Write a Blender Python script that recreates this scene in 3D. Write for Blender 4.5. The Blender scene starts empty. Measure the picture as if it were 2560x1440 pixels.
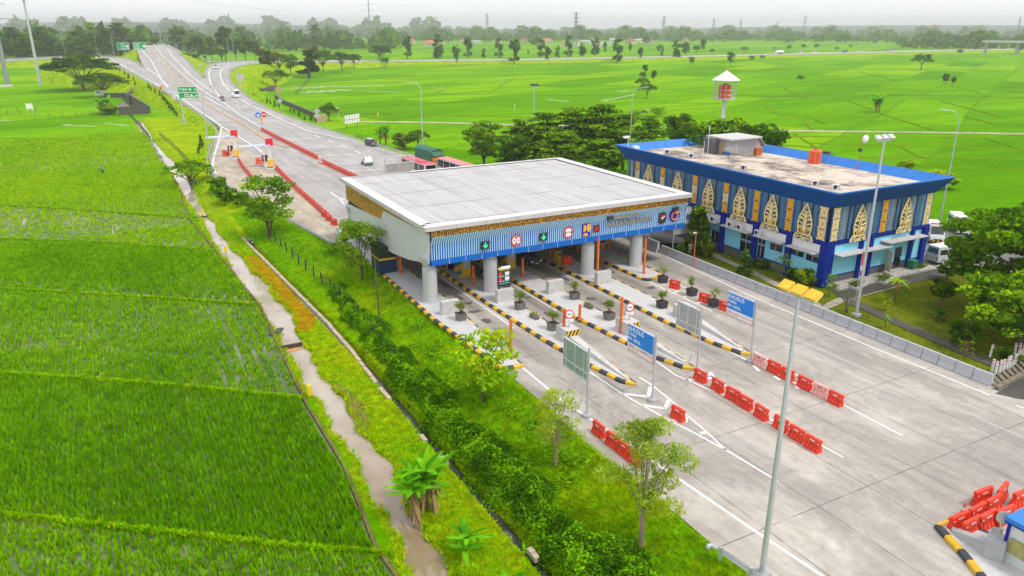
import bpy, math, random
import numpy as np
from mathutils import Vector, Matrix
R = math.radians; PI = math.pi
random.seed(7); RNG = np.random.default_rng(7)
SC = bpy.context.scene; COL = SC.collection
# ---------------------------------------------------------------- camera (solved from the photo's vanishing points)
F, CX, CY, HZ, VA, H = 1870., 1280., 720., 68., 215., 28.0
PITCH = math.atan((CY-HZ)/F); YAW = math.atan((CX-VA)/math.hypot(F, CY-HZ))
FWD = np.array([math.sin(YAW)*math.cos(PITCH), math.cos(YAW)*math.cos(PITCH), -math.sin(PITCH)])
RGT = np.array([math.cos(YAW), -math.sin(YAW), 0.]); UPV = np.cross(RGT, FWD)
LZ = -1.5                                           # level of the paddies below the plaza
def P(u, v, z=0.):                                  # where the sight line of a photo pixel meets height z
    d = FWD*F+RGT*(u-CX)+UPV*(CY-v); t = (z-H)/d[2]
    return (float(d[0]*t), float(d[1]*t), z)
def PD(u, v, D):                                    # point at horizontal distance D
    d = FWD*F+RGT*(u-CX)+UPV*(CY-v); t = D/math.hypot(d[0], d[1])
    return (float(d[0]*t), float(d[1]*t), float(H+d[2]*t))
def dist_at(v, z): return (H-z)*1980./(v-HZ)
cam = bpy.data.cameras.new('camera'); co = bpy.data.objects.new('camera', cam); COL.objects.link(co)
co.location = (0, 0, H); co.rotation_euler = (PI/2-PITCH, 0, -YAW)
cam.sensor_width = 36; cam.lens = 36*F/2560; cam.clip_start = .5; cam.clip_end = 30000
SC.camera = co
# ---------------------------------------------------------------- materials
def s(r, g, b):
    f = lambda c: c/12.92 if c <= .04045 else ((c+.055)/1.055)**2.4
    return (f(r/255), f(g/255), f(b/255))
MATS = {}
class NT:
    def __init__(self, name):
        self.m = bpy.data.materials.new(name); self.m.use_nodes = True
        self.t = self.m.node_tree; self.t.nodes.clear()
        self.out = self.n('ShaderNodeOutputMaterial')
    def n(self, ty, **kw):
        x = self.t.nodes.new(ty)
        for k, v in kw.items(): setattr(x, k, v)
        return x
    def l(self, a, b): self.t.links.new(a, b)
    def pos(self, sx=1, sy=1, sz=1, obj=False):
        g = self.n('ShaderNodeTexCoord').outputs['Object'] if obj else self.n('ShaderNodeNewGeometry').outputs['Position']
        mp = self.n('ShaderNodeMapping'); mp.inputs['Scale'].default_value = (sx, sy, sz)
        self.l(g, mp.inputs['Vector']); return mp.outputs[0]
    def noise(self, scale, vec=None, detail=4, rough=.55, dist=0):
        x = self.n('ShaderNodeTexNoise'); x.inputs['Scale'].default_value = scale
        x.inputs['Detail'].default_value = detail; x.inputs['Roughness'].default_value = rough; x.inputs['Distortion'].default_value = dist
        if vec is not None: self.l(vec, x.inputs['Vector'])
        return x.outputs['Fac']
    def ramp(self, fac, stops, interp='LINEAR'):
        x = self.n('ShaderNodeValToRGB'); cr = x.color_ramp; cr.interpolation = interp
        while len(cr.elements) < len(stops): cr.elements.new(.5)
        for e, (p, c) in zip(cr.elements, stops):
            e.position = p; e.color = (c, c, c, 1) if isinstance(c, (int, float)) else (*c, 1)
        self.l(fac, x.inputs[0]); return x.outputs['Color']
    def mix(self, fac, a, b, mode='MIX'):
        x = self.n('ShaderNodeMix', data_type='RGBA', blend_type=mode)
        for i, val in ((0, fac), (6, a), (7, b)):
            if isinstance(val, (int, float)): x.inputs[i].default_value = val if i == 0 else (val, val, val, 1)
            elif isinstance(val, tuple): x.inputs[i].default_value = (*val, 1)
            else: self.l(val, x.inputs[i])
        return x.outputs[2]
    def math(self, op, a, b=0.):
        x = self.n('ShaderNodeMath', operation=op)
        for i, val in enumerate((a, b)):
            if isinstance(val, (int, float)): x.inputs[i].default_value = val
            else: self.l(val, x.inputs[i])
        return x.outputs[0]
    def sep(self, vec):
        x = self.n('ShaderNodeSeparateXYZ'); self.l(vec, x.inputs[0]); return x.outputs
    def bsdf(self, col, rough=.6, metal=0., bump=None, bstr=.3, bdist=.02, spec=.5):
        b = self.n('ShaderNodeBsdfPrincipled')
        for k, val in (('Base Color', col), ('Roughness', rough), ('Metallic', metal)):
            if isinstance(val, tuple): b.inputs[k].default_value = (*val, 1)
            elif isinstance(val, (int, float)): b.inputs[k].default_value = val
            else: self.l(val, b.inputs[k])
        b.inputs['Specular IOR Level'].default_value = spec
        if bump is not None:
            bp = self.n('ShaderNodeBump'); bp.inputs['Strength'].default_value = bstr; bp.inputs['Distance'].default_value = bdist
            self.l(bump, bp.inputs['Height']); self.l(bp.outputs[0], b.inputs['Normal'])
        self.l(b.outputs[0], self.out.inputs[0]); return b
def mat(name, c, rough=.6, metal=0., var=.18, scale=2., dirt=.0, spec=.5, bump=0., streak=False):
    if name in MATS: return MATS[name]
    t = NT(name); v = t.pos(1, 1, .25 if streak else 1)
    n1 = t.noise(scale, v, 5, .6); n2 = t.noise(scale*9, v, 3)
    f = t.math('ADD', t.math('MULTIPLY', n1, .7), t.math('MULTIPLY', n2, .3))
    lo = tuple(x*(1-var) for x in c); hi = tuple(min(1, x*(1+var*.7)) for x in c)
    col = t.ramp(f, [(.3, lo), (.7, hi)])
    if dirt:
        d = t.ramp(t.noise(scale*.6, v, 7, .7, .6), [(.5, 0.), (.75, dirt)])
        col = t.mix(d, col, tuple(x*.35+.01 for x in c))
    t.bsdf(col, rough, metal, n2 if bump else None, bump or .3, .02, spec)
    MATS[name] = t.m; return t.m
def leafmat(name, c, tr=.35):
    if name in MATS: return MATS[name]
    t = NT(name); n = t.noise(1.3, t.pos(), 4, .6)
    col = t.ramp(n, [(.3, tuple(x*.62 for x in c)), (.55, c), (.78, tuple(min(1, x*1.45+.004) for x in c))])
    d = t.n('ShaderNodeBsdfDiffuse'); t.l(col, d.inputs[0])
    tl = t.n('ShaderNodeBsdfTranslucent'); t.l(t.mix(.5, col, (c[0]*1.6+.02, c[1]*1.5, c[2]*.6)), tl.inputs[0])
    m = t.n('ShaderNodeMixShader'); m.inputs[0].default_value = tr
    t.l(d.outputs[0], m.inputs[1]); t.l(tl.outputs[0], m.inputs[2]); t.l(m.outputs[0], t.out.inputs[0])
    MATS[name] = t.m; return t.m
def emit(name, c, st=1.):
    if name in MATS: return MATS[name]
    t = NT(name); e = t.n('ShaderNodeEmission'); e.inputs[0].default_value = (*c, 1); e.inputs[1].default_value = st
    t.l(e.outputs[0], t.out.inputs[0]); MATS[name] = t.m; return t.m
WHITE = mat('white_paint', (.74, .74, .73), .5, var=.06, dirt=.15)
LINE = mat('road_line_paint', (.78, .78, .76), .6, var=.1, scale=3, dirt=.35)
YLINE = mat('yellow_line_paint', (.72, .42, .03), .6, var=.12, dirt=.3)
GALV = mat('galvanised_steel', (.50, .53, .55), .42, .35, .1)
GREYP = mat('grey_panel', (.58, .60, .60), .45, 0, .05, .6, streak=True)
CONC = mat('grey_concrete', (.40, .41, .42), .85, var=.14, dirt=.3, bump=.2)
CONCW = mat('pale_concrete', (.53, .525, .51), .8, var=.14, dirt=.4, bump=.2)
CONCD = mat('dark_weathered_concrete', (.10, .09, .085), .9, var=.4, scale=1.2, dirt=.5, bump=.4)
STONE = mat('dark_stone', (.12, .12, .125), .8, var=.45, scale=3, dirt=.3, bump=.4)
YEL = mat('yellow_paint', (.80, .46, .012), .5, var=.08, dirt=.12)
BLK = mat('black_paint', (.035, .036, .04), .5, var=.3, dirt=.0)
RED = mat('red_plastic', (.78, .048, .014), .5, var=.16, scale=1.6, dirt=.3)
REDC = mat('coral_red_plastic', (.78, .10, .055), .5, var=.2, scale=1.2, dirt=.3)
PINK = mat('faded_pink_plastic', (.80, .42, .38), .5, var=.08, scale=4)
ORNG = mat('orange_steel', (.72, .13, .03), .5, var=.12)
BLUE = mat('royal_blue_cladding', (.0, .072, .275), .6, 0, .07, 1., spec=.12)
BLUEL = mat('light_blue_metal', (.035, .20, .60), .45, 0, .06, 1., spec=.25)
NAVY = mat('navy_blue_paint', (.003, .022, .26), .5, var=.08, spec=.15)
NAVYD = mat('dark_navy_wall', (.006, .03, .09), .4, var=.1)
CYAN = mat('pale_cyan_wall', (.26, .68, .86), .6, var=.05, scale=.7, spec=.2)
WBLUE = mat('white_blue_slat', (.52, .82, .98), .55, var=.05, spec=.2)
MBLUE = mat('mid_blue_band', (.006, .13, .50), .5, var=.05, spec=.15)
GOLD = mat('gold_leaf_paint', (.66, .36, .04), .45, 0, .2, 4)
PGOLD = mat('pale_gold_paint', (.86, .70, .34), .5, 0, .12, 3)
ORGOLD = mat('orange_gold_tile', (.62, .27, .02), .5, 0, .2, 3)
CREAM = mat('cream_tile', (.68, .50, .24), .55, 0, .12, 3)
GLASS = mat('dark_window_glass', (.012, .016, .02), .08, 0, .2, 1, spec=.8)
TYRE = mat('tyre_rubber', (.018, .018, .019), .85)
STEELD = mat('dark_steel', (.05, .05, .055), .5, .3)
BARK = mat('tree_bark', (.13, .095, .065), .9, var=.35, scale=5, bump=.5)
BARKL = mat('pale_bark', (.34, .25, .16), .9, var=.25, scale=5, bump=.5)
LATT = mat('blue_louver', (.10, .26, .46), .45, var=.15)
LATG = mat('grey_blue_louver', (.30, .42, .52), .45, var=.15)
ROOFW = mat('white_metal_flashing', (.66, .66, .66), .45, 0, .06, .5, dirt=.12)
SILVER = mat('silver_car_paint', (.55, .57, .58), .28, .3, .03)
CARW = mat('white_car_paint', (.78, .78, .78), .25, 0, .03)
CARD = mat('charcoal_car_paint', (.05, .055, .06), .22, .3, .05)
LAMP = mat('lamp_glass', (.8, .8, .78), .1)
REDL = mat('red_lens', (.6, .02, .02), .2)
TARP = mat('green_tarpaulin', (.012, .13, .07), .6, var=.2, scale=2, bump=.3)
TERRA = mat('terracotta_tile', (.42, .13, .07), .8, var=.25, scale=2)
SIGNG = mat('sign_green', (.0, .36, .11), .4, var=.03)
SIGNB = mat('sign_blue', (.0, .22, .72), .4, var=.03)
SIGNR = mat('sign_red', (.70, .01, .03), .4, var=.03)
SIGNW = mat('sign_white', (.82, .82, .82), .4, var=.03)
PCOL = mat('column_cladding', (.50, .51, .52), .45, .1, .06, .8, streak=True)
SKIN = mat('skin', (.28, .14, .08), .6); TEAL = mat('teal_cloth', (.01, .28, .30), .8); DCLOTH = mat('dark_cloth', (.02, .025, .035), .9)
WCLOTH = mat('white_cloth', (.7, .7, .7), .9)
# ---------------------------------------------------------------- mesh builder
class MB:
    def __init__(self): self.v = []; self.f = []; self.mi = []; self.m = 0; self.X = None
    def add(self, vs, fs):
        o = len(self.v)
        if self.X is not None: vs = [tuple(self.X @ Vector(p)) for p in vs]
        self.v += [tuple(p) for p in vs]; self.f += [tuple(i+o for i in f) for f in fs]; self.mi += [self.m]*len(fs); return self
    def box(self, c, d, rz=0., top=1., topy=None):
        ty = top if topy is None else topy; vs = []
        ca, sa = math.cos(rz), math.sin(rz)
        for z, kx, ky in ((-.5, 1, 1), (.5, top, ty)):
            for x, y in ((-.5, -.5), (.5, -.5), (.5, .5), (-.5, .5)):
                X, Y = x*d[0]*kx, y*d[1]*ky
                vs.append((c[0]+X*ca-Y*sa, c[1]+X*sa+Y*ca, c[2]+z*d[2]))
        return self.add(vs, [(3, 2, 1, 0), (4, 5, 6, 7), (0, 1, 5, 4), (1, 2, 6, 5), (2, 3, 7, 6), (3, 0, 4, 7)])
    def bar(self, a, b, w, h=None):                  # box beam from a to b, w wide, h high
        a, b = Vector(a), Vector(b); d = (b-a); h = h or w
        if d.length < 1e-6: return self
        d.normalize(); up = Vector((0, 0, 1)) if abs(d.z) < .95 else Vector((1, 0, 0))
        sx = d.cross(up).normalized(); sy = sx.cross(d); vs = []
        for p in (a, b):
            for i, j in ((-1, -1), (1, -1), (1, 1), (-1, 1)): vs.append(p+sx*(i*w/2)+sy*(j*h/2))
        return self.add(vs, [(0, 1, 2, 3), (7, 6, 5, 4), (0, 4, 5, 1), (1, 5, 6, 2), (2, 6, 7, 3), (3, 7, 4, 0)])
    def tube(self, pts, r, n=8, cap=True):
        pts = [Vector(p) for p in pts]; rs = r if isinstance(r, (list, tuple)) else [r]*len(pts); vs = []; fs = []
        ref = None
        for i, p in enumerate(pts):
            d = (pts[min(i+1, len(pts)-1)]-pts[max(i-1, 0)]).normalized()
            if ref is None: ref = Vector((0, 0, 1)) if abs(d.z) < .9 else Vector((1, 0, 0))
            sx = d.cross(ref)
            if sx.length < 1e-4: sx = d.cross(Vector((0, 1, 0)))
            sx.normalize(); sy = sx.cross(d); ref = sy if abs(d.dot(ref)) > .98 else ref
            for k in range(n):
                a = 2*PI*k/n; vs.append(p+sx*(rs[i]*math.cos(a))+sy*(rs[i]*math.sin(a)))
        for i in range(len(pts)-1):
            for k in range(n):
                a, b = i*n+k, i*n+(k+1) % n; fs.append((b, a, a+n, b+n))
        if cap: fs += [tuple(range(n)), tuple((len(pts)-1)*n+k for k in range(n-1, -1, -1))]
        return self.add(vs, fs)
    def cyl(self, c, r, h, n=16, r2=None):           # upright
        return self.tube([c, (c[0], c[1], c[2]+h)], [r, r if r2 is None else r2], n)
    def lathe(self, c, prof, n=16):
        vs = []; fs = []
        for r, z in prof:
            for k in range(n): a = 2*PI*k/n; vs.append((c[0]+r*math.cos(a), c[1]+r*math.sin(a), c[2]+z))
        for i in range(len(prof)-1):
            for k in range(n): a, b = i*n+k, i*n+(k+1) % n; fs.append((a, b, b+n, a+n))
        fs += [tuple(range(n-1, -1, -1)), tuple((len(prof)-1)*n+k for k in range(n))]
        return self.add(vs, fs)
    def prism(self, poly, z0, z1):                   # poly xy ccw -> upright prism
        n = len(poly); vs = [(x, y, z0) for x, y in poly]+[(x, y, z1) for x, y in poly]
        return self.add(vs, [tuple(range(n-1, -1, -1)), tuple(range(n, 2*n))]+[(i, (i+1) % n, n+(i+1) % n, n+i) for i in range(n)])
    def slab(self, pts, vec):                        # planar polygon of 3d points pushed along vec
        n = len(pts); vec = Vector(vec); a = [Vector(p) for p in pts]
        return self.add(a+[p+vec for p in a], [tuple(range(n-1, -1, -1)), tuple(range(n, 2*n))]+[(i, (i+1) % n, n+(i+1) % n, n+i) for i in range(n)])
    def disc(self, c, r, nrm, th=.03, n=20, sx=1.):
        nrm = Vector(nrm).normalized(); up = Vector((0, 0, 1)) if abs(nrm.z) < .9 else Vector((0, 1, 0)); a = up.cross(nrm).normalized(); b = nrm.cross(a)
        return self.slab([Vector(c)+a*(r*sx*math.cos(2*PI*k/n))+b*(r*math.sin(2*PI*k/n)) for k in range(n)], nrm*th)
    def ell(self, c, r, n=10, m=6):
        vs = []; fs = []
        for i in range(m+1):
            t = PI*i/m
            for k in range(n):
                a = 2*PI*k/n; vs.append((c[0]+r[0]*math.sin(t)*math.cos(a), c[1]+r[1]*math.sin(t)*math.sin(a), c[2]-r[2]*math.cos(t)))
        for i in range(m):
            for k in range(n): a, b = i*n+k, i*n+(k+1) % n; fs.append((a, b, b+n, a+n))
        return self.add(vs, fs)
    def loft(self, A, B):
        n = len(A); return self.add(list(A)+list(B), [(i, i+1, n+i+1, n+i) for i in range(n-1)])
    def mesh(self, name, mats, smooth=False):
        me = bpy.data.meshes.new(name); me.from_pydata(self.v, [], self.f)
        for m in (mats if isinstance(mats, (list, tuple)) else [mats]): me.materials.append(m)
        me.polygons.foreach_set('material_index', self.mi)
        if smooth:
            me.polygons.foreach_set('use_smooth', [True]*len(self.f))
            try: me.set_sharp_from_angle(angle=R(40))
            except Exception: pass
        me.update(); return me
    def obj(self, name, mats, parent=None, smooth=False, loc=None):
        return link(name, self.mesh(name, mats, smooth), parent, loc)
def link(name, data, parent=None, loc=None):
    o = bpy.data.objects.new(name, data); COL.objects.link(o)
    if parent is not None: o.parent = parent
    if loc is not None: o.location = loc
    return o
def tag(o, label=None, cat=None, group=None, kind=None):
    for k, v in (('label', label), ('category', cat), ('group', group), ('kind', kind)):
        if v: o[k] = v
    return o
def thing(name, label, cat, loc=(0, 0, 0), rz=0., group=None, sc=1.):
    o = link(name, None, None, loc); o.rotation_euler = (0, 0, rz); o.scale = (sc, sc, sc); o.empty_display_size = .3
    return tag(o, label, cat, group)
def dup(src, loc, rz=0., label=None, group=None, sc=None):
    def rec(o, par):
        c = o.copy(); COL.objects.link(c); c.parent = par
        for ch in list(o.children): rec(ch, c)
        return c
    c = rec(src, None); c.location = loc; c.rotation_euler = (0, 0, rz)
    if sc is not None: c.scale = (sc, sc, sc) if isinstance(sc, (int, float)) else sc
    if label: c['label'] = label
    if group: c['group'] = group
    return c
ORD = ['first', 'second', 'third', 'fourth', 'fifth', 'sixth', 'seventh', 'eighth', 'ninth', 'tenth', 'eleventh', 'twelfth', 'thirteenth', 'fourteenth', 'fifteenth', 'sixteenth', 'seventeenth', 'eighteenth', 'nineteenth', 'twentieth']
ORD += ['twenty-'+x for x in ORD[:9]]+['thirtieth']+['thirty-'+x for x in ORD[:9]]
def struct(name, mb, mats, smooth=False): return tag(mb.obj(name, mats, None, smooth), kind='structure')
def text(name, body, size, m, origin, right, up, parent=None, align='CENTER', ext=.01, bold=0.):
    cu = bpy.data.curves.new(name, 'FONT'); cu.body = body; cu.size = size; cu.align_x = align; cu.align_y = 'CENTER'; cu.extrude = ext; cu.offset = bold; cu.resolution_u = 2
    t = bpy.data.objects.new('tmp', cu); COL.objects.link(t)
    dg = bpy.context.evaluated_depsgraph_get(); me = bpy.data.meshes.new_from_object(t.evaluated_get(dg))
    bpy.data.objects.remove(t); bpy.data.curves.remove(cu)
    rt, uv = Vector(right).normalized(), Vector(up).normalized(); nv = rt.cross(uv)
    M = Matrix((( rt.x, uv.x, nv.x, origin[0]), (rt.y, uv.y, nv.y, origin[1]), (rt.z, uv.z, nv.z, origin[2]), (0, 0, 0, 1)))
    me.transform(M); me.materials.clear(); me.materials.append(m); me.name = name
    return link(name, me, parent)
def dens(pts, step):                                # resample a polyline
    out = []
    for a, b in zip(pts[:-1], pts[1:]):
        n = max(1, int(math.dist(a, b)/step))
        for i in range(n): out.append(tuple(a[k]+(b[k]-a[k])*i/n for k in range(len(a))))
    return out+[tuple(pts[-1])]
def interp(tab, x): xs, ys = zip(*sorted(tab)); return float(np.interp(x, xs, ys))
HAZE, SKYV, SUN, EXPO = .00021, 7.0, 1.5, .56
# ---------------------------------------------------------------- road surface traced on its own rising profile
ZR = [(300, 0), (260, 1), (230, 2), (200, 4), (170, 6.5), (150, 8.5), (130, 11), (112, 12.5), (100, 12.5)]
zr = lambda v: interp(ZR, v)
def RP(u, v, dz=0.): p = P(u, v, zr(v)); return (p[0], p[1], p[2]+dz)
def RL(pts, step=10, dz=0.): return [RP(u, v, dz) for u, v in dens(pts, step)]
ML = [(608, 830), (560, 745), (493, 640), (465, 560), (440, 533), (400, 525), (350, 538), (318, 552), (290, 510), (265, 470), (240, 430), (210, 380), (185, 368), (163, 357), (140, 347), (125, 345), (112, 352), (106, 358)]
MR = [(608, 1790), (500, 1430), (440, 1160), (395, 1040), (355, 905), (335, 850), (305, 755), (275, 675), (240, 614), (215, 580), (192, 505), (170, 482), (155, 470), (125, 440), (112, 412), (106, 404)]
VS = list(range(608, 300, -11))+list(range(300, 105, -4))
LE = [RP(interp(ML, v), v) for v in VS]; RE = [RP(interp(MR, v), v) for v in VS]
RAMPL_A = [(420, 236, 1.9), (380, 208, 3.4), (330, 183, 5.3), (290, 160, 7.), (262, 147, 6.9), (220, 142.5, 6.), (120, 147, 4.6), (0, 153, 3.2), (-120, 158, 2.5)]
RAMPL_B = [(445, 236, 1.9), (412, 205, 3.6), (362, 170, 6.5), (325, 149, 7.4), (270, 141.5, 7.), (210, 139.5, 6.2), (120, 143.5, 4.8), (0, 149, 3.4), (-120, 154, 2.7)]
RAMPR_A = [(560, 245, 1.4), (530, 215, 2.9), (512, 192, 4.7), (514, 175, 6), (526, 163.5, 6.4), (552, 157.5, 6.2), (600, 154, 5.2), (660, 152.5, 4.2), (760, 152.5, 3.2), (900, 152.5, 2.4)]
RAMPR_B = [(622, 243, 1.5), (592, 217, 2.7), (574, 193, 4.6), (576, 178, 5.8), (590, 168, 6.2), (612, 162, 6), (645, 158.5, 5), (690, 156.5, 4.1), (780, 155.5, 3.2), (910, 154.5, 2.4)]
HWY = [(-150, 158), (300, 154.5), (700, 153), (1000, 151.5), (1300, 148.5), (1600, 143), (1900, 136.5), (2150, 131), (2400, 125), (2560, 122), (2760, 118)]
up3 = lambda pts, st=14: [P(u, v, z) for u, v, z in dens(pts, st)]
hw = [P(u, v, 1.2) for u, v in dens(HWY, 40)]
def ribbon(cl, w):
    A, B = [], []
    for i, p in enumerate(cl):
        q0, q1 = cl[max(0, i-1)], cl[min(len(cl)-1, i+1)]; d = Vector((q1[0]-q0[0], q1[1]-q0[1], 0)).normalized(); n = Vector((-d.y, d.x, 0))
        A.append(Vector(p)+n*w/2); B.append(Vector(p)-n*w/2)
    return A, B
# ---------------------------------------------------------------- terrain
CANL = [(330, 292), (338, 305), (370, 360), (395, 400), (440, 455), (480, 515), (505, 545), (540, 600), (570, 650), (600, 705), (650, 760), (690, 820), (720, 870), (760, 940), (820, 1030), (880, 1120), (940, 1230), (1000, 1340), (1050, 1440), (1120, 1580), (1200, 1780)]
CANR = [(342, 290), (352, 303), (392, 360), (427, 400), (472, 450), (502, 520), (532, 555), (562, 600), (602, 650), (642, 690), (700, 760), (735, 810), (752, 865), (800, 930), (850, 1010), (910, 1090), (960, 1160), (1010, 1250), (1060, 1340), (1110, 1440), (1180, 1580), (1270, 1780)]
cl_ = [P(u, v, LZ) for u, v in dens(CANL, 14)]; cr_ = [P(u, v, LZ) for u, v in dens(CANR, 14)]
cl_ = [(x+.22*math.sin(y*.7)+.16*math.sin(y*1.9+1), y, z) for x, y, z in cl_]; cr_ = [(x+.25*math.sin(y*.55+2)+.18*math.sin(y*1.7), y, z) for x, y, z in cr_]
def at_y(pl, y): ys = np.array([p[1] for p in pl]); xs = np.array([p[0] for p in pl]); o = np.argsort(ys); return np.interp(y, ys[o], xs[o])
samples = []                                          # (x, y, z, halfwidth, slope)
for a, b in zip(LE, RE):
    n = max(2, int(math.dist(a, b)/5))
    for k in range(n+1):
        t = k/n; samples.append((a[0]+(b[0]-a[0])*t, a[1]+(b[1]-a[1])*t, a[2], 2.0))
for A, B in ((RAMPL_A, RAMPL_B), (RAMPR_A, RAMPR_B)):
    for a, b in zip(up3(A, 8), [None]*0 or up3(B, 8)):
        pass
    n = 60
    pa, pb = up3(A, 4), up3(B, 4)
    for k in range(n):
        a, b = pa[int(k*(len(pa)-1)/(n-1))], pb[int(k*(len(pb)-1)/(n-1))]
        samples.append(((a[0]+b[0])/2, (a[1]+b[1])/2, (a[2]+b[2])/2, math.dist(a, b)/2+.6))
hwA, hwB = ribbon(hw, 24)
for i in range(len(hw)-1):
    for t in (0, .5): samples.append((hw[i][0]*(1-t)+hw[i+1][0]*t, hw[i][1]*(1-t)+hw[i+1][1]*t, 1.2, 14))
samples = np.array(samples)
def sdbox(x, y, x0, x1, y0, y1):
    dx = np.maximum(np.maximum(x0-x, x-x1), 0); dy = np.maximum(np.maximum(y0-y, y-y1), 0); return np.hypot(dx, dy)
def hnoise(x, y): return .5*np.sin(x*.31+1.3*np.sin(y*.17))*np.cos(y*.27+.9*np.sin(x*.21))+.5*np.sin(x*.9+y*.7)*np.cos(y*.83-x*.4)
def height(x, y):
    x = np.asarray(x, float); y = np.asarray(y, float); sh = x.shape; x = x.ravel(); y = y.ravel()
    h = np.full(x.shape, LZ)
    d = np.minimum(sdbox(x, y, 27.2, 108, -80, 100), sdbox(x, y, 27.6, 62, 90, 128))
    h = np.maximum(h, np.where(d <= .05, -.06, -.12-.30*np.maximum(0, d-.4)))
    r = np.hypot(x, y); idx = np.nonzero((r > 90) & (r < 2500))[0]
    for c in np.array_split(idx, max(1, len(idx)//4000)):
        dd = np.hypot(x[c, None]-samples[None, :, 0], y[c, None]-samples[None, :, 1])-samples[None, :, 3]
        v = np.where(dd < .3, samples[None, :, 2]-.45, samples[None, :, 2]-.35-.5*np.maximum(0, dd-.3))
        h[c] = np.maximum(h[c], v.max(1))
        low = (dd < 1.0); near = np.where(low, samples[None, :, 2]-.3, 99).min(1)   # never above a road that passes here
        h[c] = np.minimum(h[c], near)
    m = (y > 10) & (y < 290); a, b = at_y(cl_, y), at_y(cr_, y)
    ins = np.minimum(x-a, b-x)
    h = np.where(m & (ins > -.45), np.minimum(h, LZ-.05-.55*np.clip((ins+.45)/.7, 0, 1)), h)
    dt = .62+np.interp(y, [20, 60, 110], [18.1, 17.6, 15.6])
    dq = np.abs(x-dt); h = np.where((y > 20) & (y < 118) & (dq < .6), np.minimum(h, LZ-.8+.7*np.clip((dq-.2)/.4, 0, 1)), h)
    far = r > 4000; h = np.where(far, h+np.clip((r-4200)/2600, 0, 1)*(28+18*np.sin(np.arctan2(x, y)*7+1.)+24*np.exp(-((np.arctan2(x, y)-.03)/.2)**2)), h)
    bump = hnoise(x, y)*.10
    h = np.where((h > LZ+.02) & (r < 600) & (d > .6), h+bump, h)
    return h.reshape(sh)
ang = np.concatenate([np.arange(-78, -42, 1.5), np.arange(-42, 42.01, .2), np.arange(43.5, 79, 1.5)])*PI/180+YAW
rad = [14.]
while rad[-1] < 7600: rad.append(rad[-1]*(1.0115 if rad[-1] < 1200 else 1.03))
rad = np.array(rad); RR, AA = np.meshgrid(rad, ang, indexing='ij'); GX, GY = RR*np.sin(AA), RR*np.cos(AA)
GZ = height(GX, GY); nr, na = GX.shape
co_ = np.stack([GX, GY, GZ], -1).reshape(-1, 3)
ii = (np.arange(nr-1)[:, None]*na+np.arange(na-1)[None, :]).ravel()
quads = np.stack([ii, ii+na, ii+na+1, ii+1], -1)[:, ::-1]
def npmesh(name, verts, faces, mats, mi=None, smooth=False):
    me = bpy.data.meshes.new(name); nv, (nf, k) = len(verts), faces.shape
    me.vertices.add(nv); me.vertices.foreach_set('co', np.ascontiguousarray(verts, np.float32).ravel())
    me.loops.add(nf*k); me.loops.foreach_set('vertex_index', np.ascontiguousarray(faces, np.int32).ravel())
    me.polygons.add(nf); me.polygons.foreach_set('loop_start', np.arange(0, nf*k, k, dtype=np.int32))
    for m in mats: me.materials.append(m)
    if mi is not None: me.polygons.foreach_set('material_index', np.ascontiguousarray(mi, np.int32))
    if smooth: me.polygons.foreach_set('use_smooth', np.ones(nf, bool))
    me.update(calc_edges=True); return me
def m_field():
    t = NT('rice_field'); p = t.pos(); 
    br = t.n('ShaderNodeTexBrick'); br.offset = .37; br.squash = 1
    mp = t.n('ShaderNodeMapping'); t.l(t.n('ShaderNodeNewGeometry').outputs['Position'], mp.inputs[0]); mp.inputs['Rotation'].default_value = (0, 0, R(-27)); 
    wob = t.n('ShaderNodeVectorMath', operation='ADD'); t.l(mp.outputs[0], wob.inputs[0])
    nz = t.n('ShaderNodeTexNoise'); nz.inputs['Scale'].default_value = .012; t.l(mp.outputs[0], nz.inputs['Vector'])
    sc = t.n('ShaderNodeVectorMath', operation='SCALE'); t.l(nz.outputs['Color'], sc.inputs[0]); sc.inputs['Scale'].default_value = 9; t.l(sc.outputs[0], wob.inputs[1])
    t.l(wob.outputs[0], br.inputs['Vector'])
    br.inputs['Scale'].default_value = 1; br.inputs['Brick Width'].default_value = 95; br.inputs['Row Height'].default_value = 26; br.inputs['Mortar Size'].default_value = .5; br.inputs['Mortar Smooth'].default_value = .3
    br.inputs['Color1'].default_value = (0, 0, 0, 1); br.inputs['Color2'].default_value = (1, 1, 1, 1); br.inputs['Mortar'].default_value = (.5, .5, .5, 1)
    base = t.ramp(br.outputs['Color'], [(0, (.088, .255, .0)), (.35, (.118, .315, .0)), (.7, (.155, .365, .001)), (1, (.215, .41, .002))])
    st = t.noise(.06, t.pos(.25, 1.4, 1), 5, .65); base = t.mix(.7, base, t.ramp(st, [(.3, (.5, .6, .5)), (.7, (1.25, 1.18, 1.3))]), 'MULTIPLY')
    fine = t.noise(1.1, t.pos(.5, 1, 1), 4, .7); base = t.mix(.6, base, t.ramp(fine, [(.25, (.55, .6, .5)), (.75, (1.35, 1.3, 1.4))]), 'MULTIPLY')
    base = t.mix(t.math('MULTIPLY', br.outputs['Fac'], .45), base, (.06, .13, .01))
    t.bsdf(base, 1., spec=0., bump=fine, bstr=.5, bdist=.3); return t.m
def m_grass(name, a, b, c):
    t = NT(name); n = t.noise(.22, t.pos(), 6, .65); f = t.noise(3.5, t.pos(), 5, .7)
    col = t.ramp(n, [(.3, a), (.5, b), (.72, c)]); col = t.mix(.75, col, t.ramp(f, [(.25, (.45, .5, .4)), (.75, (1.4, 1.35, 1.3))]), 'MULTIPLY')
    t.bsdf(col, 1., spec=0., bump=f, bstr=.8, bdist=.15); return t.m
FIELD = m_field()
GRASS = m_grass('meadow_grass', (.16, .29, .001), (.25, .38, .002), (.38, .45, .005))
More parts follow.
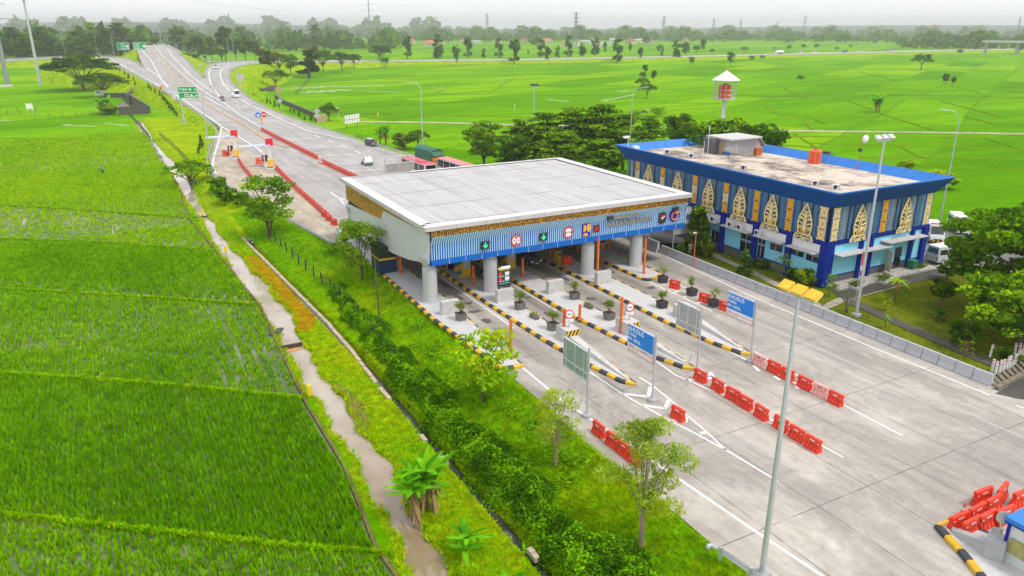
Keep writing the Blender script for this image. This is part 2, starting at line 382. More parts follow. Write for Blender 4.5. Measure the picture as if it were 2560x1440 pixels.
PATHG = m_grass('path_grass', (.14, .26, .006), (.22, .34, .007), (.32, .36, .012))
YARDG = m_grass('yard_lawn', (.085, .10, .014), (.13, .16, .010), (.20, .20, .012))
fc = co_[quads].mean(1); cx_, cy_ = fc[:, 0], fc[:, 1]; cr = np.hypot(cx_, cy_)
mi = np.zeros(len(quads), np.int32)
mi[(fc[:, 2] > LZ+.12) & (cr < 1500)] = 1
nearc = (cy_ < 290) & (cx_ > at_y(cl_, cy_)-.8) & (cx_ < 27); mi[nearc] = 1
mi[nearc & (cx_ < np.interp(cy_, [20, 60, 110, 130, 290], [18.2, 17.8, 15.8, 16, 12]))] = 2
mi[(cx_ > 61) & (cx_ < 107.6) & (cy_ < 99.5)] = 3
t = NT('far_forest'); n = t.noise(.02, t.pos(1, .5, 1), 6, .75); t.bsdf(t.ramp(n, [(.3, (.012, .035, .012)), (.6, (.035, .075, .025)), (.75, (.09, .16, .03))]), 1., spec=0.); FORESTM = t.m
mi[(cr > 2350) & (mi == 0)] = 4
tag(link('ground', npmesh('ground', co_, quads, [FIELD, GRASS, PATHG, YARDG, FORESTM], mi, True)), kind='structure')
# ---------------------------------------------------------------- pavement
def m_concrete(name, base, jx, jy, warm, lanes=False):
    t = NT(name); p = t.pos(); n = t.noise(.17, t.pos(1.3, .6, 1), 8, .70, .5); n2 = t.noise(1.7, p, 6, .7); n3 = t.noise(14, p, 3, .6)
    c = t.ramp(n, [(.28, tuple(x*.70 for x in base)), (.5, base), (.7, tuple(x*1.22 for x in warm))])
    c = t.mix(.5, c, t.ramp(n2, [(.25, .68), (.55, 1.), (.8, 1.18)]), 'MULTIPLY'); c = t.mix(.25, c, t.ramp(n3, [(.3, .75), (.7, 1.2)]), 'MULTIPLY')
    tr = t.noise(.9, t.pos(1.2, .035, 1), 3, .6); c = t.mix(.32, c, t.ramp(tr, [(.34, .62), (.56, 1.05)]), 'MULTIPLY')
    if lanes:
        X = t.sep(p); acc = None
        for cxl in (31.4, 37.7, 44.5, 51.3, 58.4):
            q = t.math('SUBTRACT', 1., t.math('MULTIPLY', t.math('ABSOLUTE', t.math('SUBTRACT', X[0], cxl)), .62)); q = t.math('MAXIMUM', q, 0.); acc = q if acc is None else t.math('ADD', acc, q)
        yy_ = t.n('ShaderNodeMapRange'); yy_.inputs[1].default_value = 30; yy_.inputs[2].default_value = 66; t.l(X[1], yy_.inputs[0]); acc = t.math('MULTIPLY', acc, yy_.outputs[0]); acc = t.math('MULTIPLY', acc, t.ramp(t.noise(.8, t.pos(1, .16, 1), 5, .7), [(.3, .35), (.65, 1.)])); c = t.mix(t.math('MULTIPLY', acc, .75), c, (.115, .10, .085))  # lane wear bands, with extra darkness toward the canopy painted in as shade
    sp = t.ramp(t.noise(.35, p, 6, .75, .8), [(.61, 0.), (.72, .55)]); c = t.mix(sp, c, tuple(x*.45 for x in base))
    if jx:
        X = t.sep(p)
        for ax, per, off in ((0, jx, 1.1), (1, jy, 2.3)):
            q = t.math('ABSOLUTE', t.math('SUBTRACT', t.math('FRACT', t.math('DIVIDE', t.math('ADD', X[ax], off+500*per), per)), .5))
            k = t.math('GREATER_THAN', q, .5-.035/per); k = t.math('MULTIPLY', k, t.ramp(t.noise(.6, p, 3), [(.36, .2), (.56, .9)])); c = t.mix(k, c, tuple(x*.30 for x in base))
    t.bsdf(c, .85, spec=.25, bump=n3, bstr=.15, bdist=.01); return t.m
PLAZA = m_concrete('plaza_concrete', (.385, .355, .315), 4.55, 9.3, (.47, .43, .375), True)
ASPH = m_concrete('worn_asphalt', (.37, .355, .34), 0, 0, (.39, .37, .35))
APRON = m_concrete('apron_concrete', (.42, .365, .285), 5.5, 6.5, (.48, .42, .33))
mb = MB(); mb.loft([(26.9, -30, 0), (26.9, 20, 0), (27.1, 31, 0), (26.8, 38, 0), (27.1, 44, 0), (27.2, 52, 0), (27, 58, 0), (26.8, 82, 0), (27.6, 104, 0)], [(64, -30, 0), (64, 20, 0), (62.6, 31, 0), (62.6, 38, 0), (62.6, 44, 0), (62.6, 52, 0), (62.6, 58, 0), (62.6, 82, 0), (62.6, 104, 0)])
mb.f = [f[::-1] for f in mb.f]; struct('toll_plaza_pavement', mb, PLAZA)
def road(name, A, B, m, dz=0., skirt=.9):
    mb = MB(); A = [(p[0], p[1], p[2]+dz) for p in A]; B = [(p[0], p[1], p[2]+dz) for p in B]
    mb.loft(A, B)
    for E in (A, B): mb.loft(E, [(p[0], p[1], p[2]-skirt) for p in E])
    return struct(name, mb, m, False)
road('toll_road', LE, RE, ASPH, -.008)
def pair(A, B, n=70):
    pa, pb = up3(A, 3), up3(B, 3); return [pa[int(k*(len(pa)-1)/(n-1))] for k in range(n)], [pb[int(k*(len(pb)-1)/(n-1))] for k in range(n)]
rla, rlb = pair(RAMPL_A, RAMPL_B); road('exit_road', rla, rlb, ASPH, .02)
rra, rrb = pair(RAMPR_A, RAMPR_B); road('entry_road', rra, rrb, ASPH, .025)
road('highway_road', hwA, hwB, m_concrete('highway_concrete', (.40, .39, .38), 0, 0, (.44, .43, .42)), 0)
# service apron on the left
ap = [RP(u, v, .004) for u, v in [(553, 322), (549, 345), (537, 385), (530, 410), (540, 438), (562, 463), (640, 492), (745, 558), (830, 606), (848, 582), (770, 505), (700, 440), (640, 395), (600, 352), (575, 330)]]
mb = MB(); mb.add(ap, [tuple(range(len(ap)))]); struct('apron_pavement', mb, APRON)
mk = MB()
def line(mb, pts3, w, dz=.012):
    A, B = ribbon(pts3, w); mb.loft([(p.x, p.y, p.z+dz) for p in A], [(p.x, p.y, p.z+dz) for p in B])
def rl(pts, w=.3, dz=.03): line(mk, RL(pts, 4), w, dz if pts[0][1] > 300 else .14)
LNS = [[(279, 149), (340, 183), (400, 217), (450, 244), (520, 293), (554, 317), (648, 376), (691, 421)], [(554, 317), (549, 345), (537, 385), (531, 410), (541, 436)],
       [(364, 168), (398, 193), (437, 235), (450, 246)], [(349, 121), (376, 148), (403, 198), (420, 220)],
       [(516, 244), (552, 265), (610, 297), (654, 319)], [(418, 122), (430, 140), (470, 182), (495, 204), (522, 224), (546, 240), (560, 250)],
       [(545, 163), (526, 172), (522, 185), (525, 205), (536, 224), (549, 240)], [(620, 160), (575, 165.5), (553, 174), (550, 189), (559, 212), (585, 239), (625, 264), (666, 282), (710, 304), (750, 320), (770, 330), (833, 343), (898, 356)],
       [(788, 338), (803, 346)], [(820, 350), (834, 356)], [(853, 363), (867, 369)], [(888, 377), (902, 384)], [(826, 481), (846, 494), (862, 500)], [(846, 494), (860, 510)]]
for l in LNS: rl(l, .42 if l[0][1] < 250 else .3)
for a, b in [((445, 184.7), (474, 184.7)), ((464, 204.6), (495, 204.6)), ((505, 223.8), (521, 223.5)), ((524, 184.7), (547, 184.7)), ((526, 204), (552, 204)), ((537, 223.4), (566, 223)), ((516, 243.7), (584, 243)), ((551, 265), (626, 263.5)), ((590, 285.2), (666, 283)), ((630, 306.2), (710, 303.7)), ((667, 327.5), (753, 324)), ((711, 349.6), (805, 345)), ((750, 370), (855, 365)), ((797, 391), (899, 385)), ((830, 411), (903, 406)), ((863, 428), (955, 423))]:
    rl([a, b], .5 if a[1] < 320 else .4)
tag(mk.obj('road_marking', LINE), kind='structure')
mk = MB(); mk2 = mk
for l in [[(374, 114), (395, 144), (416, 175), (453, 218), (487, 245), (525, 266), (612, 315), (650, 340), (682, 358), (718, 370)], [(393, 121), (431, 172), (470, 210), (500, 232)]]: rl(l, .32)
tag(mk.obj('yellow_road_marking', YLINE), kind='structure')
mk = MB()
def pl(pts, w=.16): line(mk, [P(u, v, 0) for u, v in pts], w, .006)
for l in [[(1105, 668), (1290, 790), (1405, 868), (1474, 930), (1555, 984), (1605, 1013), (1675, 1052), (1745, 1087), (1815, 1125), (1945, 1203)], [(1598, 943), (1628, 961), (1675, 999), (1716, 1037), (1767, 1080), (1815, 1125)],
          [(1302, 700), (1480, 805), (1600, 875), (1690, 938), (1800, 985), (1890, 1030), (2000, 1085), (2108, 1143)], [(1745, 918), (1800, 955), (1850, 985)], [(1385, 650), (1480, 700), (1660, 793), (1870, 902), (1960, 943), (2040, 985), (2120, 1018), (2257, 1090)],
          [(1885, 878), (1960, 920), (2060, 975), (2112, 1013)], [(1500, 637), (1600, 690), (1640, 713), (1700, 740), (1780, 778)], [(1667, 695), (1720, 722), (1800, 765)], [(1665, 641), (1900, 750), (2180, 868), (2475, 988)], [(2540, 1013), (2590, 1033)]]: pl(l)
line(mk, [(28.9, 53, 0), (28.7, 45, 0), (29.3, 38.3, 0), (29.7, 31.3, 0), (30.1, 25.2, 0), (30.6, 19, 0), (31.2, 10, 0)], .2, .006)
line(mk, [(32.5, 105, 0), (32.5, 60, 0)], .14, .006); line(mk, [(38.7, 105, 0), (38.7, 62, 0)], .14, .006); line(mk, [(46, 105, 0), (46, 70, 0)], .14, .006)
for q in [[(1557, 984), (1620, 992), (1628, 964)], [(1607, 1013), (1663, 1021), (1672, 1000)], [(1678, 1050), (1713, 1055), (1716, 1039)], [(1750, 1083), (1764, 1081)], [(1715, 950), (1785, 945), (1775, 930)], [(1790, 982), (1822, 985)], [(1884, 914), (1898, 928)], [(1935, 940), (1950, 950)], [(1990, 962), (1995, 972)], [(1697, 727), (1685, 731)], [(1716, 742), (1704, 742)], [(1752, 756), (1742, 758)]]:
    for qa, qb in zip(q[:-1], q[1:]): pl([qa, qb], .3)
tag(mk.obj('plaza_road_marking', LINE), kind='structure')
mk = MB()
line(mk, [(54.6, 62, 0), (54.9, 40, 0), (55.2, 10, 0)], .13, .005)
tag(mk.obj('worn_lane_marking', mat('worn_paint', (.50, .49, .46), .7, var=.2, scale=4, dirt=.5)), kind='structure')
mb = MB(); rr = random.Random(4)
for x, y, a, b in [(31.2, 66, .9, .45), (31.6, 68.6, .5, .5), (31.0, 63, .5, .8), (38.1, 67.2, .5, .3), (43.9, 63.6, .7, .45), (52.0, 63.3, .75, .45), (44.4, 61.2, .5, .9), (37.4, 61.6, .35, .9), (31.4, 71, .4, 1.2), (37.6, 72, .4, 1.6), (45, 71, .4, 1.4), (51.4, 71, .45, 1.5), (31.8, 76, .35, 2.4), (37.9, 78, .35, 2.4)]:
    n = 16; k = [rr.uniform(.65, 1.15) for _ in range(n)]
    mb.add([(x+a*k[i]*math.cos(2*PI*i/n), y+b*k[i]*math.sin(2*PI*i/n), .005) for i in range(n)], [tuple(range(n))])
struct('oil_stain', mb, mat('oil_stained_concrete', (.10, .092, .085), .7, var=.5, scale=3))
# ---------------------------------------------------------------- water, tracks, bunds
m = NT('canal_water'); n = m.noise(.16, m.pos(1, .5, 1), 5, .65, .5); m.bsdf(m.ramp(n, [(.34, (.24, .175, .105)), (.5, (.39, .33, .26)), (.68, (.50, .45, .39))]), .02, bump=m.noise(2.5, m.pos(), 3), bstr=.16, bdist=.03, spec=.9); WATER = m.m; bs = WATER.node_tree.nodes['Principled BSDF']; old = bs.inputs['Base Color'].links[0].from_socket; mr = m.n('ShaderNodeMapRange'); mr.inputs[1].default_value = 34; mr.inputs[2].default_value = 62; mr.inputs[3].default_value = .75; mr.inputs[4].default_value = 0.; m.l(m.sep(m.pos())[1], mr.inputs[0]); m.l(m.mix(mr.outputs[0], old, (.22, .145, .07)), bs.inputs['Base Color'])  # browner near, paler farther off: sky reflection put into the water colour
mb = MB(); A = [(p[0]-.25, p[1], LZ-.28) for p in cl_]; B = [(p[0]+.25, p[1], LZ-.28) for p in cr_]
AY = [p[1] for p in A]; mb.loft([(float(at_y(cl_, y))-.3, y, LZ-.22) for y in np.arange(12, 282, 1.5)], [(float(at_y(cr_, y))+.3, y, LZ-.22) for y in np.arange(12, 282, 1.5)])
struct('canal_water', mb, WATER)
mb = MB(); mb.loft([(float(np.interp(y, [20, 60, 110], [18.1, 17.6, 15.6])), y, LZ-.6) for y in np.arange(20, 118, 3.)], [(float(np.interp(y, [20, 60, 110], [18.1, 17.6, 15.6]))+1.4, y, LZ-.6) for y in np.arange(20, 118, 3.)])
struct('ditch_water', mb, mat('dark_ditch_water', (.05, .05, .04), .08, spec=.8))
m = NT('paddy_mud_water'); n = m.noise(.35, m.pos(1, .5, 1), 5, .65); b = m.bsdf(m.ramp(n, [(.38, (.05, .10, .008)), (.62, (.10, .13, .03)), (.8, (.24, .24, .15))]), m.ramp(n, [(.45, .6), (.66, .08)]), spec=.8); MUD = m.m
ROWE = [(415, 415), (450, 470), (470, 545), (540, 628), (600, 705), (652, 770), (760, 1000), (860, 1165), (940, 1370), (990, 1440), (1080, 1640)]
re_ = [P(u, v, LZ) for u, v in dens(ROWE, 10)]
mb = MB(); ys = np.arange(14, 250, 2.); mb.loft([(-60, y, LZ+.03) for y in ys], [(float(at_y(re_, y))+.1, y, LZ+.03) for y in ys]); struct('paddy_water', mb, MUD)
BUND = m_grass('bund_grass', (.11, .24, .003), (.16, .30, .004), (.20, .29, .010)); BUNDE = m_grass('bund_earth', (.10, .085, .035), (.17, .15, .06), (.20, .30, .015))
def bund(mb, pts, w, h, z=LZ, step=20):
    if not pts: return
    c = [P(u, v, z) for u, v in dens(pts, step)]; A, B = ribbon(c, w); A2, B2 = ribbon(c, w*.55)
    a = [(p.x, p.y, z-.1) for p in A]; b = [(p.x, p.y, z-.1) for p in B]; t1 = [(p.x+.04*hnoise(p.x*9, p.y*9), p.y, z+h*(1+.3*hnoise(p.x*5, p.y*5))) for p in A2]; t2 = [(p.x, p.y, z+h) for p in B2]
    mb.loft(a, t1); mb.loft(t1, t2); mb.loft(t2, b)
b1, b2 = MB(), MB()
BL = [[(-140, 508), (150, 523), (470, 546)], [(-140, 594), (250, 608), (540, 629)], [(-140, 716), (300, 742), (645, 765)], [(-160, 925), (400, 965), (757, 1000)], [(-160, 1275), (400, 1335), (700, 1370), (985, 1392)]]
for l in BL: bund(b1, l, .42, .26, step=8)
bund(b2, ROWE, .42, .2, step=6)
for l in [[(-50, 345), (400, 352)], [(-50, 376), (405, 392)], [(-50, 455), (440, 470)], [(-50, 290), (300, 292)], [(0, 264), (100, 253), (190, 238)], [(-40, 1090+0), (0, 1092)]]: bund(b1, l, .5, .22, step=12)
for l in [[(1955, 215), (2000, 245)], [(1500, 226), (1580, 203), (1640, 190)][:0], [(1905, 260), (1945, 287), (2020, 292), (2060, 310)], [(2010, 305), (2030, 325)], [(2115, 250), (2180, 275)], [(2200, 285), (2330, 325)], [(2380, 217), (2450, 232)], [(2350, 253), (2500, 292)], [(2410, 292), (2480, 310), (2560, 315), (2640, 340)], [(1985, 335), (2040, 370), (1900, 360)], [(2250, 368), (2310, 397)], [(2030, 360), (2400, 370), (2560, 374)], [(2460, 345), (2540, 372)], [(1950, 343), (2460, 345)], [(1225, 232), (1285, 195)], [(1080, 240), (1140, 205)], [(1700, 330), (2560, 340)][:0], [(2150, 180), (2240, 202)], [(1990, 232), (2015, 247)], [(870, 288), (1180, 290), (1480, 300)], [(1860, 148), (1990, 165)], [(2300, 415), (2560, 428)], [(2150, 395), (2560, 398)]]:
    bund(b1, l, .8, .3, step=10)
tag(b1.obj('field_bund', BUND), kind='structure'); tag(b2.obj('earth_bund', BUNDE), kind='structure')
b3 = MB()
for l in [[(640, 172), (1600, 172), (2560, 176), (2700, 178)], [(880, 188), (1600, 187)], [(1560, 240), (1100, 236)], [(1650, 223), (1880, 240), (2400, 240)], [(1650, 257), (1800, 259)], [(1900, 242), (2300, 238), (2560, 244)], [(740, 214), (900, 206), (1010, 208)], [(1240, 187), (1310, 192)], [(800, 282), (960, 285), (1000, 288)], [(1940, 325), (2560, 334.5), (2700, 337)]]: bund(b3, l, .9, .12, step=14)
tag(b3.obj('field_ditch', mat('ditch_earth', (.045, .06, .015), .9, var=.4)), kind='structure')
mb = MB(); mb2 = MB()
for l, w in [([(860, 303), (1100, 306), (1290, 312), (1600, 318), (1950, 326), (2300, 330), (2560, 334), (2700, 336)], 2.6)]: A, B = ribbon([P(u, v, LZ+.12) for u, v in dens(l, 30)], w); mb.loft(A, B); mb.loft(A, [(p.x, p.y, p.z-.4) for p in A]); mb.loft(B, [(p.x, p.y, p.z-.4) for p in B])
struct('farm_path', mb, m_concrete('farm_track', (.44, .38, .27), 0, 0, (.50, .44, .34)))
mb = MB()
for l, w in [([(700, 222), (840, 216), (960, 214)], 7), ([(755, 232), (850, 226), (880, 224)], 9), ([(880, 226), (1010, 231)], 3), ([(1505, 253), (1590, 235)], 2.5), ([(1550, 230), (1585, 228)], 4), ([(1365, 248), (1420, 254)], 3), ([(1700, 207), (1740, 206)], 3), ([(0, 350), (210, 358)], 2.2), ([(160, 312), (240, 316)], 2.5), ([(260, 308), (320, 314)], 2), ([(0, 300), (25, 302)], 3)]:
    c = [P(u, v, LZ+.03) for u, v in dens(l, 3)]; A, B = ribbon(c, w); mb.loft([(p.x, p.y+.7*w*hnoise(p.x*.9, p.y), p.z) for p in A], [(p.x, p.y+.7*w*hnoise(p.x*.8+4, p.y), p.z) for p in B])
t = NT('flooded_field'); n = t.noise(.30, t.pos(.35, 1.6, 1), 6, .7, .6); c = t.ramp(n, [(.44, (.13, .33, .0)), (.51, (.20, .30, .05)), (.58, (.32, .30, .22)), (.72, (.42, .39, .33))]); t.bsdf(c, .5, spec=.3); struct('flooded_field_water', mb, t.m)
def HT(u, v, vt, z=0.):                              # height of an upright whose foot is at (u,v) and top at row vt
    x, y, _ = P(u, v, z); D = math.hypot(x, y); a, b = z, z+90
    for _ in range(50):
        m = (a+b)/2; d = np.array([x, y, m-H]); vv = CY-F*float(d@UPV)/float(d@FWD)
        if vv > vt: a = m
        else: b = m
    return a-z
# ---------------------------------------------------------------- toll canopy
def m_lattice():
    t = NT('gold_lattice'); p = t.pos(1, 1, 1); v = t.n('ShaderNodeTexVoronoi', feature='DISTANCE_TO_EDGE'); t.l(p, v.inputs['Vector']); v.inputs['Scale'].default_value = 4.2
    k = t.ramp(v.outputs['Distance'], [(.085, 1.), (.12, 0.)]); c = t.mix(t.noise(1.2, p), (.85, .42, .012), (.66, .30, .01)); t.bsdf(t.mix(k, (.035, .018, .008), c), .5); return t.m
LATTICE = m_lattice()
def m_roof():
    t = NT('ribbed_metal_roof'); p = t.pos(); X = t.sep(p); w = t.math('ABSOLUTE', t.math('SUBTRACT', t.math('FRACT', t.math('MULTIPLY', X[0], 3.1)), .5))
    n = t.noise(.5, t.pos(2.5, .10, 1), 6, .7); n2 = t.noise(.25, p, 5, .6); c = t.ramp(n, [(.28, (.36, .35, .34)), (.5, (.48, .475, .47)), (.72, (.56, .56, .56))])
    c = t.mix(.35, c, t.ramp(n2, [(.3, .8), (.7, 1.15)]), 'MULTIPLY'); k = t.ramp(w, [(.30, 1.), (.46, .78)]); c = t.mix(1., c, k, 'MULTIPLY')
    row = t.math('FRACT', t.math('MULTIPLY', X[1], .1283)); seam = t.math('LESS_THAN', row, .028); br = t.ramp(t.noise(.14, t.pos(1, .3, 1), 2), [(.42, 0.), (.5, .95)]); c = t.mix(t.math('MULTIPLY', seam, br), c, (.16, .155, .15))
    big = t.math('LESS_THAN', t.math('FRACT', t.math('MULTIPLY', X[0], .93)), .09); c = t.mix(t.math('MULTIPLY', big, t.ramp(t.noise(.35, t.pos(1, .3, 1), 4), [(.35, .1), (.6, .55)])), c, (.25, .24, .235))
    st = t.ramp(t.noise(1.1, t.pos(3, .25, 1), 6, .75, .4), [(.54, 0.), (.72, .6)]); c = t.mix(st, c, (.27, .255, .24))
    t.bsdf(c, .6, .0, w, .5, .05); return t.m
tc = thing('toll_canopy', 'large flat grey roofed toll canopy on round columns with blue white striped front', 'toll canopy', (44.4, 85, 0))
def cp(name, mb, mats, smooth=False):
    o = mb.obj(name, mats, None, smooth); o.data.transform(Matrix.Translation((-44.4, -85, 0))); o.parent = tc; return o
x0, x1, y0, y1 = 26.85, 61.55, 68.35, 98.9; RZ = .36
mb = MB(); mb.add([(x0+1.2, y0+1.3, 8.86), (x1-1.2, y0+1.3, 8.86), (x1-1.2, y1-.5, 8.78), (x0+1.2, y1-.5, 8.78)], [(0, 1, 2, 3)]); cp('roof', mb, m_roof())
mb = MB(); rr = random.Random(3)
def flash(xa, xb, ya, yb, z): mb.box(((xa+xb)/2, (ya+yb)/2, z+RZ), (abs(xb-xa)-.012, abs(yb-ya)-.012, .05))
n = 14
for i in range(n):
    a = x0+(x1-x0)*i/n; b = x0+(x1-x0)*(i+1)/n; flash(a, b, y0, y0+.68, 8.60+rr.uniform(-.01, .01)); flash(a+.5, min(b+.5, x1), y0+.69, y0+1.35, 8.56+rr.uniform(-.01, .01)); 
    if i > 3: flash(a, b, y1-.55, y1, 8.55)
for i in range(13):
    a = y0+1.36+(y1-y0-1.9)*i/13; b = y0+1.36+(y1-y0-1.9)*(i+1)/13; flash(x0, x0+.62, a, b, 8.59); flash(x0+.63, x0+1.22, a+.6, min(b+.6, y1-.5), 8.55); flash(x1-1.22, x1, a, b, 8.57)
cp('roof_flashing', mb, ROOFW)
mb = MB()
n = 10
for i in range(n):
    a = x0+(x1-x0)*i/n; b = x0+(x1-x0)*(i+1)/n; mb.box(((a+b)/2, y0-.03, 8.74), (b-a-.03, .06, .44)); mb.box(((a+b)/2, y1+.03, 8.7), (b-a-.03, .06, .44))
    a = y0+(y1-y0)*i/n; b = y0+(y1-y0)*(i+1)/n; mb.box((x0-.03, (a+b)/2, 8.72), (.06, b-a-.03, .46)); mb.box((x1+.03, (a+b)/2, 8.72), (.06, b-a-.03, .46))
mb.box((44.2, 83.6, 8.58), (x1-x0-.12, y1-y0-.12, .1)); cp('fascia', mb, mat('fascia_panel', (.52, .51, .49), .5, var=.08, scale=.6, dirt=.3))
mb = MB(); mb.box((44.5, 68.84, 8.12), (33.7, .08, .82)); mb.box((27.60, 84, 7.2), (.06, 29.8, 2.6)); mb.box((61.3, 84, 7.9), (.06, 29.8, 1.2)); mb.box((44.5, 98.6, 7.9), (33.4, .1, 1.2)); cp('gold_lattice', mb, LATTICE)
# side panels
for xx, nm in ((27.42, 0), (61.5, 1)):
    mb = MB(); q = [(69.3, 4.85), (75, 3.75), (80.2, 3.1), (87, 2.65), (98.6, 2.65), (98.6, 5.4), (84, 6.35), (83, 7.6), (68.95, 8.1)] if nm == 0 else [(69.3, 4.85), (75, 4.4), (98.6, 4.4), (98.6, 7.3), (69, 7.6)]
    mb.slab([(xx, y, z) for y, z in q], (.12, 0, 0)); mb.m = 1
    for y in np.arange(71, 98, 1.25):
        zb = interp(q[:5], y)+.02; zt = interp([q[5], q[6], (83.01, 6.45), (82.99, 7.55), q[8]], y)-.02 if nm == 0 else 7.28; mb.box((xx-.003, y, (zb+zt)/2), (.012, .025, zt-zb))
    cp('side_panel', mb, [GREYP, mat('panel_seam', (.60, .61, .60), .6)])
# front cladding
mb = MB(); prof = [(69.34, 5.14), (69.34, 6.80), (68.78, 7.72)]
mb.m = 0
for (a, za), (b, zb) in zip(prof[:-1], prof[1:]): mb.slab([(27.75, a+.06, za), (61.45, a+.06, za), (61.45, b+.06, zb), (27.75, b+.06, zb)], (0, .08, .0))
mb.m = 1; x = 27.85; 
while x < 61.4:
    for (a, za), (b, zb) in zip(prof[:-1], prof[1:]): mb.bar((x, a, za), (x, b, zb), .15, .07)
    x += .27
cp('striped_cladding', mb, [mat('cladding_gap', (.004, .12, .52), .6), WBLUE])
mb = MB(); mb.box((44.6, 69.36, 4.82), (33.9, .16, .62)); mb.m = 1
for x in np.arange(29.8, 61, 1.9): mb.box((x, 69.275, 4.82), (.035, .02, .58))
mb.m = 0; mb.slab([(27.62, 69.28, 4.52), (27.62, 69.28, 6.8), (27.62, 68.74, 7.72), (27.62, 69.4, 7.72), (27.62, 70.0, 4.52)], (.13, 0, 0)); mb.slab([(61.46, 69.28, 4.52), (61.46, 69.28, 6.8), (61.46, 68.74, 7.72), (61.46, 69.4, 7.72), (61.46, 70.0, 4.52)], (.13, 0, 0)); cp('blue_band', mb, [MBLUE, WHITE])
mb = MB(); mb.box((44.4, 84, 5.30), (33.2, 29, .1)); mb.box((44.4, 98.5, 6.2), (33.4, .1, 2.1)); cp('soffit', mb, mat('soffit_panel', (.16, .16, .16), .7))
cm = MB(); cm.lathe((0, 0, 0), [(.78, 0), (.78, 1.28), (.765, 1.29), (.765, 1.31), (.78, 1.32), (.78, 2.6), (.765, 2.61), (.765, 2.63), (.78, 2.64), (.78, 3.85), (.66, 3.87), (.64, 3.98), (.80, 4.3), (1.0, 4.8), (1.0, 5.05)], 28); cme = cm.mesh('column', PCOL, True)
for y in (70.4, 84.5, 97.2):
    for x in (27.95, 35.15, 48.0, 55.1): link('column', cme, tc, (x-44.4, y-85, .22))
SLET = mat('steel_lettering', (.40, .39, .33), .35, .3, .25, 1.)
for body, size, xc, z, yy in (('KARANGANYAR', .88, 53.0, 6.30, 69.2), ('GERBANG TOL', .56, 52.4, 7.12, 68.98)):
    o = text('lettering', body, size, SLET, (xc-44.4, yy-85, z), (1, 0, 0), (0, 0, 1), tc, ext=.06, bold=.03)
# signs on the canopy front
def round_sign(x, z, body, lab, hour):
    t = thing('height_limit_sign', lab, 'sign', (x, 69.2, z)); MB().disc((0, .02, 0), .66, (0, -1, 0), .05, 28).obj('rim', SIGNR, t); MB().disc((0, -.032, 0), .50, (0, -1, 0), .02, 28).obj('face', SIGNW, t)
    for sg in (1, -1):
        mb = MB()
        if hour: mb.slab([(-.28, -.054, sg*.42), (.28, -.054, sg*.42), (0, -.054, sg*.2)], (0, -.01, 0))
        else: mb.slab([(sg*.46, -.054, -.26), (sg*.46, -.054, .26), (sg*.28, -.054, 0)], (0, -.01, 0))
        mb.obj('arrow', BLK, t)
    text('lettering', body, .36 if hour else .30, BLK, (0, -.056, 0), (1, 0, 0), (0, 0, 1), t)
round_sign(37.72, 6.02, '4,2 m', 'height sign reading 4,2 m in a red ring between the green arrows', 1)
round_sign(44.43, 6.08, '2,5 m', 'width sign reading 2,5 m in a red ring beside the amber emblem', 0)
GREENL = emit('green_signal', (.05, .95, .35), 1.1)
for x, lab in ((33.9, 'black lane signal with lit green down arrow, left of the 4,2 m sign'), (41.1, 'black lane signal with lit green down arrow, between the two round limit signs')):
    t = thing('lane_signal', lab, 'lane signal', (x, 69.2, 6.0), group='lane signals on the canopy'); MB().box((0, -.08, 0), (.92, .22, .82)).obj('housing', BLK, t); mb = MB(); y = -.2
    mb.box((0, y, .12), (.12, .02, .42)); mb.slab([(-.3, y+.01, .02), (-.2, y+.01, .08), (0, y+.01, -.14), (.2, y+.01, .08), (.3, y+.01, .02), (0, y+.01, -.32)], (0, -.02, 0)); mb.obj('arrow', GREENL, t); MB().box((0, -.3, .45), (1., .4, .04)).obj('hood', BLK, t)
PUR = mat('violet_blue_enamel', (.03, .02, .42), .4); AMB = mat('amber_enamel', (.85, .45, .01), .4)
t = thing('emblem_panel', 'square violet panel with amber building shaped emblem on the canopy', 'emblem', (46.9, 69.22, 6.05)); MB().box((0, 0, 0), (1.15, .05, 1.5)).obj('panel', PUR, t); mb = MB()
arc = lambda cx, cz, r, a0, a1, k=10: [(cx+r*math.cos(a0+(a1-a0)*i/k), -.03, cz+r*math.sin(a0+(a1-a0)*i/k)) for i in range(k+1)]
mb.slab(arc(-.42, .22, .42, -PI/2, PI/2), (0, -.03, 0)); mb.slab([(.06, -.03, .66), (.06, -.03, 0.)]+arc(.29, 0., .23, PI, 2*PI)+[(.52, -.03, .66)], (0, -.03, 0)); mb.slab(arc(-.12, -.68, .34, 0, PI), (0, -.03, 0)); mb.obj('emblem', AMB, t)
t = thing('emblem_panel', 'small black panel with red cross shaped emblem beside the canopy lettering', 'emblem', (48.25, 69.22, 6.05)); MB().box((0, 0, 0), (.85, .05, .85)).obj('panel', BLK, t); mb = MB()
for k in range(-2, 3):
    mb.bar((-.28+.02*k, -.05, -.28+.11*k*.5), (.28, -.05, .28+.11*k*.5-.05), .07, .03); mb.bar((-.28, -.065, .28+.055*k), (.28, -.065, -.28+.055*k), .05, .02)
mb.obj('emblem', mat('bright_red_enamel', (.85, .03, .02), .4), t)
t = thing('emblem_panel', 'black rounded panel with red and white swoosh on the canopy', 'emblem', (57.9, 69.22, 6.2)); mb = MB(); mb.slab([(-.62, 0, .62), (-.62, 0, -.62), (-.1, 0, -.78)]+[(.15+.5*math.cos(a), 0, .0+.68*math.sin(a)) for a in np.linspace(-PI/2, PI/2, 10)], (0, -.05, 0)); mb.obj('panel', BLK, t)
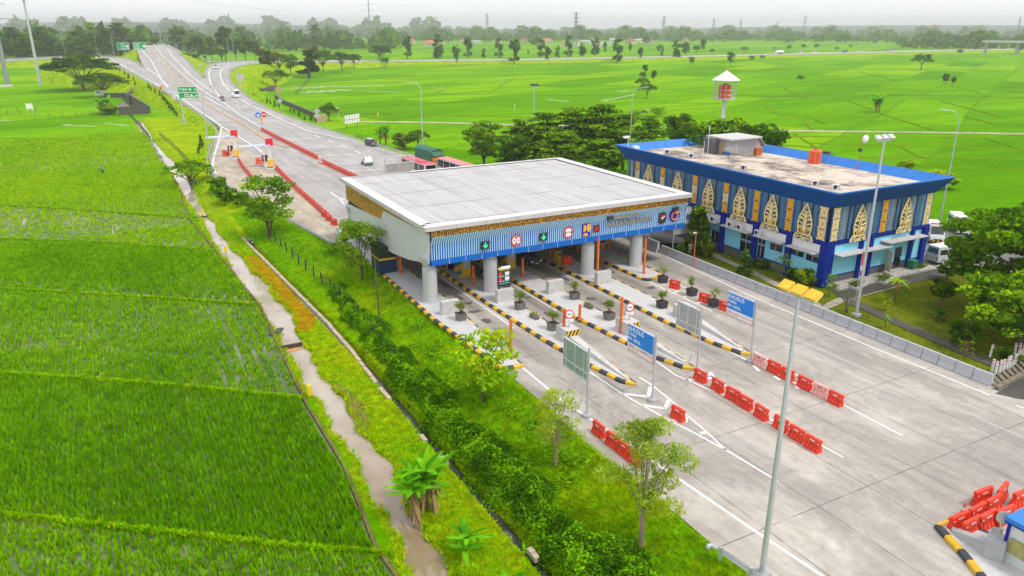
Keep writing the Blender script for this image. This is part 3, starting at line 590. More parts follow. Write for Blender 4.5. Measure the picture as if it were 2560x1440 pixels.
mb = MB(); mb.slab([(-.4, -.055, .0), (-.2, -.055, .3), (.45, -.055, .32), (.5, -.055, .2), (.1, -.055, .16), (-.2, -.055, .02)], (0, -.02, 0)); mb.m = 1; mb.slab([(-.2, -.055, .0), (.1, -.055, .14), (.5, -.055, .18), (.15, -.055, 0), (-.02, -.055, -.25)], (0, -.02, 0)); mb.obj('emblem', [SIGNR, SIGNW], t)
t = thing('emblem_panel', 'round blue panel with orange ring emblem at the canopy end', 'emblem', (59.75, 69.22, 6.3)); MB().disc((0, 0, 0), .78, (0, -1, 0), .05, 24).obj('panel', PUR, t); mb = MB(); L = [(.46*math.cos(a), -.08, -.1+.46*math.sin(a)) for a in np.linspace(0, 2*PI, 22)]; mb.tube(L, .1, 6, False); mb.slab([(.2, -.08, .3), (.35, -.08, .75), (.6, -.08, .45), (.85, -.08, .3), (.5, -.08, .2)], (0, -.03, 0)); mb.obj('emblem', mat('orange_enamel', (.85, .30, .03), .4), t)
for x, z in ((49.9, 7.2), (59.5, 7.2)): t = thing('floodlight', 'small black floodlight above the '+('red cross emblem' if x < 52 else 'round blue emblem'), 'floodlight', (x, 69.0, z)); MB().box((0, -.2, .0), (.75, .35, .4)).obj('lamp_body', BLK, t); MB().bar((0, 0, 0), (0, .3, .1), .06).obj('bracket', BLK, t)
# hanging clearance bars
mstripe = NT('red_white_stripe'); X = mstripe.sep(mstripe.pos()); f_ = mstripe.math('FRACT', mstripe.math('MULTIPLY', mstripe.math('ADD', X[0], mstripe.math('MULTIPLY', X[2], .8)), 2.6)); mstripe.bsdf(mstripe.mix(mstripe.math('GREATER_THAN', f_, .5), (.75, .02, .02), (.8, .8, .8)), .5); RWS = mstripe.m
for x, y in ((36.1, 74.6), (43.2, 74.6)):
    t = thing('clearance_bar', 'hanging blue and red striped height bar '+('beside pillar 03' if x < 40 else 'above the silver car'), 'height bar', (x, y, 0), group='height bars hanging under the canopy'); MB().box((0, 0, 2.85), (2.2, .06, .42)).obj('stripe_panel', RWS, t); MB().box((0, 0, 3.3), (2.2, .06, .42)).obj('text_panel', MBLUE, t); text('lettering', 'TINGGI MAKS. 4.200 m', .19, SIGNW, (0, -.04, 3.3), (1, 0, 0), (0, 0, 1), t); mb = MB(); [mb.tube([(q, 0, 3.5), (q, 0, 5.25)], .02, 5) for q in (-.9, .9)]; mb.obj('hanger', STEELD, t)
# ---------------------------------------------------------------- islands
def kerb_mats(): return [YEL, BLK]
def island(label, poly, kerbs, h=.27):
    t = thing('traffic_island', label, 'traffic island', (poly[0][0], poly[0][1], 0), group='toll lane islands'); ox, oy = poly[0]
    mb = MB(); mb.prism([(x-ox, y-oy) for x, y in poly], 0, h-.02); mb.obj('slab', CONCW if 'left' not in label else mat('smooth_pale_concrete', (.50, .50, .50), .6, var=.12, dirt=.2), t)
    for kb, w in kerbs:
        L = dens(kb, .3); acc = 0; mb = MB(); seg = []; col = 0; A, B = ribbon([(x, y, 0) for x, y in L], w)
        run = 0; tot = sum(math.dist(p, q) for p, q in zip(L[:-1], L[1:]))
        for i in range(len(L)-1):
            mb.m = int(max(0, tot-run-.01)/.95) % 2; a0, b0, a1, b1 = A[i], B[i], A[i+1], B[i+1]; ch = (0.06)
            vs = [(p.x-ox, p.y-oy, z) for p, z in ((a0, 0), (b0, 0), (b0, h-ch), (b0.lerp(a0, .18), h+.01), (a0.lerp(b0, .18), h+.01), (a0, h-ch))]+[(p.x-ox, p.y-oy, z) for p, z in ((a1, 0), (b1, 0), (b1, h-ch), (b1.lerp(a1, .18), h+.01), (a1.lerp(b1, .18), h+.01), (a1, h-ch))]
            mb.add(vs, [(k, (k+1) % 6, 6+(k+1) % 6, 6+k) for k in range(6)]+[(5, 4, 3, 2, 1, 0), (6, 7, 8, 9, 10, 11)])
            run += math.dist(L[i], L[i+1])
        mb.obj('kerb', [mat('kerb_yellow', (.74, .43, .015), .55, var=.22, scale=3, dirt=.55), mat('kerb_black', (.045, .047, .052), .6, var=.4, scale=4)], t)
    return t
island('long left edge island with curved yellow black kerb beside the grass', [(28.95, 51.9), (29.0, 58), (29.5, 64), (29.9, 70), (29.9, 104), (26.9, 104), (26.6, 82), (26.5, 74), (26.3, 66), (26.6, 60), (27.1, 52)], [([(26.62, 84), (26.55, 75), (26.35, 66), (26.65, 60), (27.15, 52.1), (29.0, 51.9)], .44), ([(28.95, 52), (29.0, 58), (29.45, 64), (29.8, 69), (29.8, 103)], .2)])
ISL = [('island with pillar 03 and the electronic board, striped kerb to a yellow tip', [(35.4, 44.1), (36.1, 50), (36.1, 104), (33.1, 104), (33.1, 66), (33.4, 56), (33.9, 50), (34.7, 45.2)], [([(33.2, 103), (33.2, 66), (33.5, 56), (34.0, 50), (34.75, 45.3), (35.4, 44.3)], .42), ([(35.4, 44.3), (36.0, 50), (36.0, 103)], .2)]),
       ('island between the two blue sign lanes with pillar 01, striped kerb', [(41.75, 44.2), (42.5, 50), (42.5, 104), (39.15, 104), (39.15, 60), (39.6, 54), (40.2, 48), (41.1, 44.8)], [([(39.25, 103), (39.25, 60), (39.7, 54), (40.25, 48), (41.1, 45), (41.7, 44.4)], .42), ([(41.75, 44.5), (42.4, 50), (42.4, 103)], .2)]),
       ('island under the third column with the frame sign, striped kerb', [(48.3, 44.1), (49.6, 51), (49.9, 60), (49.9, 104), (46.5, 104), (46.5, 54), (46.9, 48), (47.6, 44.6)], [([(46.6, 103), (46.6, 54), (47.0, 48), (47.65, 44.8), (48.25, 44.3)], .42), ([(48.3, 44.5), (49.5, 51), (49.8, 60), (49.8, 103)], .2)]),
       ('short island ending round at the fourth column, striped kerb', [(53.2, 65.3), (55.4, 65.5), (56.2, 67.0), (56.2, 104), (52.7, 104), (52.7, 66)], [([(52.8, 103), (52.8, 66), (53.3, 65.4), (55.3, 65.6), (56.05, 67), (56.05, 74)], .42), ([(56.05, 74), (56.05, 103)], .2)])]
for q in ISL: island(*q)
island('island at the lower corner by the blue booth, striped kerb', [(39.75, 20.7), (38.7, 18.5), (37.6, 16.6), (37.3, 8), (42.5, 8), (42.3, 17.5), (41.0, 20.6)], [([(41.0, 20.65), (39.75, 20.7), (38.7, 18.5), (37.6, 16.6), (37.3, 8)], .46), ([(42.2, 14), (42.15, 17.5), (41.1, 20.4)], .3)])
# impact wedges with chevron block
def m_chev():
    t = NT('chevron_stripe'); X = t.sep(t.pos()); f = t.math('FRACT', t.math('MULTIPLY', t.math('SUBTRACT', X[0], t.math('MULTIPLY', X[2], .5)), 2.5)); t.bsdf(t.mix(t.math('GREATER_THAN', f, .5), (.02, .02, .022), (.80, .48, .01)), .5); return t.m
CHEV = m_chev()
for i, (x, yb, xt, yt) in enumerate([(36.2-.75, 54.4, 35.25, 45.2), (42.2-.7, 53.2, 41.6, 45.4), (48.9, 53.6, 48.2, 45.6)]):
    t = thing('crash_wedge', ['white concrete crash wedge behind the greenish frame sign', 'white concrete crash wedge behind the nearer blue sign', 'white concrete crash wedge beside the silver frame sign'][i], 'crash wedge', (x, yb, .22), group='crash wedges at the island noses')
    mb = MB(); dx = xt-x; dy = yt-yb; mb.add([(-.5, -.5, 0), (.5, -.5, 0), (.42, -.5, .66), (-.42, -.5, .66), (dx-.12, dy, 0), (dx+.12, dy, 0), (dx+.12, dy, .12), (dx-.12, dy, .12)], [(0, 3, 2, 1), (4, 5, 6, 7), (0, 1, 5, 4), (1, 2, 6, 5), (2, 3, 7, 6), (3, 0, 4, 7)]); mb.obj('ramp', CONCW, t); MB().box((0, .45, .62), (1.5, 1.9, 1.24), top=.96).obj('block', CONCW, t)
    if i < 2: MB().box((0, -.50, .93), (1.4, .06, .5)).obj('chevron_panel', CHEV, t)
    if i < 2:
        r = thing('no_entry_stop_sign', 'round red rimmed stop sign with black bar on the '+('greenish frame side' if i == 0 else 'blue sign side')+' crash wedge', 'sign', (x, yb+.25, 1.45), group='round stop signs on the wedges'); MB().tube([(0, 0, 0), (0, 0, 1.0)], .035, 8).obj('pole', ORNG, r); MB().disc((0, .0, 1.35), .43, (-.25, -1, .15), .03, 26).obj('rim', SIGNR, r); MB().disc((-.009, -.034, 1.355), .33, (-.25, -1, .15), .012, 26).obj('face', SIGNW, r); mb = MB(); mb.box((-.02, -.055, 1.35), (.42, .03, .07), -.24); mb.obj('bar', BLK, r); MB().box((0, -.06, .72), (.78, .03, .32), -.2).obj('plate', SIGNW, r); mb = MB(); [mb.box((-.24+.08*k, -.085+.016*(3-k)*.0-.0, .72), (.05, .02, .08), -.2) for k in range(7)]; mb.obj('plate_mark', mat('grey_print', (.45, .45, .47), .6), r)
# block walls with optional board
for i, (x, y) in enumerate([(28.35, 66.2), (34.95, 66.7), (41.2, 66.6), (47.7, 66.7)]):
    t = thing('concrete_block', ['pale concrete block before the leftmost column', 'pale concrete block carrying the electronic price board', 'pale concrete block between pillar 01 and the third column', 'pale concrete block in front of the third column'][i], 'concrete block', (x, y, .22), group='upright concrete blocks on the islands'); mb = MB(); mb.box((0, 0, .72), (1.95, .62, 1.44), top=.985); mb.obj('block', CONCW, t)
t = thing('electronic_board', 'black electronic board with red and white panels on a concrete block', 'display board', (35.0, 66.75, 1.66)); MB().box((0, .12, 1.45), (1.55, .2, 2.2)).obj('cabinet', BLK, t); mb = MB(); [mb.box((q, .12, .2), (.12, .12, .4)) for q in (-.6, .6)]; mb.obj('stand', BLK, t)
DW = emit('display_white', (.85, .85, .85), 1.); DR = emit('display_red', (.75, .03, .03), 1.); DG = emit('display_green', (.1, .75, .6), .9); DY = emit('display_yellow', (.8, .65, .05), .9)
mb = MB(); y = .01; rr = random.Random(2)
def cell(x, z, w, h, k): mb.m = k; mb.box((x, y, z), (w, .02, h))
cell(.15, 2.35, 1.1, .28, 0); cell(-.58, 2.3, .3, .22, 3)
for k in range(6): cell(-.5+.2*k, 2.08, .14, .06, 3)
for z in (1.68, 1.12):
    cell(-.48, z, .36, .34, 1)
    for j in range(3):
        for k in range(3): cell(.15+.17*k, z+.12-.12*j, .13, .09, 0)
    for k in range(6): cell(-.55+.2*k, z-.27, .15, .05, 2 if k % 2 else 0)
for k in range(7): cell(-.55+.18*k, .6, .13, .06, 2)
mb.obj('display', [DW, DR, DG, DY], t)
# numbered pillars
PILT = NT('pillar_stripe'); X = PILT.sep(PILT.pos()); f = PILT.math('FRACT', PILT.math('MULTIPLY', PILT.math('ADD', X[2], PILT.math('MULTIPLY', X[1], .5)), .8)); PILT.bsdf(PILT.mix(PILT.math('GREATER_THAN', f, .45), (.02, .16, .22), (.62, .34, .01)), .5)
for x, y, num in ((34.75, 76.2, '03'), (40.9, 76.5, '01')):
    t = thing('lane_pillar', 'yellow toll booth pillar numbered '+num+' with teal stripes', 'toll pillar', (x, y, .22), group='numbered lane pillars'); MB().box((0, .8, 1.6), (1.35, 1.7, 3.2)).obj('body', PILT.m, t); MB().box((.12, -.08, 1.6), (1.1, .06, 3.2)).obj('front_panel', YEL, t); MB().box((.12, -.13, 1.55), (.8, .04, .95)).obj('poster', mat('pale_teal_poster', (.45, .55, .48), .5, var=.5, scale=6), t); text('lettering', num, .5, BLK, (.12, -.12, 2.75), (1, 0, 0), (0, 0, 1), t)
    b = thing('toll_booth', 'glazed toll booth behind pillar '+num, 'toll booth', (x+.2, y+5, .22), group='toll booths under the canopy'); MB().box((0, 0, .55), (1.7, 2.8, 1.1)).obj('wall', NAVYD, b); MB().box((0, 0, 1.7), (1.64, 2.74, 1.2)).obj('window', GLASS, b); MB().box((0, 0, 2.42), (1.9, 3., .24)).obj('roof', BLUEL, b)
for x, y in ((48.2, 80.5), (54.3, 80.2)): t = thing('toll_booth', 'glazed toll booth behind the '+('third' if x < 50 else 'fourth')+' column', 'toll booth', (x, y+5, .22), group='toll booths under the canopy'); MB().box((0, 0, .55), (1.7, 2.8, 1.1)).obj('wall', NAVYD, t); MB().box((0, 0, 1.7), (1.64, 2.74, 1.2)).obj('window', GLASS, t); MB().box((0, 0, 2.42), (1.9, 3., .24)).obj('roof', BLUEL, t)
t = thing('side_cabin', 'dark navy cabin with yellow stripe below the canopy side', 'cabin', (27.3, 83.5, .2)); MB().box((0, 0, .85), (2.1, 3.2, 1.7)).obj('lower_wall', NAVYD, t); MB().box((0, 0, 1.8), (2.14, 3.24, .22)).obj('stripe', YEL, t); MB().box((0, 0, 2.6), (2.1, 3.2, 1.4)).obj('upper_wall', mat('dark_green_wall', (.012, .03, .012), .5), t)
# orange posts, machines
def orange_post(u, v, vt, lab, zb=0.22):
    x, y, _ = P(u, v, zb); h = HT(u, v, vt, zb); t = thing('orange_post', lab, 'post', (x, y, zb), group='orange steel posts on the islands'); mb = MB(); mb.box((0, 0, h/2), (.2, .06, h)); mb.box((-.1, .06, h/2), (.04, .16, h)); mb.box((.1, .06, h/2), (.04, .16, h)); mb.obj('channel', ORNG, t); MB().box((0, 0, .06), (.4, .4, .1)).obj('foot', ORNG, t); MB().box((0, -.05, h*.45), (.09, .05, h*.5)).obj('strip', mat('orange_yellow_strip', (.75, .30, .01), .5), t)
for u, v, vt, lab in [(1278, 893, 800, 'orange post at the end of the left edge island'), (1410, 846, 772, 'orange post left of the nearer round stop sign'), (1450, 800, 761, 'short orange post behind the nearer round stop sign'), (1552, 832, 743, 'orange post left of the farther round stop sign'), (1066, 736, 682, 'orange post beside the leftmost column'), (1002, 682, 630, 'orange post at the dark cabin'), (1184, 712, 664, 'orange post right of pillar 03'), (1214, 706, 660, 'orange post left of the second column'), (1307, 691, 645, 'orange post beside pillar 01'), (1375, 645, 605, 'orange post behind the silver car'), (1398, 640, 600, 'orange post beside the slim yellow machine'), (1521, 625, 585, 'orange post behind the fourth column'), (1493, 700, 595, 'tall orange pipe at the third column'), (1610, 684, 595, 'tall orange pipe at the fourth column')]: orange_post(u, v, vt, lab)
for u, v, vt, lab in [(1505, 622, 597, 'yellow toll machine left of the fourth column'), (1388, 645, 615, 'yellow toll machine behind the red panel'), (1122, 672, 640, 'yellow toll machine behind pillar 03'), (1397, 660, 625, 'slim yellow card machine before the red panel')]:
    x, y, _ = P(u, v, .22); h = HT(u, v, vt, .22); t = thing('toll_machine', lab, 'toll machine', (x, y, .22), group='yellow toll machines under the canopy'); MB().box((0, 0, h/2), (.55, .45, h), top=.95).obj('cabinet', mat('machine_yellow', (.62, .34, .01), .5), t); MB().box((0, -.235, h*.75), (.4, .03, h*.25)).obj('panel', BLK, t); MB().box((0, 0, h+.03), (.62, .55, .06)).obj('cap', STEELD, t)
x, y, _ = P(1418, 663, .22); t = thing('plastic_board', 'plain red plastic panel standing on the island under the canopy', 'panel', (x, y, .22)); MB().box((0, 0, .62), (1.25, .16, .98)).obj('board', RED, t); mb = MB(); [mb.box((q, 0, .08), (.2, .5, .16)) for q in (-.45, .45)]; mb.obj('foot', RED, t)
x, y, _ = P(1480, 632, .22); t = thing('barrier_arm', 'white lane barrier arm behind the third column', 'barrier arm', (x, y, .2)); MB().box((0, 0, .5), (.35, .35, 1.)).obj('housing', YEL, t); MB().bar((0, 0, .9), (3.0, .3, 1.0), .09).obj('arm', WHITE, t)
x, y, _ = P(1440, 610, .22); t = thing('barrier_arm', 'red and white lane barrier arm behind the silver car', 'barrier arm', (x, y, .2)); MB().box((0, 0, .5), (.35, .35, 1.)).obj('housing', YEL, t); MB().bar((0, 0, .9), (-3.0, -.4, 1.4), .09).obj('arm', SIGNR, t)
# pots
def bonsai(seed, mats, n=420, r=.52, fl=.62, hz=.9, leaf=.1):
    g = np.random.default_rng(seed); cl = g.normal(0, 1, (9, 3)); cl /= np.linalg.norm(cl, axis=1)[:, None]; cl = cl*np.array([r*.7, r*.7, r*fl*.6])*g.uniform(.5, 1.1, (9, 1))+[0, 0, hz]
    c = cl[g.integers(0, 9, n)]+g.normal(0, .14, (n, 3)); return leafcards('foliage', c, leaf, mats, g)
def leafcards(name, c, size, mats, g, upb=.4, mi=None, asp=.55):
    n = len(c); nr = g.normal(0, 1, (n, 3)); nr[:, 2] = np.abs(nr[:, 2])+upb; nr /= np.linalg.norm(nr, axis=1)[:, None]
    a = np.cross(nr, g.normal(0, 1, (n, 3))); a /= np.linalg.norm(a, axis=1)[:, None]+1e-9; b = np.cross(nr, a); sz = (size*g.uniform(.6, 1.35, n))[:, None] if np.isscalar(size) else size[:, None]
    v = np.stack([c-a*sz, c-b*sz*asp, c+a*sz, c+b*sz*asp], 1).reshape(-1, 3); f = np.arange(4*n).reshape(n, 4)
    return npmesh(name, v, f, mats, mi if mi is not None else g.integers(0, len(mats), n))
LB1, LB2, LB3 = leafmat('bonsai_leaf', (.19, .29, .03)), leafmat('bonsai_leaf_pale', (.34, .40, .08)), leafmat('bonsai_leaf_dark', (.10, .18, .02))
POTM = mat('weathered_pot', (.17, .165, .15), .9, var=.55, scale=2.5, dirt=.4, bump=.4); POTD = mat('dark_pot', (.05, .052, .055), .85, var=.5, scale=2.5, dirt=.3); SOIL = mat('soil', (.05, .032, .02), 1., var=.4, scale=6)
def pot(x, y, zb, lab, seed, dark, sc=1., pale=False, wide=1.):
    t = thing('potted_bush', lab, 'potted plant', (x, y, zb), rz=random.uniform(-.15, .15), group='square potted bushes on the toll plaza'); mb = MB()
    mb.box((0, 0, .36), (.82*sc, .82*sc, .72*sc), top=1.12); mb.box((0, 0, .70*sc), (.98*sc, .98*sc, .12)); mb.obj('pot', POTD if dark else POTM, t); MB().box((0, 0, .755*sc), (.8*sc, .8*sc, .03)).obj('soil', SOIL, t)
    mb = MB(); g = random.Random(seed)
    for k in range(4): a = g.uniform(0, 6.3); mb.tube([(0, 0, .7*sc), (.06*math.cos(a), .06*math.sin(a), 1.0*sc), (.3*math.cos(a), .3*math.sin(a), 1.45*sc)], [.045, .035, .012], 6)
    mb.obj('trunk', BARK, t); link('foliage', bonsai(seed, [LB2, LB1] if pale else [LB1, LB3, LB2], 300 if pale else 520, .66*wide, .7, 1.62*sc, .08), t)
for i, (x, y, zb, lab, dk, pale, wide) in enumerate([(28.6, 64.0, .22, 'green bush in a weathered square pot beside the leftmost block', 0, 0, 1), (35.3, 63.9, .22, 'green bush in a grey pot just past the electronic board block', 0, 0, 1), (35.4, 57.4, .22, 'green bush in a grey pot nearest the orange post of the first wedge', 0, 0, 1), (42.0, 63.8, .22, 'bushy green plant in a mossy pot right of the third pale block', 0, 0, 1.1), (41.8, 57.1, .22, 'round bush in a grey pot left of the farther stop sign', 0, 0, 1), (48.6, 57.2, .22, 'green bush in a black pot beside the silver frame sign island', 1, 0, .95), (54.4, 64.2, .0, 'sparse pale bush in a dark pot at the short island nose', 1, 1, 1.), (54.4, 59.2, .0, 'olive bush in a dark pot between two red barriers', 1, 0, .95), (54.1, 55.4, .0, 'spreading light green bush in a dark pot beside the farther blue sign', 1, 1, 1.25)]): pot(x, y, zb, lab, 40+i, dk, 1., pale, wide)
for i, (x, y) in enumerate([(35.3, 60.9), (41.8, 60.8)]):
    t = thing('plant_trough', 'low mossy concrete trough between the '+('first pair of grey pots' if i == 0 else 'mossy pot and the round bush'), 'planter', (x, y, .22), rz=.1, group='low plant troughs'); mb = MB(); mb.box((0, 0, .2), (.4, 1.1, .4), top=1.1); mb.obj('trough', POTM, t); g = np.random.default_rng(i); link('foliage', leafcards('foliage', g.normal(0, 1, (120, 3))*[.12, .35, .1]+[0, 0, .52], .07, [LB1, LB2, mat('dry_leaf', (.35, .25, .10), .9)], g), t)
# ---------------------------------------------------------------- plastic water barriers
def barrier_proto(name, label, m, L=1.22, h=1.0, group=None, holes=False):
    t = thing(name, label, 'road barrier', (0, 0, 0), group=group); mb = MB(); N = 12
    prof = [(.25, 0), (.26, .16), (.17, .36), (.13, .46), (.125, .92), (.10, h)]
    for i in range(N):
        a, b = -L/2+L*i/N, -L/2+L*(i+1)/N; g = .72 if i % 3 == 1 else 1.
        A = [(a, w*(g if .1 < z < .6 else 1), z) for w, z in prof]+[(a, -w*(g if .1 < z < .6 else 1), z) for w, z in prof[::-1]]; B = [(b, p[1], p[2]) for p in A]
        n = len(A); mb.add(A+B, [(k, (k+1) % n, n+(k+1) % n, n+k) for k in range(n)]+[tuple(range(n-1, -1, -1)), tuple(range(n, 2*n))])
    for e in (-1, 1):
        for z in ((.3, .75) if e > 0 else (.5, .93)): mb.box((e*(L/2+.045), 0, z), (.1, .2, .16))
    if holes:
        mb.box((0, 0, h+.09), (L*.96, .1, .05)); [mb.box((-L*.42+L*.84*k/3, 0, h+.03), (.09, .1, .1)) for k in range(4)]; rf = MB(); [rf.box((sx*L*.3, sy*.13, h*.82), (.16, .02, .12)) for sx in (-1, 1) for sy in (-1, 1)]; rf.box((0, 0, h+.13), (.3, .12, .03)); rf.obj('reflector', WHITE, t)
    mb.obj('body', m, t); mb = MB()
    for sg in (-1, 1):
        for k in range(3): mb.add([(q, sg*w, z) for q, w, z in ((-.38+.34*k, .185, .36), (-.33+.34*k, .185, .36), (-.19+.34*k, .135, .60), (-.24+.34*k, .135, .60))], [(0, 1, 2, 3)])
    mb.obj('groove', mat('groove_'+m.name, tuple(c*.45 for c in m.node_tree.nodes['Principled BSDF'].inputs['Base Color'].default_value[:3]) if False else ((.36, .018, .008) if m is not PINK else (.62, .16, .12)), .6), t)
    if not holes:
        mb = MB(); [mb.box((-.18+.07*k, sg*.132, .78), (.05, .012, .11)) for sg in (-1, 1) for k in range(6)]; [mb.box((-.5, sg*.132, .72), (.1, .012, .07)) for sg in (-1, 1)]; mb.obj('print', WHITE if m is not PINK else mat('dark_print', (.22, .12, .08), .6), t)
    return t
used = set()
RP0 = barrier_proto('water_barrier', 'x', RED, group='red plastic barriers'); PK0 = barrier_proto('water_barrier', 'x', PINK, group='red plastic barriers')
def place(proto, x, y, rz, lab, group, z=0.):
    if id(proto) not in used:
        used.add(id(proto)); proto.location = (x, y, z); proto.rotation_euler = (0, 0, rz); proto['label'] = lab; proto['group'] = group; return proto
    return dup(proto, (x, y, z), rz, lab, group)
rr = random.Random(11)
rowA = [(1897, 915, 1), (1930, 934, 0), (1967, 951, 0), (2011, 973, 0), (2050, 992, 1), (2087, 1013, 0)]
for i, (u, v, pk) in enumerate(rowA):
    x, y, _ = P(u, v); place(PK0 if pk else RP0, 47.35+rr.uniform(-.06, .06), y+.15, PI/2+rr.uniform(-.1, .1), ('faded pink' if pk else 'red')+' plastic barrier, '+ORD[i]+' from the farther blue sign pole in its row', 'barriers in the row behind the farther blue sign')
for i, (u, v) in enumerate([(1760, 952), (1803, 977), (1838, 1000), (1872, 1020), (1912, 1045), (1957, 1075), (1997, 1100), (2038, 1125)]):
    x, y, _ = P(u, v); place(RP0, 40.75+rr.uniform(-.05, .05)-(i*.06), y+.15, PI/2+rr.uniform(-.08, .08), 'red plastic barrier, '+ORD[i]+' from the silver frame sign pole in the eight barrier row', 'barriers in the long middle row')
x, y, _ = P(1694, 1048); place(RP0, x, y, PI/2+.05, 'single red plastic barrier standing past the nearer blue sign pole', 'barriers on the left lanes')
for i, (u, v) in enumerate([(1494, 1088), (1530, 1116), (1556, 1140), (1580, 1160)]): x, y, _ = P(u, v); place(RP0, 28.2, y, PI/2+rr.uniform(-.1, .1), 'red plastic barrier at the grass edge, '+ORD[i]+' from the greenish frame sign', 'barriers at the grass edge')
for i, (u, v) in enumerate([(1686, 721), (1761, 755), (1812, 776)]): x, y, _ = P(u, v); place(RP0, x, y, PI/2+.3+rr.uniform(-.1, .1), 'red plastic barrier among dark pots, '+ORD[i]+' from the short island', 'barriers between the pots')
dv = math.atan2(P(2490, 1262)[1]-P(2370, 1318)[1], P(2490, 1262)[0]-P(2370, 1318)[0])
PILE = [(2392, 1322, 'front left of the second line'), (2437, 1300, 'middle of the second line'), (2478, 1278, 'right end of the second line'), (2422, 1335, 'left end of the front line'), (2462, 1318, 'middle of the front line'), (2507, 1306, 'right end of the front line beside the booth'), (2452, 1258, 'left of the back line by the cone'), (2500, 1250, 'middle of the back line'), (2548, 1262, 'right end of the back line')]
for i, (u, v, w) in enumerate(PILE): x, y, _ = P(u, v); o = place(RP0, x, y, dv+(.25 if i == 7 else rr.uniform(-.06, .06)), 'red plastic barrier in the corner cluster, '+w, 'barriers clustered at the booth'); o.scale = (1.22, 1, 1.06)
CH0 = barrier_proto('water_barrier', 'x', REDC, L=1.52, h=.95, group='coral red chained barriers', holes=True)
def chain(pts, step, lab, group):
    w = [P(u, v) for u, v in pts]; L = 0; out = []; carry = 0
    for a, b in zip(w[:-1], w[1:]):
        d = math.dist(a, b); q = carry
        while q < d: t = q/d; out.append((a[0]+(b[0]-a[0])*t, a[1]+(b[1]-a[1])*t, math.atan2(b[1]-a[1], b[0]-a[0]))); q += step
        carry = q-d
    for k, (x, y, r) in enumerate(out):
        place(CH0, x, y, r, 'coral barrier in the '+lab+', '+(ORD[k] if k < len(ORD) else 'far')+' from far end', group)
chain([(655, 327), (700, 351), (797, 400)], 1.86, 'long median chain', 'long median chain of barriers'); chain([(808, 409), (868, 438), (900, 452)], 1.86, 'short chain behind the roof', 'short median chain of barriers')
chain([(597, 402), (612, 425), (642, 462)], 1.86, 'slanting apron chain', 'apron chain of barriers'); chain([(692, 424), (745, 478), (800, 527), (820, 545)], 1.86, 'apron edge chain behind the tree', 'apron edge chain of barriers')
for i, (u, v) in enumerate([(812, 542), (823, 552), (836, 562)]): x, y, _ = P(u, v); place(RP0, x, y, 1.9, 'loose red barrier before the canopy side, '+ORD[i]+' from the chain', 'loose barriers by the canopy')
for u, v, lab in [(568, 390, 'lone orange red barrier left of the far gantry'), (652, 409, 'orange red barrier left of the near gantry')]: x, y, _ = P(u, v); o = place(RP0, x, y, .1, lab, 'barriers by the gantries'); o.scale = (1.5, 1.5, 1.3)
def cone(x, y, lab, z=0.):
    t = thing('traffic_cone', lab, 'traffic cone', (x, y, z), group='traffic cones'); MB().box((0, 0, .03), (.5, .5, .06)).obj('base', REDC, t); MB().lathe((0, 0, .05), [(.19, 0), (.04, .85)], 12).obj('cone', REDC, t); MB().lathe((0, 0, .4), [(.135, 0), (.098, .2)], 12).obj('stripe', WHITE, t)
for u, v, lab in [(798, 408, 'traffic cone at the gap, end of the long red chain'), (806, 411, 'traffic cone at the gap, start of the short red chain'), (2406, 1288, 'faded traffic cone behind the corner barrier cluster'), (350, 164, 'orange traffic cone at the far gore nose'), (1470, 900, '')][:4]: x, y, z = P(u, v) if v > 300 else RP(u, v); cone(x, y, lab, z)
# ---------------------------------------------------------------- concrete jersey wall
def jersey():
    mb = MB(); a, b = -.742, .742; prof = [(.33, 0), (.33, .12), (.2, .38), (.12, 1.0), (-.12, 1.0), (-.2, .38), (-.33, .12), (-.33, 0)]
    A = [(x, a, z) for x, z in prof]; B = [(x, b, z) for x, z in prof]; n = 8; mb.add(A+B, [(n+k, n+(k+1) % n, (k+1) % n, k) for k in range(n)]+[tuple(range(n)), tuple(range(2*n-1, n-1, -1))]); return mb.mesh('jersey_barrier', mat('jersey_concrete', (.43, .45, .47), .8, var=.08, scale=.9, dirt=.25, bump=.15))
jm = jersey(); yy = 31.1; k = 0
while yy < 74:
    x = 61.35+.018*(yy-31)+.0; o = link('jersey_barrier', jm, None, (x, yy, .0)); o.rotation_euler = (rr.uniform(-.006, .006), 0, rr.uniform(-.012, .012)); tag(o, 'grey concrete barrier, '+ORD[k]+' from the near end of the wall before the blue building', 'road barrier', 'concrete barriers along the plaza edge'); yy += 1.56; k += 1
for k, (u, v) in enumerate([(1632, 625), (1610, 612), (1588, 601), (1570, 590)]): x, y, _ = P(u, v); o = link('jersey_barrier', jm, None, (x, y, 0)); o.scale = (1.15, 1.5, 1.4); tag(o, 'grey concrete barrier in shade right of the fourth column, '+ORD[k]+' from the front', 'road barrier', 'shaded concrete barriers behind the column')
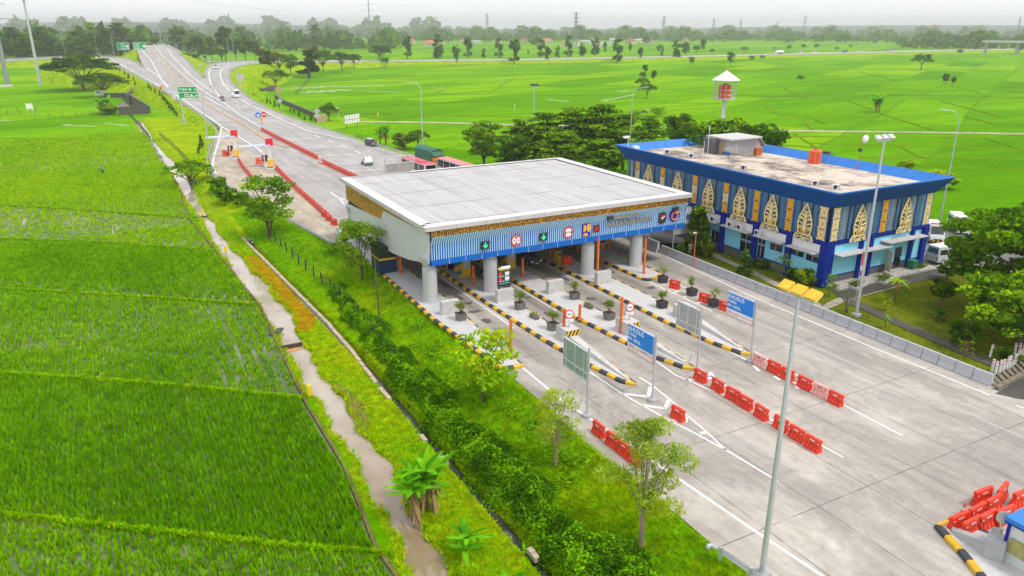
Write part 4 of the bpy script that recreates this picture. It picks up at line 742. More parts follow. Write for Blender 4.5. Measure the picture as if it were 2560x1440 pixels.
# ---------------------------------------------------------------- lane signs on poles
def panel_sign(u, v, lab, kind, ylen, zb, zt, ptop):
    x, y, _ = P(u, v); t = thing('lane_sign', lab, 'sign', (x, y, 0), group='swivelled lane signs'); MB().tube([(0, 0, 0), (0, 0, ptop)], .085, 12).obj('pole', GALV, t); MB().lathe((0, 0, 0), [(.36, 0), (.36, .22), (.3, .3)], 14).obj('base', CONC, t)
    mb = MB(); mb.bar((0, .05, 1.2), (-.0, .75, 1.2), .06); mb.bar((0, .75, 1.2), (-.1, 1.1, .1), .05); mb.obj('stay', GALV, t)
    y1_ = ylen+.15; y0_ = .15; fr = MB()
    for a, b in (((0, y0_, zb), (0, y1_, zb)), ((0, y0_, zt), (0, y1_, zt)), ((0, y0_, zb), (0, y0_, zt)), ((0, y1_, zb), (0, y1_, zt))): fr.bar(a, b, .09)
    for q in (.12, .5, .88) if kind != 'blue' else (): fr.bar((-.05, y0_+(y1_-y0_)*q, zb), (-.05, y0_+(y1_-y0_)*q, zt), .07)
    fr.bar((-.05 if kind != 'blue' else .04, y0_, zb+(zt-zb)*.27), (-.05 if kind != 'blue' else .04, y1_, zb+(zt-zb)*.27), .07); fr.bar((0, 0, zt), (0, y0_, zt), .08); fr.bar((0, 0, zb), (0, y0_, zb), .08); fr.obj('frame', mat('frame_steel', (.66, .67, .67), .5, .1), t)
    ym = (y0_+y1_)/2
    if kind == 'blue':
        zs = zb+(zt-zb)*.30; MB().box((-.05, ym, (zs+zt)/2+.04), (.03, ylen, zt-zs)).obj('panel', SIGNB, t); fr = MB(); 
        for a, b in (((-.07, y0_, zs+.06), (-.07, y1_, zs+.06)), ((-.07, y0_, zt), (-.07, y1_, zt)), ((-.07, y0_+.03, zs+.06), (-.07, y0_+.03, zt))): fr.bar(a, b, .02, .05)
        fr.obj('border', SIGNW, t)
        MB().box((-.05, ym, zb+.30), (.03, ylen, .50)).obj('lower_plate', SIGNW, t); fr = MB(); [fr.bar((-.068, y0_, z), (-.068, y1_, z), .01, .05) for z in (zb+.12, zb+.50)]; fr.bar((-.068, y0_+.03, zb+.1), (-.068, y0_+.03, zb+.52), .01, .05); fr.obj('stripe', SIGNR, t)
        for body, sz, zz in (('KHUSUS', .54, zt-.36), ('TUNAI', .36, zt-.80), ('AN  KECIL', .36, zt-1.20)): text('lettering', body, sz, SIGNW, (-.07, y1_-.02, zz), (0, -1, 0), (0, 0, 1), t, 'LEFT', .004, .006)
        text('lettering', 'KS. 2.1 M', .34, mat('grey_print', (.45, .45, .47), .6), (-.07, y1_-.08, zb+.31), (0, -1, 0), (0, 0, 1), t, 'LEFT', .004)
    else: MB().box((0, ym, (zb+zt)/2), (.03, ylen, zt-zb-.1)).obj('panel', mat('green_grey_panel', (.27, .36, .30), .5, var=.12) if kind == 'green' else mat('plain_grey_panel', (.40, .40, .40), .5, .2), t)
panel_sign(1630, 1003, 'blue lane sign reading KHUSUS beside the single red barrier', 'blue', 3.3, 3.1, 5.45, 5.8); panel_sign(1875, 905, 'blue lane sign reading KHUSUS farther back at the six barrier row', 'blue', 3.2, 3.3, 5.6, 5.9); panel_sign(1742, 925, 'silver lane sign frame with a plain grey back', 'grey', 2.9, 3.15, 5.4, 5.8); panel_sign(1467, 1042, 'greenish grey backed lane sign frame nearest the grass', 'green', 3.3, 2.95, 5.3, 5.7)
# ---------------------------------------------------------------- lamps
def light_mast(x, y, z, h, lab, cols, arm_rz, heads, group):
    t = thing('floodlight_mast', lab, 'floodlight mast', (x, y, z), group=group); MB().tube([(0, 0, 0), (0, 0, h*.5), (0, 0, h)], [.17, .14, .085], 12).obj('pole', GALV, t); MB().box((0, 0, .15), (.7, .7, .3)).obj('base', CONC, t); ca, sa = math.cos(arm_rz), math.sin(arm_rz); w = heads
    MB().bar((-w*ca, -w*sa, h+.05), (w*ca, w*sa, h+.05), .12).obj('crossarm', GALV, t)
    for k in (-1, 0, 1):
        mb = MB(); mb.X = Matrix.Translation((k*w*.92*ca, k*w*.92*sa, h+.38)) @ Matrix.Rotation(arm_rz, 4, 'Z') @ Matrix.Rotation(R(35), 4, 'X'); mb.box((0, 0, 0), (.64, .54, .16)); o = mb.obj('lamp_head', cols[0], t); mb2 = MB(); mb2.X = mb.X; mb2.box((0, -.02, -.1), (.6, .48, .05)); mb2.obj('lens', cols[1], o)
ya, yb = P(1980, 712, 16.3), P(2050, 738, 16.3); light_mast(27.5, 22.7, 0, 16.0, 'tall grey mast with three yellow floodlights rising from the near road edge', (mat('floodlight_yellow', (.85, .48, .02), .4), LAMP), math.atan2(yb[1]-ya[1], yb[0]-ya[0]), math.dist(ya, yb)/2*1.05, 'floodlight masts')
light_mast(65.0, 46.3, 0, 17.8, 'tall grey mast with three white floodlights beside the blue building', (mat('floodlight_grey', (.55, .55, .53), .4), LAMP), -.05, .95, 'floodlight masts'); x, y, _ = P(1334, 408); light_mast(x, y, 0, 16.2, 'grey mast with black floodlights rising behind the canopy roof', (BLK, BLK), .1, .7, 'floodlight masts')
def lamp_post(x, y, z, h, rz, lab, group, arm=2.4, double=False):
    t = thing('street_lamp', lab, 'street lamp', (x, y, z), rz, group); mb = MB()
    def armpts(sg): return [(0, 0, h*.86)]+[(sg*arm*.5*(1-math.cos(a)), 0, h*.86+(h*.13)*math.sin(a)) for a in np.linspace(.3, PI/2, 6)]+[(sg*arm, 0, h*1.0)]
    MB().tube([(0, 0, 0), (0, 0, h*.5), (0, 0, h*.86)], [.14, .11, .085], 8).obj('pole', GALV, t); MB().box((0, 0, .1), (.5, .5, .5)).obj('base', CONC, t)
    for sg in (1, -1) if double else (1,): MB().tube(armpts(sg), .06, 6).obj('arm', GALV, t); MB().box((sg*(arm+.3), 0, h*1.0), (.75, .28, .12)).obj('lamp_head', GALV, t)
def dirto(u0, v0, u1, v1, z=0): a, b = P(u0, v0, z), P(u1, v1, z); return math.atan2(b[1]-a[1], b[0]-a[0])
AL = PI-.5
for u, v, vt, z, rz, lab in [(1058, 385, 205, 0, AL, 'curved street lamp rising above the green tarpaulin truck'), (2347, 566, 274, 0, AL, 'tall curved street lamp behind the blue building end'), (531, 441, 222, 0, -.5, 'curved street lamp on the guardrail of the pale apron')]:
    x, y, _ = P(u, v, z); lamp_post(x, y, z, HT(u, v, vt, z), rz, lab, 'single arm street lamps')
x, y, z = PD(1577, 320, 150); lamp_post(x, y, -.5, PD(1580, 218, 150)[2]+.5, -.45, 'curved street lamp among the trees behind the canopy', 'single arm street lamps')
for k, (u, v, vt, lab) in enumerate([(39, 147, 80, 'curved street lamp beside the distant exit road, left end of its row'), (165, 144, 78, 'curved street lamp beside the distant exit road, before the second tree group'), (245, 142, 75, 'curved street lamp behind the spreading tree'), (289, 161, 80, 'curved street lamp on the exit road bend'), (323, 184, 94, 'curved street lamp carrying the left green sign')]):
    z = interp([(145, 4.5), (141, 6.5), (161, 6.9), (184, 5.2)], v) if k else 3.6; x, y, z = P(u, v, z); lamp_post(x, y, z, HT(u, v, vt, z), -.5, lab, 'street lamps along the exit road')
for k, (u, v, vt, lab) in enumerate([(574, 156, 94, 'curved street lamp behind the entry road, left of a pair'), (586, 153, 84, 'curved street lamp behind the entry road, right of a pair')]): x, y, z = P(u, v, 5.5); lamp_post(x, y, z, HT(u, v, vt, z), AL, lab, 'street lamps along the entry road')
for k, (u, v, vt) in enumerate([(375, 112, 62), (388, 112, 60), (404, 113, 72), (420, 160, 88), (429, 172, 88), (453, 195, 105), (487, 215, 122), (537, 252, 138), (606, 292, 170)]): x, y, z = RP(u, v); lamp_post(x, y, z, HT(u, v, vt, z), .35, 'double armed street lamp on the median, '+ORD[8-k]+' from its near end', 'double street lamps along the median', 2.6, True)
# ---------------------------------------------------------------- blue office building
BX0, BX1, BY0, BY1 = 69.3, 86.9, 54.4, 91.5
ob = thing('office_building', 'two storey blue office building with gold ornaments and flat stained roof', 'building', (BX0, BY0, 0))
def bp(name, mb, m, par=None, smooth=False): o = mb.obj(name, m, None, smooth); o.data.transform(Matrix.Translation((-BX0, -BY0, 0))); o.parent = par or ob; return o
mb = MB(); mb.box(((BX0+BX1)/2, (BY0+BY1)/2, 2.55), (BX1-BX0, BY1-BY0, 5.1)); bp('ground_floor_wall', mb, CYAN)
mb = MB(); mb.box(((BX0+BX1)/2+.4, (BY0+BY1)/2+.4, 7.2), (BX1-BX0-.9, BY1-BY0-.9, 4.2)); bp('upper_wall', mb, mat('dark_upper_wall', (.06, .085, .11), .5, var=.5, scale=.35))  # plain dark blue-grey wall behind the louvers
mb = MB(); mb.box(((BX0+BX1)/2, (BY0+BY1)/2, .5), (BX1-BX0+.08, BY1-BY0+.08, 1.0)); bp('stone_base', mb, STONE)
mb = MB(); mb.box(((BX0+BX1)/2, (BY0+BY1)/2, 1.06), (BX1-BX0+.1, BY1-BY0+.1, .14)); mb.box(((BX0+BX1)/2, (BY0+BY1)/2, 5.12), (BX1-BX0+.5, BY1-BY0+.5, .26)); mb.box(((BX0+BX1)/2, (BY0+BY1)/2, 4.88), (BX1-BX0+.3, BY1-BY0+.3, .2)); bp('blue_ledge', mb, NAVY)
for y, w in ((54.5, .9), (59.5, .75), (64.8, .75), (70.5, .75), (76, .75), (81, .75), (86, .75), (91.1, .8)): bp('pillar', MB().box((BX0-.12, y, 2.5), (.5, w, 5.0)), NAVY)
for x, w in ((75.0, .45), (76.7, .5), (84.2, .45), (86.6, .8)): bp('pillar', MB().box((x, BY0-.12, 2.5), (w, .5, 5.0)), NAVY)
bp('pillar', MB().box((69.75, BY0-.12, 2.5), (1.1, .5, 5.0)), NAVY)
# parapet: fascia that leans outwards, metal capped inner slope
def ring(z0, x0, x1, y0, y1): return [(x0, y0, z0), (x1, y0, z0), (x1, y1, z0), (x0, y1, z0)]
o_ = (68.0, 88.2, 52.8, 93.2); mb = MB()
lo = ring(9.2, 69.1, 87.1, 54.1, 91.9); hi = ring(11.05, *o_); hi2 = ring(11.22, *[o_[0]-.02, o_[1]+.02, o_[2]-.02, o_[3]+.02])
mb.add(lo+hi, [(k, (k+1) % 4, 4+(k+1) % 4, 4+k) for k in range(4)]); bp('fascia', mb, BLUE)
mb = MB(); inn = ring(11.22, o_[0]+.16, o_[1]-.16, o_[2]+.16, o_[3]-.16); mb.add(hi+hi2+inn, [(k, (k+1) % 4, 4+(k+1) % 4, 4+k) for k in range(4)]+[(4+k, 4+(k+1) % 4, 8+(k+1) % 4, 8+k) for k in range(4)]); bp('coping', mb, mat('coping_blue', (.012, .15, .52), .35))
mb = MB(); inb = ring(10.15, o_[0]+1.25, o_[1]-1.25, o_[2]+1.25, o_[3]-1.25); inn_ = ring(11.2, o_[0]+.16, o_[1]-.16, o_[2]+.16, o_[3]-.16); mb.add(inn_+inb, [(k, (k+1) % 4, 4+(k+1) % 4, 4+k) for k in range(4)]); mb.m = 1
for k in range(4):
    a, b, c, d = Vector(inn_[k]), Vector(inn_[(k+1) % 4]), Vector(inb[k]), Vector(inb[(k+1) % 4]); n = int((b-a).length/2.0)
    for i in range(1, n): q = i/n; p0, p1 = a.lerp(b, q), c.lerp(d, q); mb.bar(p0+Vector((0, 0, .01)), p1+Vector((0, 0, .01)), .04)
bp('inner_parapet', mb, [BLUEL, mat('parapet_seam', (.04, .17, .45), .5)])
t = NT('stained_roof_slab'); n = t.noise(.22, t.pos(1, .8, 1), 8, .72, .5); c = t.ramp(n, [(.36, (.10, .085, .07)), (.44, (.30, .25, .20)), (.52, (.56, .48, .39)), (.7, (.62, .55, .46))]); n2 = t.noise(1.2, t.pos(.6, 2, 1), 7, .75, .4); c = t.mix(t.ramp(n2, [(.56, 0.), (.66, .8)]), c, (.12, .10, .075)); t.bsdf(c, .9, bump=n2, bstr=.2)
mb = MB(); mb.add(ring(10.2, o_[0]+1.2, o_[1]-1.2, o_[2]+1.2, o_[3]-1.2), [(0, 1, 2, 3)]); bp('roof_slab', mb, t.m)
# upper facade bays
def frame3(face):                                   # returns local axes on a facade: along, outwards
    return (Vector((0, 1, 0)), Vector((-1, 0, 0)), BX0) if face == 'L' else (Vector((1, 0, 0)), Vector((0, -1, 0)), BY0)
def pt(face, a, z, out): 
    return Vector((BX0-out, a, z)) if face == 'L' else Vector((a, BY0-out, z))
def louver(face, a0, a1, z0=5.32, z1=9.2, m=LATT):
    mb = MB(); z = z0+.08
    while z < z1: mb.bar(pt(face, a0, z, .12), pt(face, a1, z, .12), .03, .07); z += .155
    for a in (a0, a1, (a0+a1)/2): mb.bar(pt(face, a, z0, .14), pt(face, a, z1, .14), .09, .09)
    bp('louver_panel', mb, m)
def tile(face, a, w):
    for k in range(3):
        z = 5.35+1.3*k; c = pt(face, a, z+.62, .2); mb = MB(); n = Vector((-1, 0, 0)) if face == 'L' else Vector((0, -1, 0))
        d = (.1, w, 1.2) if face == 'L' else (w, .1, 1.2); mb.m = 0; mb.box(c, d); mb.m = 1; al = Vector((0, 1, 0)) if face == 'L' else Vector((1, 0, 0)); up = Vector((0, 0, 1)); s_ = w/2
        for j in range(12):
            q = 2*PI*j/12; dv_ = al*math.cos(q)+up*math.sin(q); pv = al*-math.sin(q)+up*math.cos(q); f = c+n*.055
            mb.slab([f+dv_*s_*.28, f+dv_*s_*.6+pv*s_*.16, f+dv_*s_*.92, f+dv_*s_*.6-pv*s_*.16], n*.03)
        mb.m = 2; mb.disc(c+n*.05, s_*.3, n, .05, 14); mb.m = 1; mb.disc(c+n*.1, s_*.13, n, .03, 10)
        for sx in (-1, 1):
            for sz in (-1, 1): mb.disc(c+n*.05+al*(sx*s_*.8)+up*(sz*.5), .12, n, .03, 8)
        pale = k == 0 and a > 83 or abs(a-55.15) < .6 or (face == 'B' and (a < 71 or a > 84)); bp('ornament_tile', mb, [CREAM, PGOLD, GOLD] if pale or (face == 'L' and a > 70 and k == 1) else [ORGOLD, YEL, GOLD])
def orn(face, a, col):
    W, H_ = 1.55, 4.15; z0 = 4.95; mb = MB(); S = lambda x, z, o=.42: pt(face, a+x, z0+z, o)
    out = [(0, H_), (-.22, 3.75), (-.55, 3.2), (-.85, 2.5), (-.98, 1.8), (-.92, 1.2), (-.78, .75), (-1.0, .6), (-1.25, .3), (-1.35, .0)]
    for sg in (1, -1):
        mb.m = 0; mb.tube([S(sg*x, z) for x, z in out], .085, 5); st = [(0, .45), (.02, 1.2), (0, 2.2), (0, 3.2), (0, H_-.1)]; mb.tube([S(sg*x, z) for x, z in st], .08, 5)
        for bz, bx, tz, cr in ((.9, .85, 1.5, .28), (1.25, .95, 1.95, .0), (1.6, .70, 2.55, .2), (2.1, .50, 2.95, .16), (2.6, .3, 3.3, .1)):
            q = [(0, bz), (bx*.35, bz+(tz-bz)*.75), (bx*.75, tz), (bx, tz-.06)]
            if cr: q += [(bx*.95, tz-cr*1.1), (bx*.75, tz-cr), (bx*.78, tz-cr*.5)]
            mb.tube([S(sg*x, z) for x, z in q], .08, 5)
        for q in ([(0, .15), (.4, .35), (.75, .15), (1.05, .38), (1.2, .1), (1.0, -.05), (.9, .1)], [(-.0, .5), (.45, .62), (.8, .45)], [(0, .0), (.3, .08), (.55, -.05)]): mb.tube([S(sg*x, z) for x, z in q], .075, 5)
        mb.m = 1; nv = Vector((-1, 0, 0)) if face == 'L' else Vector((0, -1, 0))
        for L in ([(.12, .55), (.34, 1.15), (.62, 1.62), (.82, 1.5), (.74, 1.1), (.58, 1.25), (.44, .9), (.30, .62)], [(.45, .5), (.62, .85), (.78, .7), (.7, .45)], [(.05, 1.9), (.2, 2.35), (.32, 2.3), (.2, 2.0)], [(.05, 2.6), (.12, 2.95), (.2, 2.9)]): mb.slab([S(sg*x, z, .40) for x, z in (L if sg > 0 else L[::-1])], nv*.04)
    bp('leaf_ornament', mb, [PGOLD, col])
LY = [86.1, 79.6, 73.4, 67.7, 62.5, 57.4]; TY = [88.9, 83.1, 76.3, 70.4, 65.1, 59.9]
Yg = mat('bright_yellow_gold', (.78, .52, .03), .45, var=.1)
for i, y in enumerate(LY): orn('L', y, Yg if i not in (2, 5) else GOLD)
for y in TY: tile('L', y, .95)
tile('L', 55.15, 1.15)
for x in (73.9, 82.0): orn('B', x, Yg)
for x, w in ((69.95, 1.1), (78.2, 1.0), (86.2, 1.05)): tile('B', x, w)
ed = [(55.75, 59.35), (60.45, 64.55), (65.65, 69.85), (70.95, 75.75), (76.85, 82.5), (83.65, 88.35), (89.5, 91.4)]
for i, (a, b) in enumerate(ed): louver('L', a, a+(b-a)*.30); louver('L', a+(b-a)*.30, a+(b-a)*.72, m=LATG); louver('L', a+(b-a)*.72, b)
for a, b in ((70.6, 77.6), (78.8, 85.6)): louver('B', a, a+1.5, m=LATG); louver('B', a+1.5, a+2.3); louver('B', b-2.9, b-1.6, m=LATG); louver('B', b-1.6, b); louver('B', a+2.3, b-2.9, m=LATT)
for face, aa, d in (('L', TY+[55.15], .56), ('B', (70, 78.2, 86.2), .6)):
    for a in aa:
        for e in (-d, d): bp('facade_mullion', MB().bar(pt(face, a+e, 5.25, .2), pt(face, a+e, 9.2, .2), .1), MBLUE)
# awnings and openings
for y0_, y1_ in ((55.1, 59.2), (60.0, 64.4), (65.3, 70.1), (71, 75.5), (76.5, 80.6)):
    bp('awning', MB().box((BX0-.55, (y0_+y1_)/2, 3.82), (1.15, y1_-y0_, .1)), CONCW); bp('awning_back', MB().box((BX0-.06, (y0_+y1_)/2, 4.35), (.1, y1_-y0_-.1, .95)), WHITE)
for x0_, x1_, z in ((70.4, 79.2, 3.75), (78.6, 85.6, 4.2)): bp('awning', MB().box(((x0_+x1_)/2, BY0-.65, z), (x1_-x0_, 1.4, .12)), CONCW)
def win(face, a0, a1, z0, z1, mull=1):
    c = pt(face, (a0+a1)/2, (z0+z1)/2, .02); d = (.06, a1-a0+.16, z1-z0+.16) if face == 'L' else (a1-a0+.16, .06, z1-z0+.16); f = bp('window', MB().box(c, d), NAVY)
    mb = MB(); d2 = (.05, a1-a0, z1-z0) if face == 'L' else (a1-a0, .05, z1-z0); mb.box(pt(face, (a0+a1)/2, (z0+z1)/2, .045), d2); bp('pane', mb, GLASS, f)
    mb = MB(); [mb.bar(pt(face, a0+(a1-a0)*k/(mull+1), z0, .075), pt(face, a0+(a1-a0)*k/(mull+1), z1, .075), .05, .02) for k in range(1, mull+1)]; mb.bar(pt(face, a0, z1-.0, .075), pt(face, a1, z1-.0, .075), .02, .05); bp('sash', mb, WHITE, f)
for q in [(55.15, 56.85, 2.65, 3.3), (57.4, 59.0, 2.75, 3.35), (60.6, 62.3, 2.55, 3.3), (63.3, 64.2, 1.15, 2.6), (63.3, 64.2, 2.85, 3.45), (65.35, 67.2, 1.2, 2.45), (65.35, 67.2, 2.75, 3.4), (71.2, 72.4, 1.2, 2.6), (73, 75, 1.2, 2.8), (77, 79.5, 1.2, 2.8)]: win('L', *q)
def door(a0, a1, m, nm='door'): d = bp(nm, MB().box(pt('B', (a0+a1)/2, 1.7, .03), (a1-a0, .1, 2.5)), m); bp('door_handle', MB().box(pt('B', a1-.2, 1.6, .12), (.05, .08, .25)), GALV, d)
door(75.35, 76.3, GLASS); door(81.7, 82.9, GLASS); bp('door', MB().slab([(80.1, BY0-.02, .45), (80.1, BY0-.02, 2.95), (79.6, BY0-1.2, 2.95), (79.6, BY0-1.2, .45)], (.06, 0, 0)), mat('cream_door', (.62, .55, .40), .5))
mb = MB(); mb.box((78.5, BY0-1.0, .12), (17.5, 2.2, .24)); struct('paved_terrace_path', mb, m_concrete('terrace_tile', (.46, .43, .38), 1., 1., (.5, .47, .42)))
# things on and by the building
AC = None
def ac_unit(x, y, z, rz, lab):
    global AC
    if AC is None:
        t = thing('air_conditioner', 'x', 'air conditioner', (0, 0, 0)); MB().box((0, 0, .33), (.85, .34, .62)).obj('casing', WHITE, t); MB().disc((-.12, -.172, .33), .25, (0, -1, 0), .02, 20).obj('fan_grille', STEELD, t); MB().box((.3, -.175, .33), (.16, .02, .5)).obj('vent', mat('vent_grey', (.4, .4, .4), .6), t); AC = t; o = t; o.location = (x, y, z); o.rotation_euler = (0, 0, rz); o['label'] = lab; o['group'] = 'outdoor air conditioner units'; return
    dup(AC, (x, y, z), rz, lab, 'outdoor air conditioner units')
for y, lab in ((68.6, 'white air conditioner on the awning, left one of the pair'), (67.0, 'white air conditioner on the awning, right one of the pair'), (64.0, 'grey white air conditioner alone on its awning'), (71.8, 'air conditioner on the awning near the green conifer')): ac_unit(BX0-.65, y, 3.88, -PI/2, lab)
for u, v, lab in [(1748, 355, 'air conditioner on the roof left of the stair house'), (1668, 384, 'small air conditioner at the front roof edge, leftmost'), (1728, 394, 'air conditioner at the front roof edge, second from left'), (1858, 424, 'air conditioner at the front roof edge below the dish'), (2037, 464, 'air conditioner at the front roof edge near the corner'), (2088, 474, 'dark air conditioner at the front roof corner'), (1861, 384, 'air conditioner against the stair house wall')]: x, y, z = P(u, v, 10.2); ac_unit(min(max(x, 69.8), 86.6), min(max(y, 54.6), 90.5), 10.2, 0 if v > 382 and u > 1850 and v < 390 else -.4, lab)
sh = thing('stair_house', 'grey roof stair house with slanted end and white slab top', 'roof hut', (78.2, 86, 10.2)); 
def shp(n, mb, m): return mb.obj(n, m, sh)
x0_, y0_, _ = P(1822, 390, 10.2); sh.location = (x0_, y0_, 10.2)
shp('wall', MB().slab([(0, 0, 0), (0, 0, 2.3), (5.4, 0, 2.3), (6.2, 0, 1.4), (6.2, 0, 0)], (0, 4.2, 0)), mat('hut_grey', (.34, .35, .36), .8, var=.12, dirt=.2)); shp('roof', MB().box((2.6, 1.9, 2.42), (6.2, 5.2, .2)), CONCW); shp('roof_slope', MB().slab([(5.55, -.3, 2.35), (6.9, -.3, .9), (6.9, 4.5, .9), (5.55, 4.5, 2.35)], (.1, 0, .08)), mat('rusty_metal_edge', (.35, .30, .25), .7, var=.3)); shp('door', MB().box((-.04, 1.4, 1.0), (.08, 1.0, 2.0)), mat('old_wood', (.36, .26, .15), .8, var=.3)); shp('side_panel', MB().slab([(-.9, 2.2, 0.0), (-1.4, 2.2, 2.3), (0, 2.2, 2.3), (0, 2.2, 0)], (0, 2, 0)), mat('dark_hut_grey', (.12, .12, .13), .8)); shp('stripe', MB().box((-.06, .5, .3), (.05, 1.6, .3)), MBLUE)
x, y, z = P(1832, 416, 10.2); t = thing('satellite_dish', 'large grey mesh satellite dish on the flat roof', 'satellite dish', (x, y, z)); MB().tube([(0, 0, 0), (0, 0, 1.5)], .06, 8).obj('pole', GALV, t); mb = MB(); mb.X = Matrix.Translation((0, 0, 1.75)) @ Matrix.Rotation(R(12), 4, 'X'); mb.lathe((0, 0, 0), [(.05, -.05), (.6, .02), (1.1, .16), (1.45, .38), (1.47, .42), (1.1, .2), (.6, .06), (.05, 0)], 28); mb.obj('dish', mat('dish_mesh', (.22, .215, .20), .7, .3, .2), t); mb = MB(); [mb.bar((1.4*math.cos(a), 1.4*math.sin(a), 2.1), (0, -.2, 3.0), .03) for a in (0, 2.1, 4.2)]; mb.obj('feed_arm', GALV, t)
def tank(x, y, z, r, h, lab): t = thing('water_tank', lab, 'water tank', (x, y, z)); MB().lathe((0, 0, 0), [(r*.96, 0), (r, .05*h), (r*.97, .3*h), (r, .33*h), (r*.97, .62*h), (r, .65*h), (r, .88*h), (r*.8, .96*h), (r*.35, h), (r*.3, h+.05)], 22).obj('tank_body', mat('orange_red_tank', (.75, .09, .02), .4, var=.1), t, True); MB().cyl((0, 0, h+.04), r*.34, .1).obj('lid', mat('tank_lid', (.35, .06, .03), .5), t); mb = MB(); [mb.tube([(r*1.01*math.cos(a), r*1.01*math.sin(a), 0), (r*1.01*math.cos(a), r*1.01*math.sin(a), h*.9)], .02, 4) for a in np.linspace(0, 2*PI, 9)[:-1]]; mb.obj('strap', mat('pale_strap', (.7, .55, .5), .5), t)
x, y, z = P(2035, 408, 10.2); tank(x, y, z, .85, 1.9, 'orange red water tank standing on the flat roof'); x, y, z = P(1893, 388, 10.2)
t = thing('orange_crate', 'orange wire cage crate beside the roof stair house', 'crate', (x, y, z)); mb = MB(); [mb.box((0, 0, .1+.28*k), (.95, .75, .06)) for k in range(5)]; [mb.box((a*.45, b*.35, .6), (.08, .08, 1.25)) for a in (-1, 1) for b in (-1, 1)]; mb.obj('cage', mat('orange_crate', (.72, .24, .02), .5), t); MB().box((0, 0, .55), (.8, .6, .9)).obj('contents', mat('dark_orange', (.4, .10, .01), .7), t)
x, y, z = P(2142, 424, 10.2); t = thing('antenna_mast', 'orange antenna mast with white round dish cover on the roof', 'antenna', (x, y, z)); MB().tube([(0, 0, 0), (0, 0, 4.2)], .05, 6).obj('mast', mat('rusty_orange', (.5, .15, .05), .6), t); MB().ell((.55, -.2, 4.0), (.52, .3, .52), 16, 10).obj('radome', WHITE, t, True); MB().disc((-.1, -.1, 2.6), .25, (-1, -1, 0), .1, 14).obj('small_dish', STEELD, t)
x, y, z = P(1768, 395, 10.2); t = thing('roof_antenna', 'thin white antenna poles on the roof before the stair house', 'antenna', (x, y, z)); MB().tube([(0, 0, 0), (0, 0, 4.6)], .035, 5).obj('mast', WHITE, t); MB().tube([(-.6, .2, 0), (-.6, .2, 2.4)], .03, 5).obj('mast', WHITE, t); mb = MB(); [mb.bar((-.25, 0, 4+.15*k), (.25, 0, 4+.15*k), .02) for k in range(4)]; mb.obj('aerial', WHITE, t)
x, y, z = P(1600, 366, 11.2); t = thing('security_camera', 'white security camera on the far roof corner', 'camera', (69, 91.5, 10.4)); MB().tube([(0, 0, 0), (0, 0, 2.1)], .05, 6).obj('pole', WHITE, t); MB().box((-.45, -.1, 2.1), (1., .35, .3)).obj('housing', WHITE, t); MB().box((.9, -.7, .5), (.9, .7, .5)).obj('cabinet', WHITE, t)
mb = MB(); rr = random.Random(5); t = thing('roof_debris', 'loose pipes and rubble beside the roof water tank', 'debris', (x, y, 10.2)); x, y, z = P(2052, 392, 10.2); t.location = (x, y, z)
for k in range(14): a = rr.uniform(0, 6.3); l = rr.uniform(.4, 1.2); px, py = rr.uniform(-2.4, 2.6), rr.uniform(-.8, 1.6); mb.bar((px, py, .06+.02*k), (px+l*math.cos(a), py+l*math.sin(a), .1+rr.uniform(0, .5)), .08)
mb.box((1.5, .3, .35), (.9, .7, .6)); mb.obj('rubble', CONCD, t)
# carport behind canopy right end
x, y, _ = P(1700, 655); t = thing('carport', 'grey metal sided shelter between canopy and building', 'shelter', (64.8, 74.2, 0)); MB().box((0, 3, 3.0), (3.2, 8, 1.3)).obj('side_cladding', mat('ribbed_grey', (.33, .34, .35), .6, var=.2), t); MB().box((0, 3, 3.7), (3.6, 8.6, .12)).obj('roof', GALV, t); mb = MB(); [mb.tube([(a, b, 0), (a, b, 2.6)], .07, 8) for a in (-1.5, 1.5) for b in (-1, 7)]; mb.obj('post', GALV, t)
t = thing('red_white_pole', 'orange lamp pole before the green conifer', 'pole', (*P(1733, 668)[:2], 0)); MB().tube([(0, 0, 0), (0, 0, 4.4)], .06, 8).obj('pole', ORNG, t); MB().box((-.2, 0, 4.4), (.5, .16, .12)).obj('lamp_head', WHITE, t)
x, y, _ = P(2187, 612, 0); t = thing('flag_pole', 'grey flag pole with a hanging red and white flag', 'flag pole', (67.4, 48.4, 0)); MB().tube([(0, 0, 0), (-.0, 0, 6.4)], .035, 6).obj('pole', GALV, t); mb = MB(); mb.add([(0, 0, 6.0), (0, -.02, 4.6), (.12, -.25, 4.3), (.2, -.3, 5.2), (.1, -.2, 6.0), (.32, -.15, 4.5), (.34, -.2, 5.3)], [(0, 1, 2, 3), (0, 3, 4), (3, 2, 5, 6)]); mb.m = 1; mb.add([(0, -.02, 4.6), (0, -.03, 4.0), (.14, -.28, 3.8), (.12, -.25, 4.3)], [(0, 1, 2, 3)]); mb.obj('flag', [SIGNR, SIGNW], t)
x, y, _ = P(2268, 660, .24); t = thing('rubbish_bin', 'green wheeled rubbish bin at the building corner', 'bin', (84.0, 53.4, .24)); MB().box((0, 0, .5), (.75, .75, 1.0), top=1.15).obj('bin_body', mat('bin_green', (.01, .16, .08), .5), t); MB().box((0, 0, 1.05), (.95, .95, .1)).obj('lid', mat('bin_green_lid', (.01, .20, .10), .5), t)
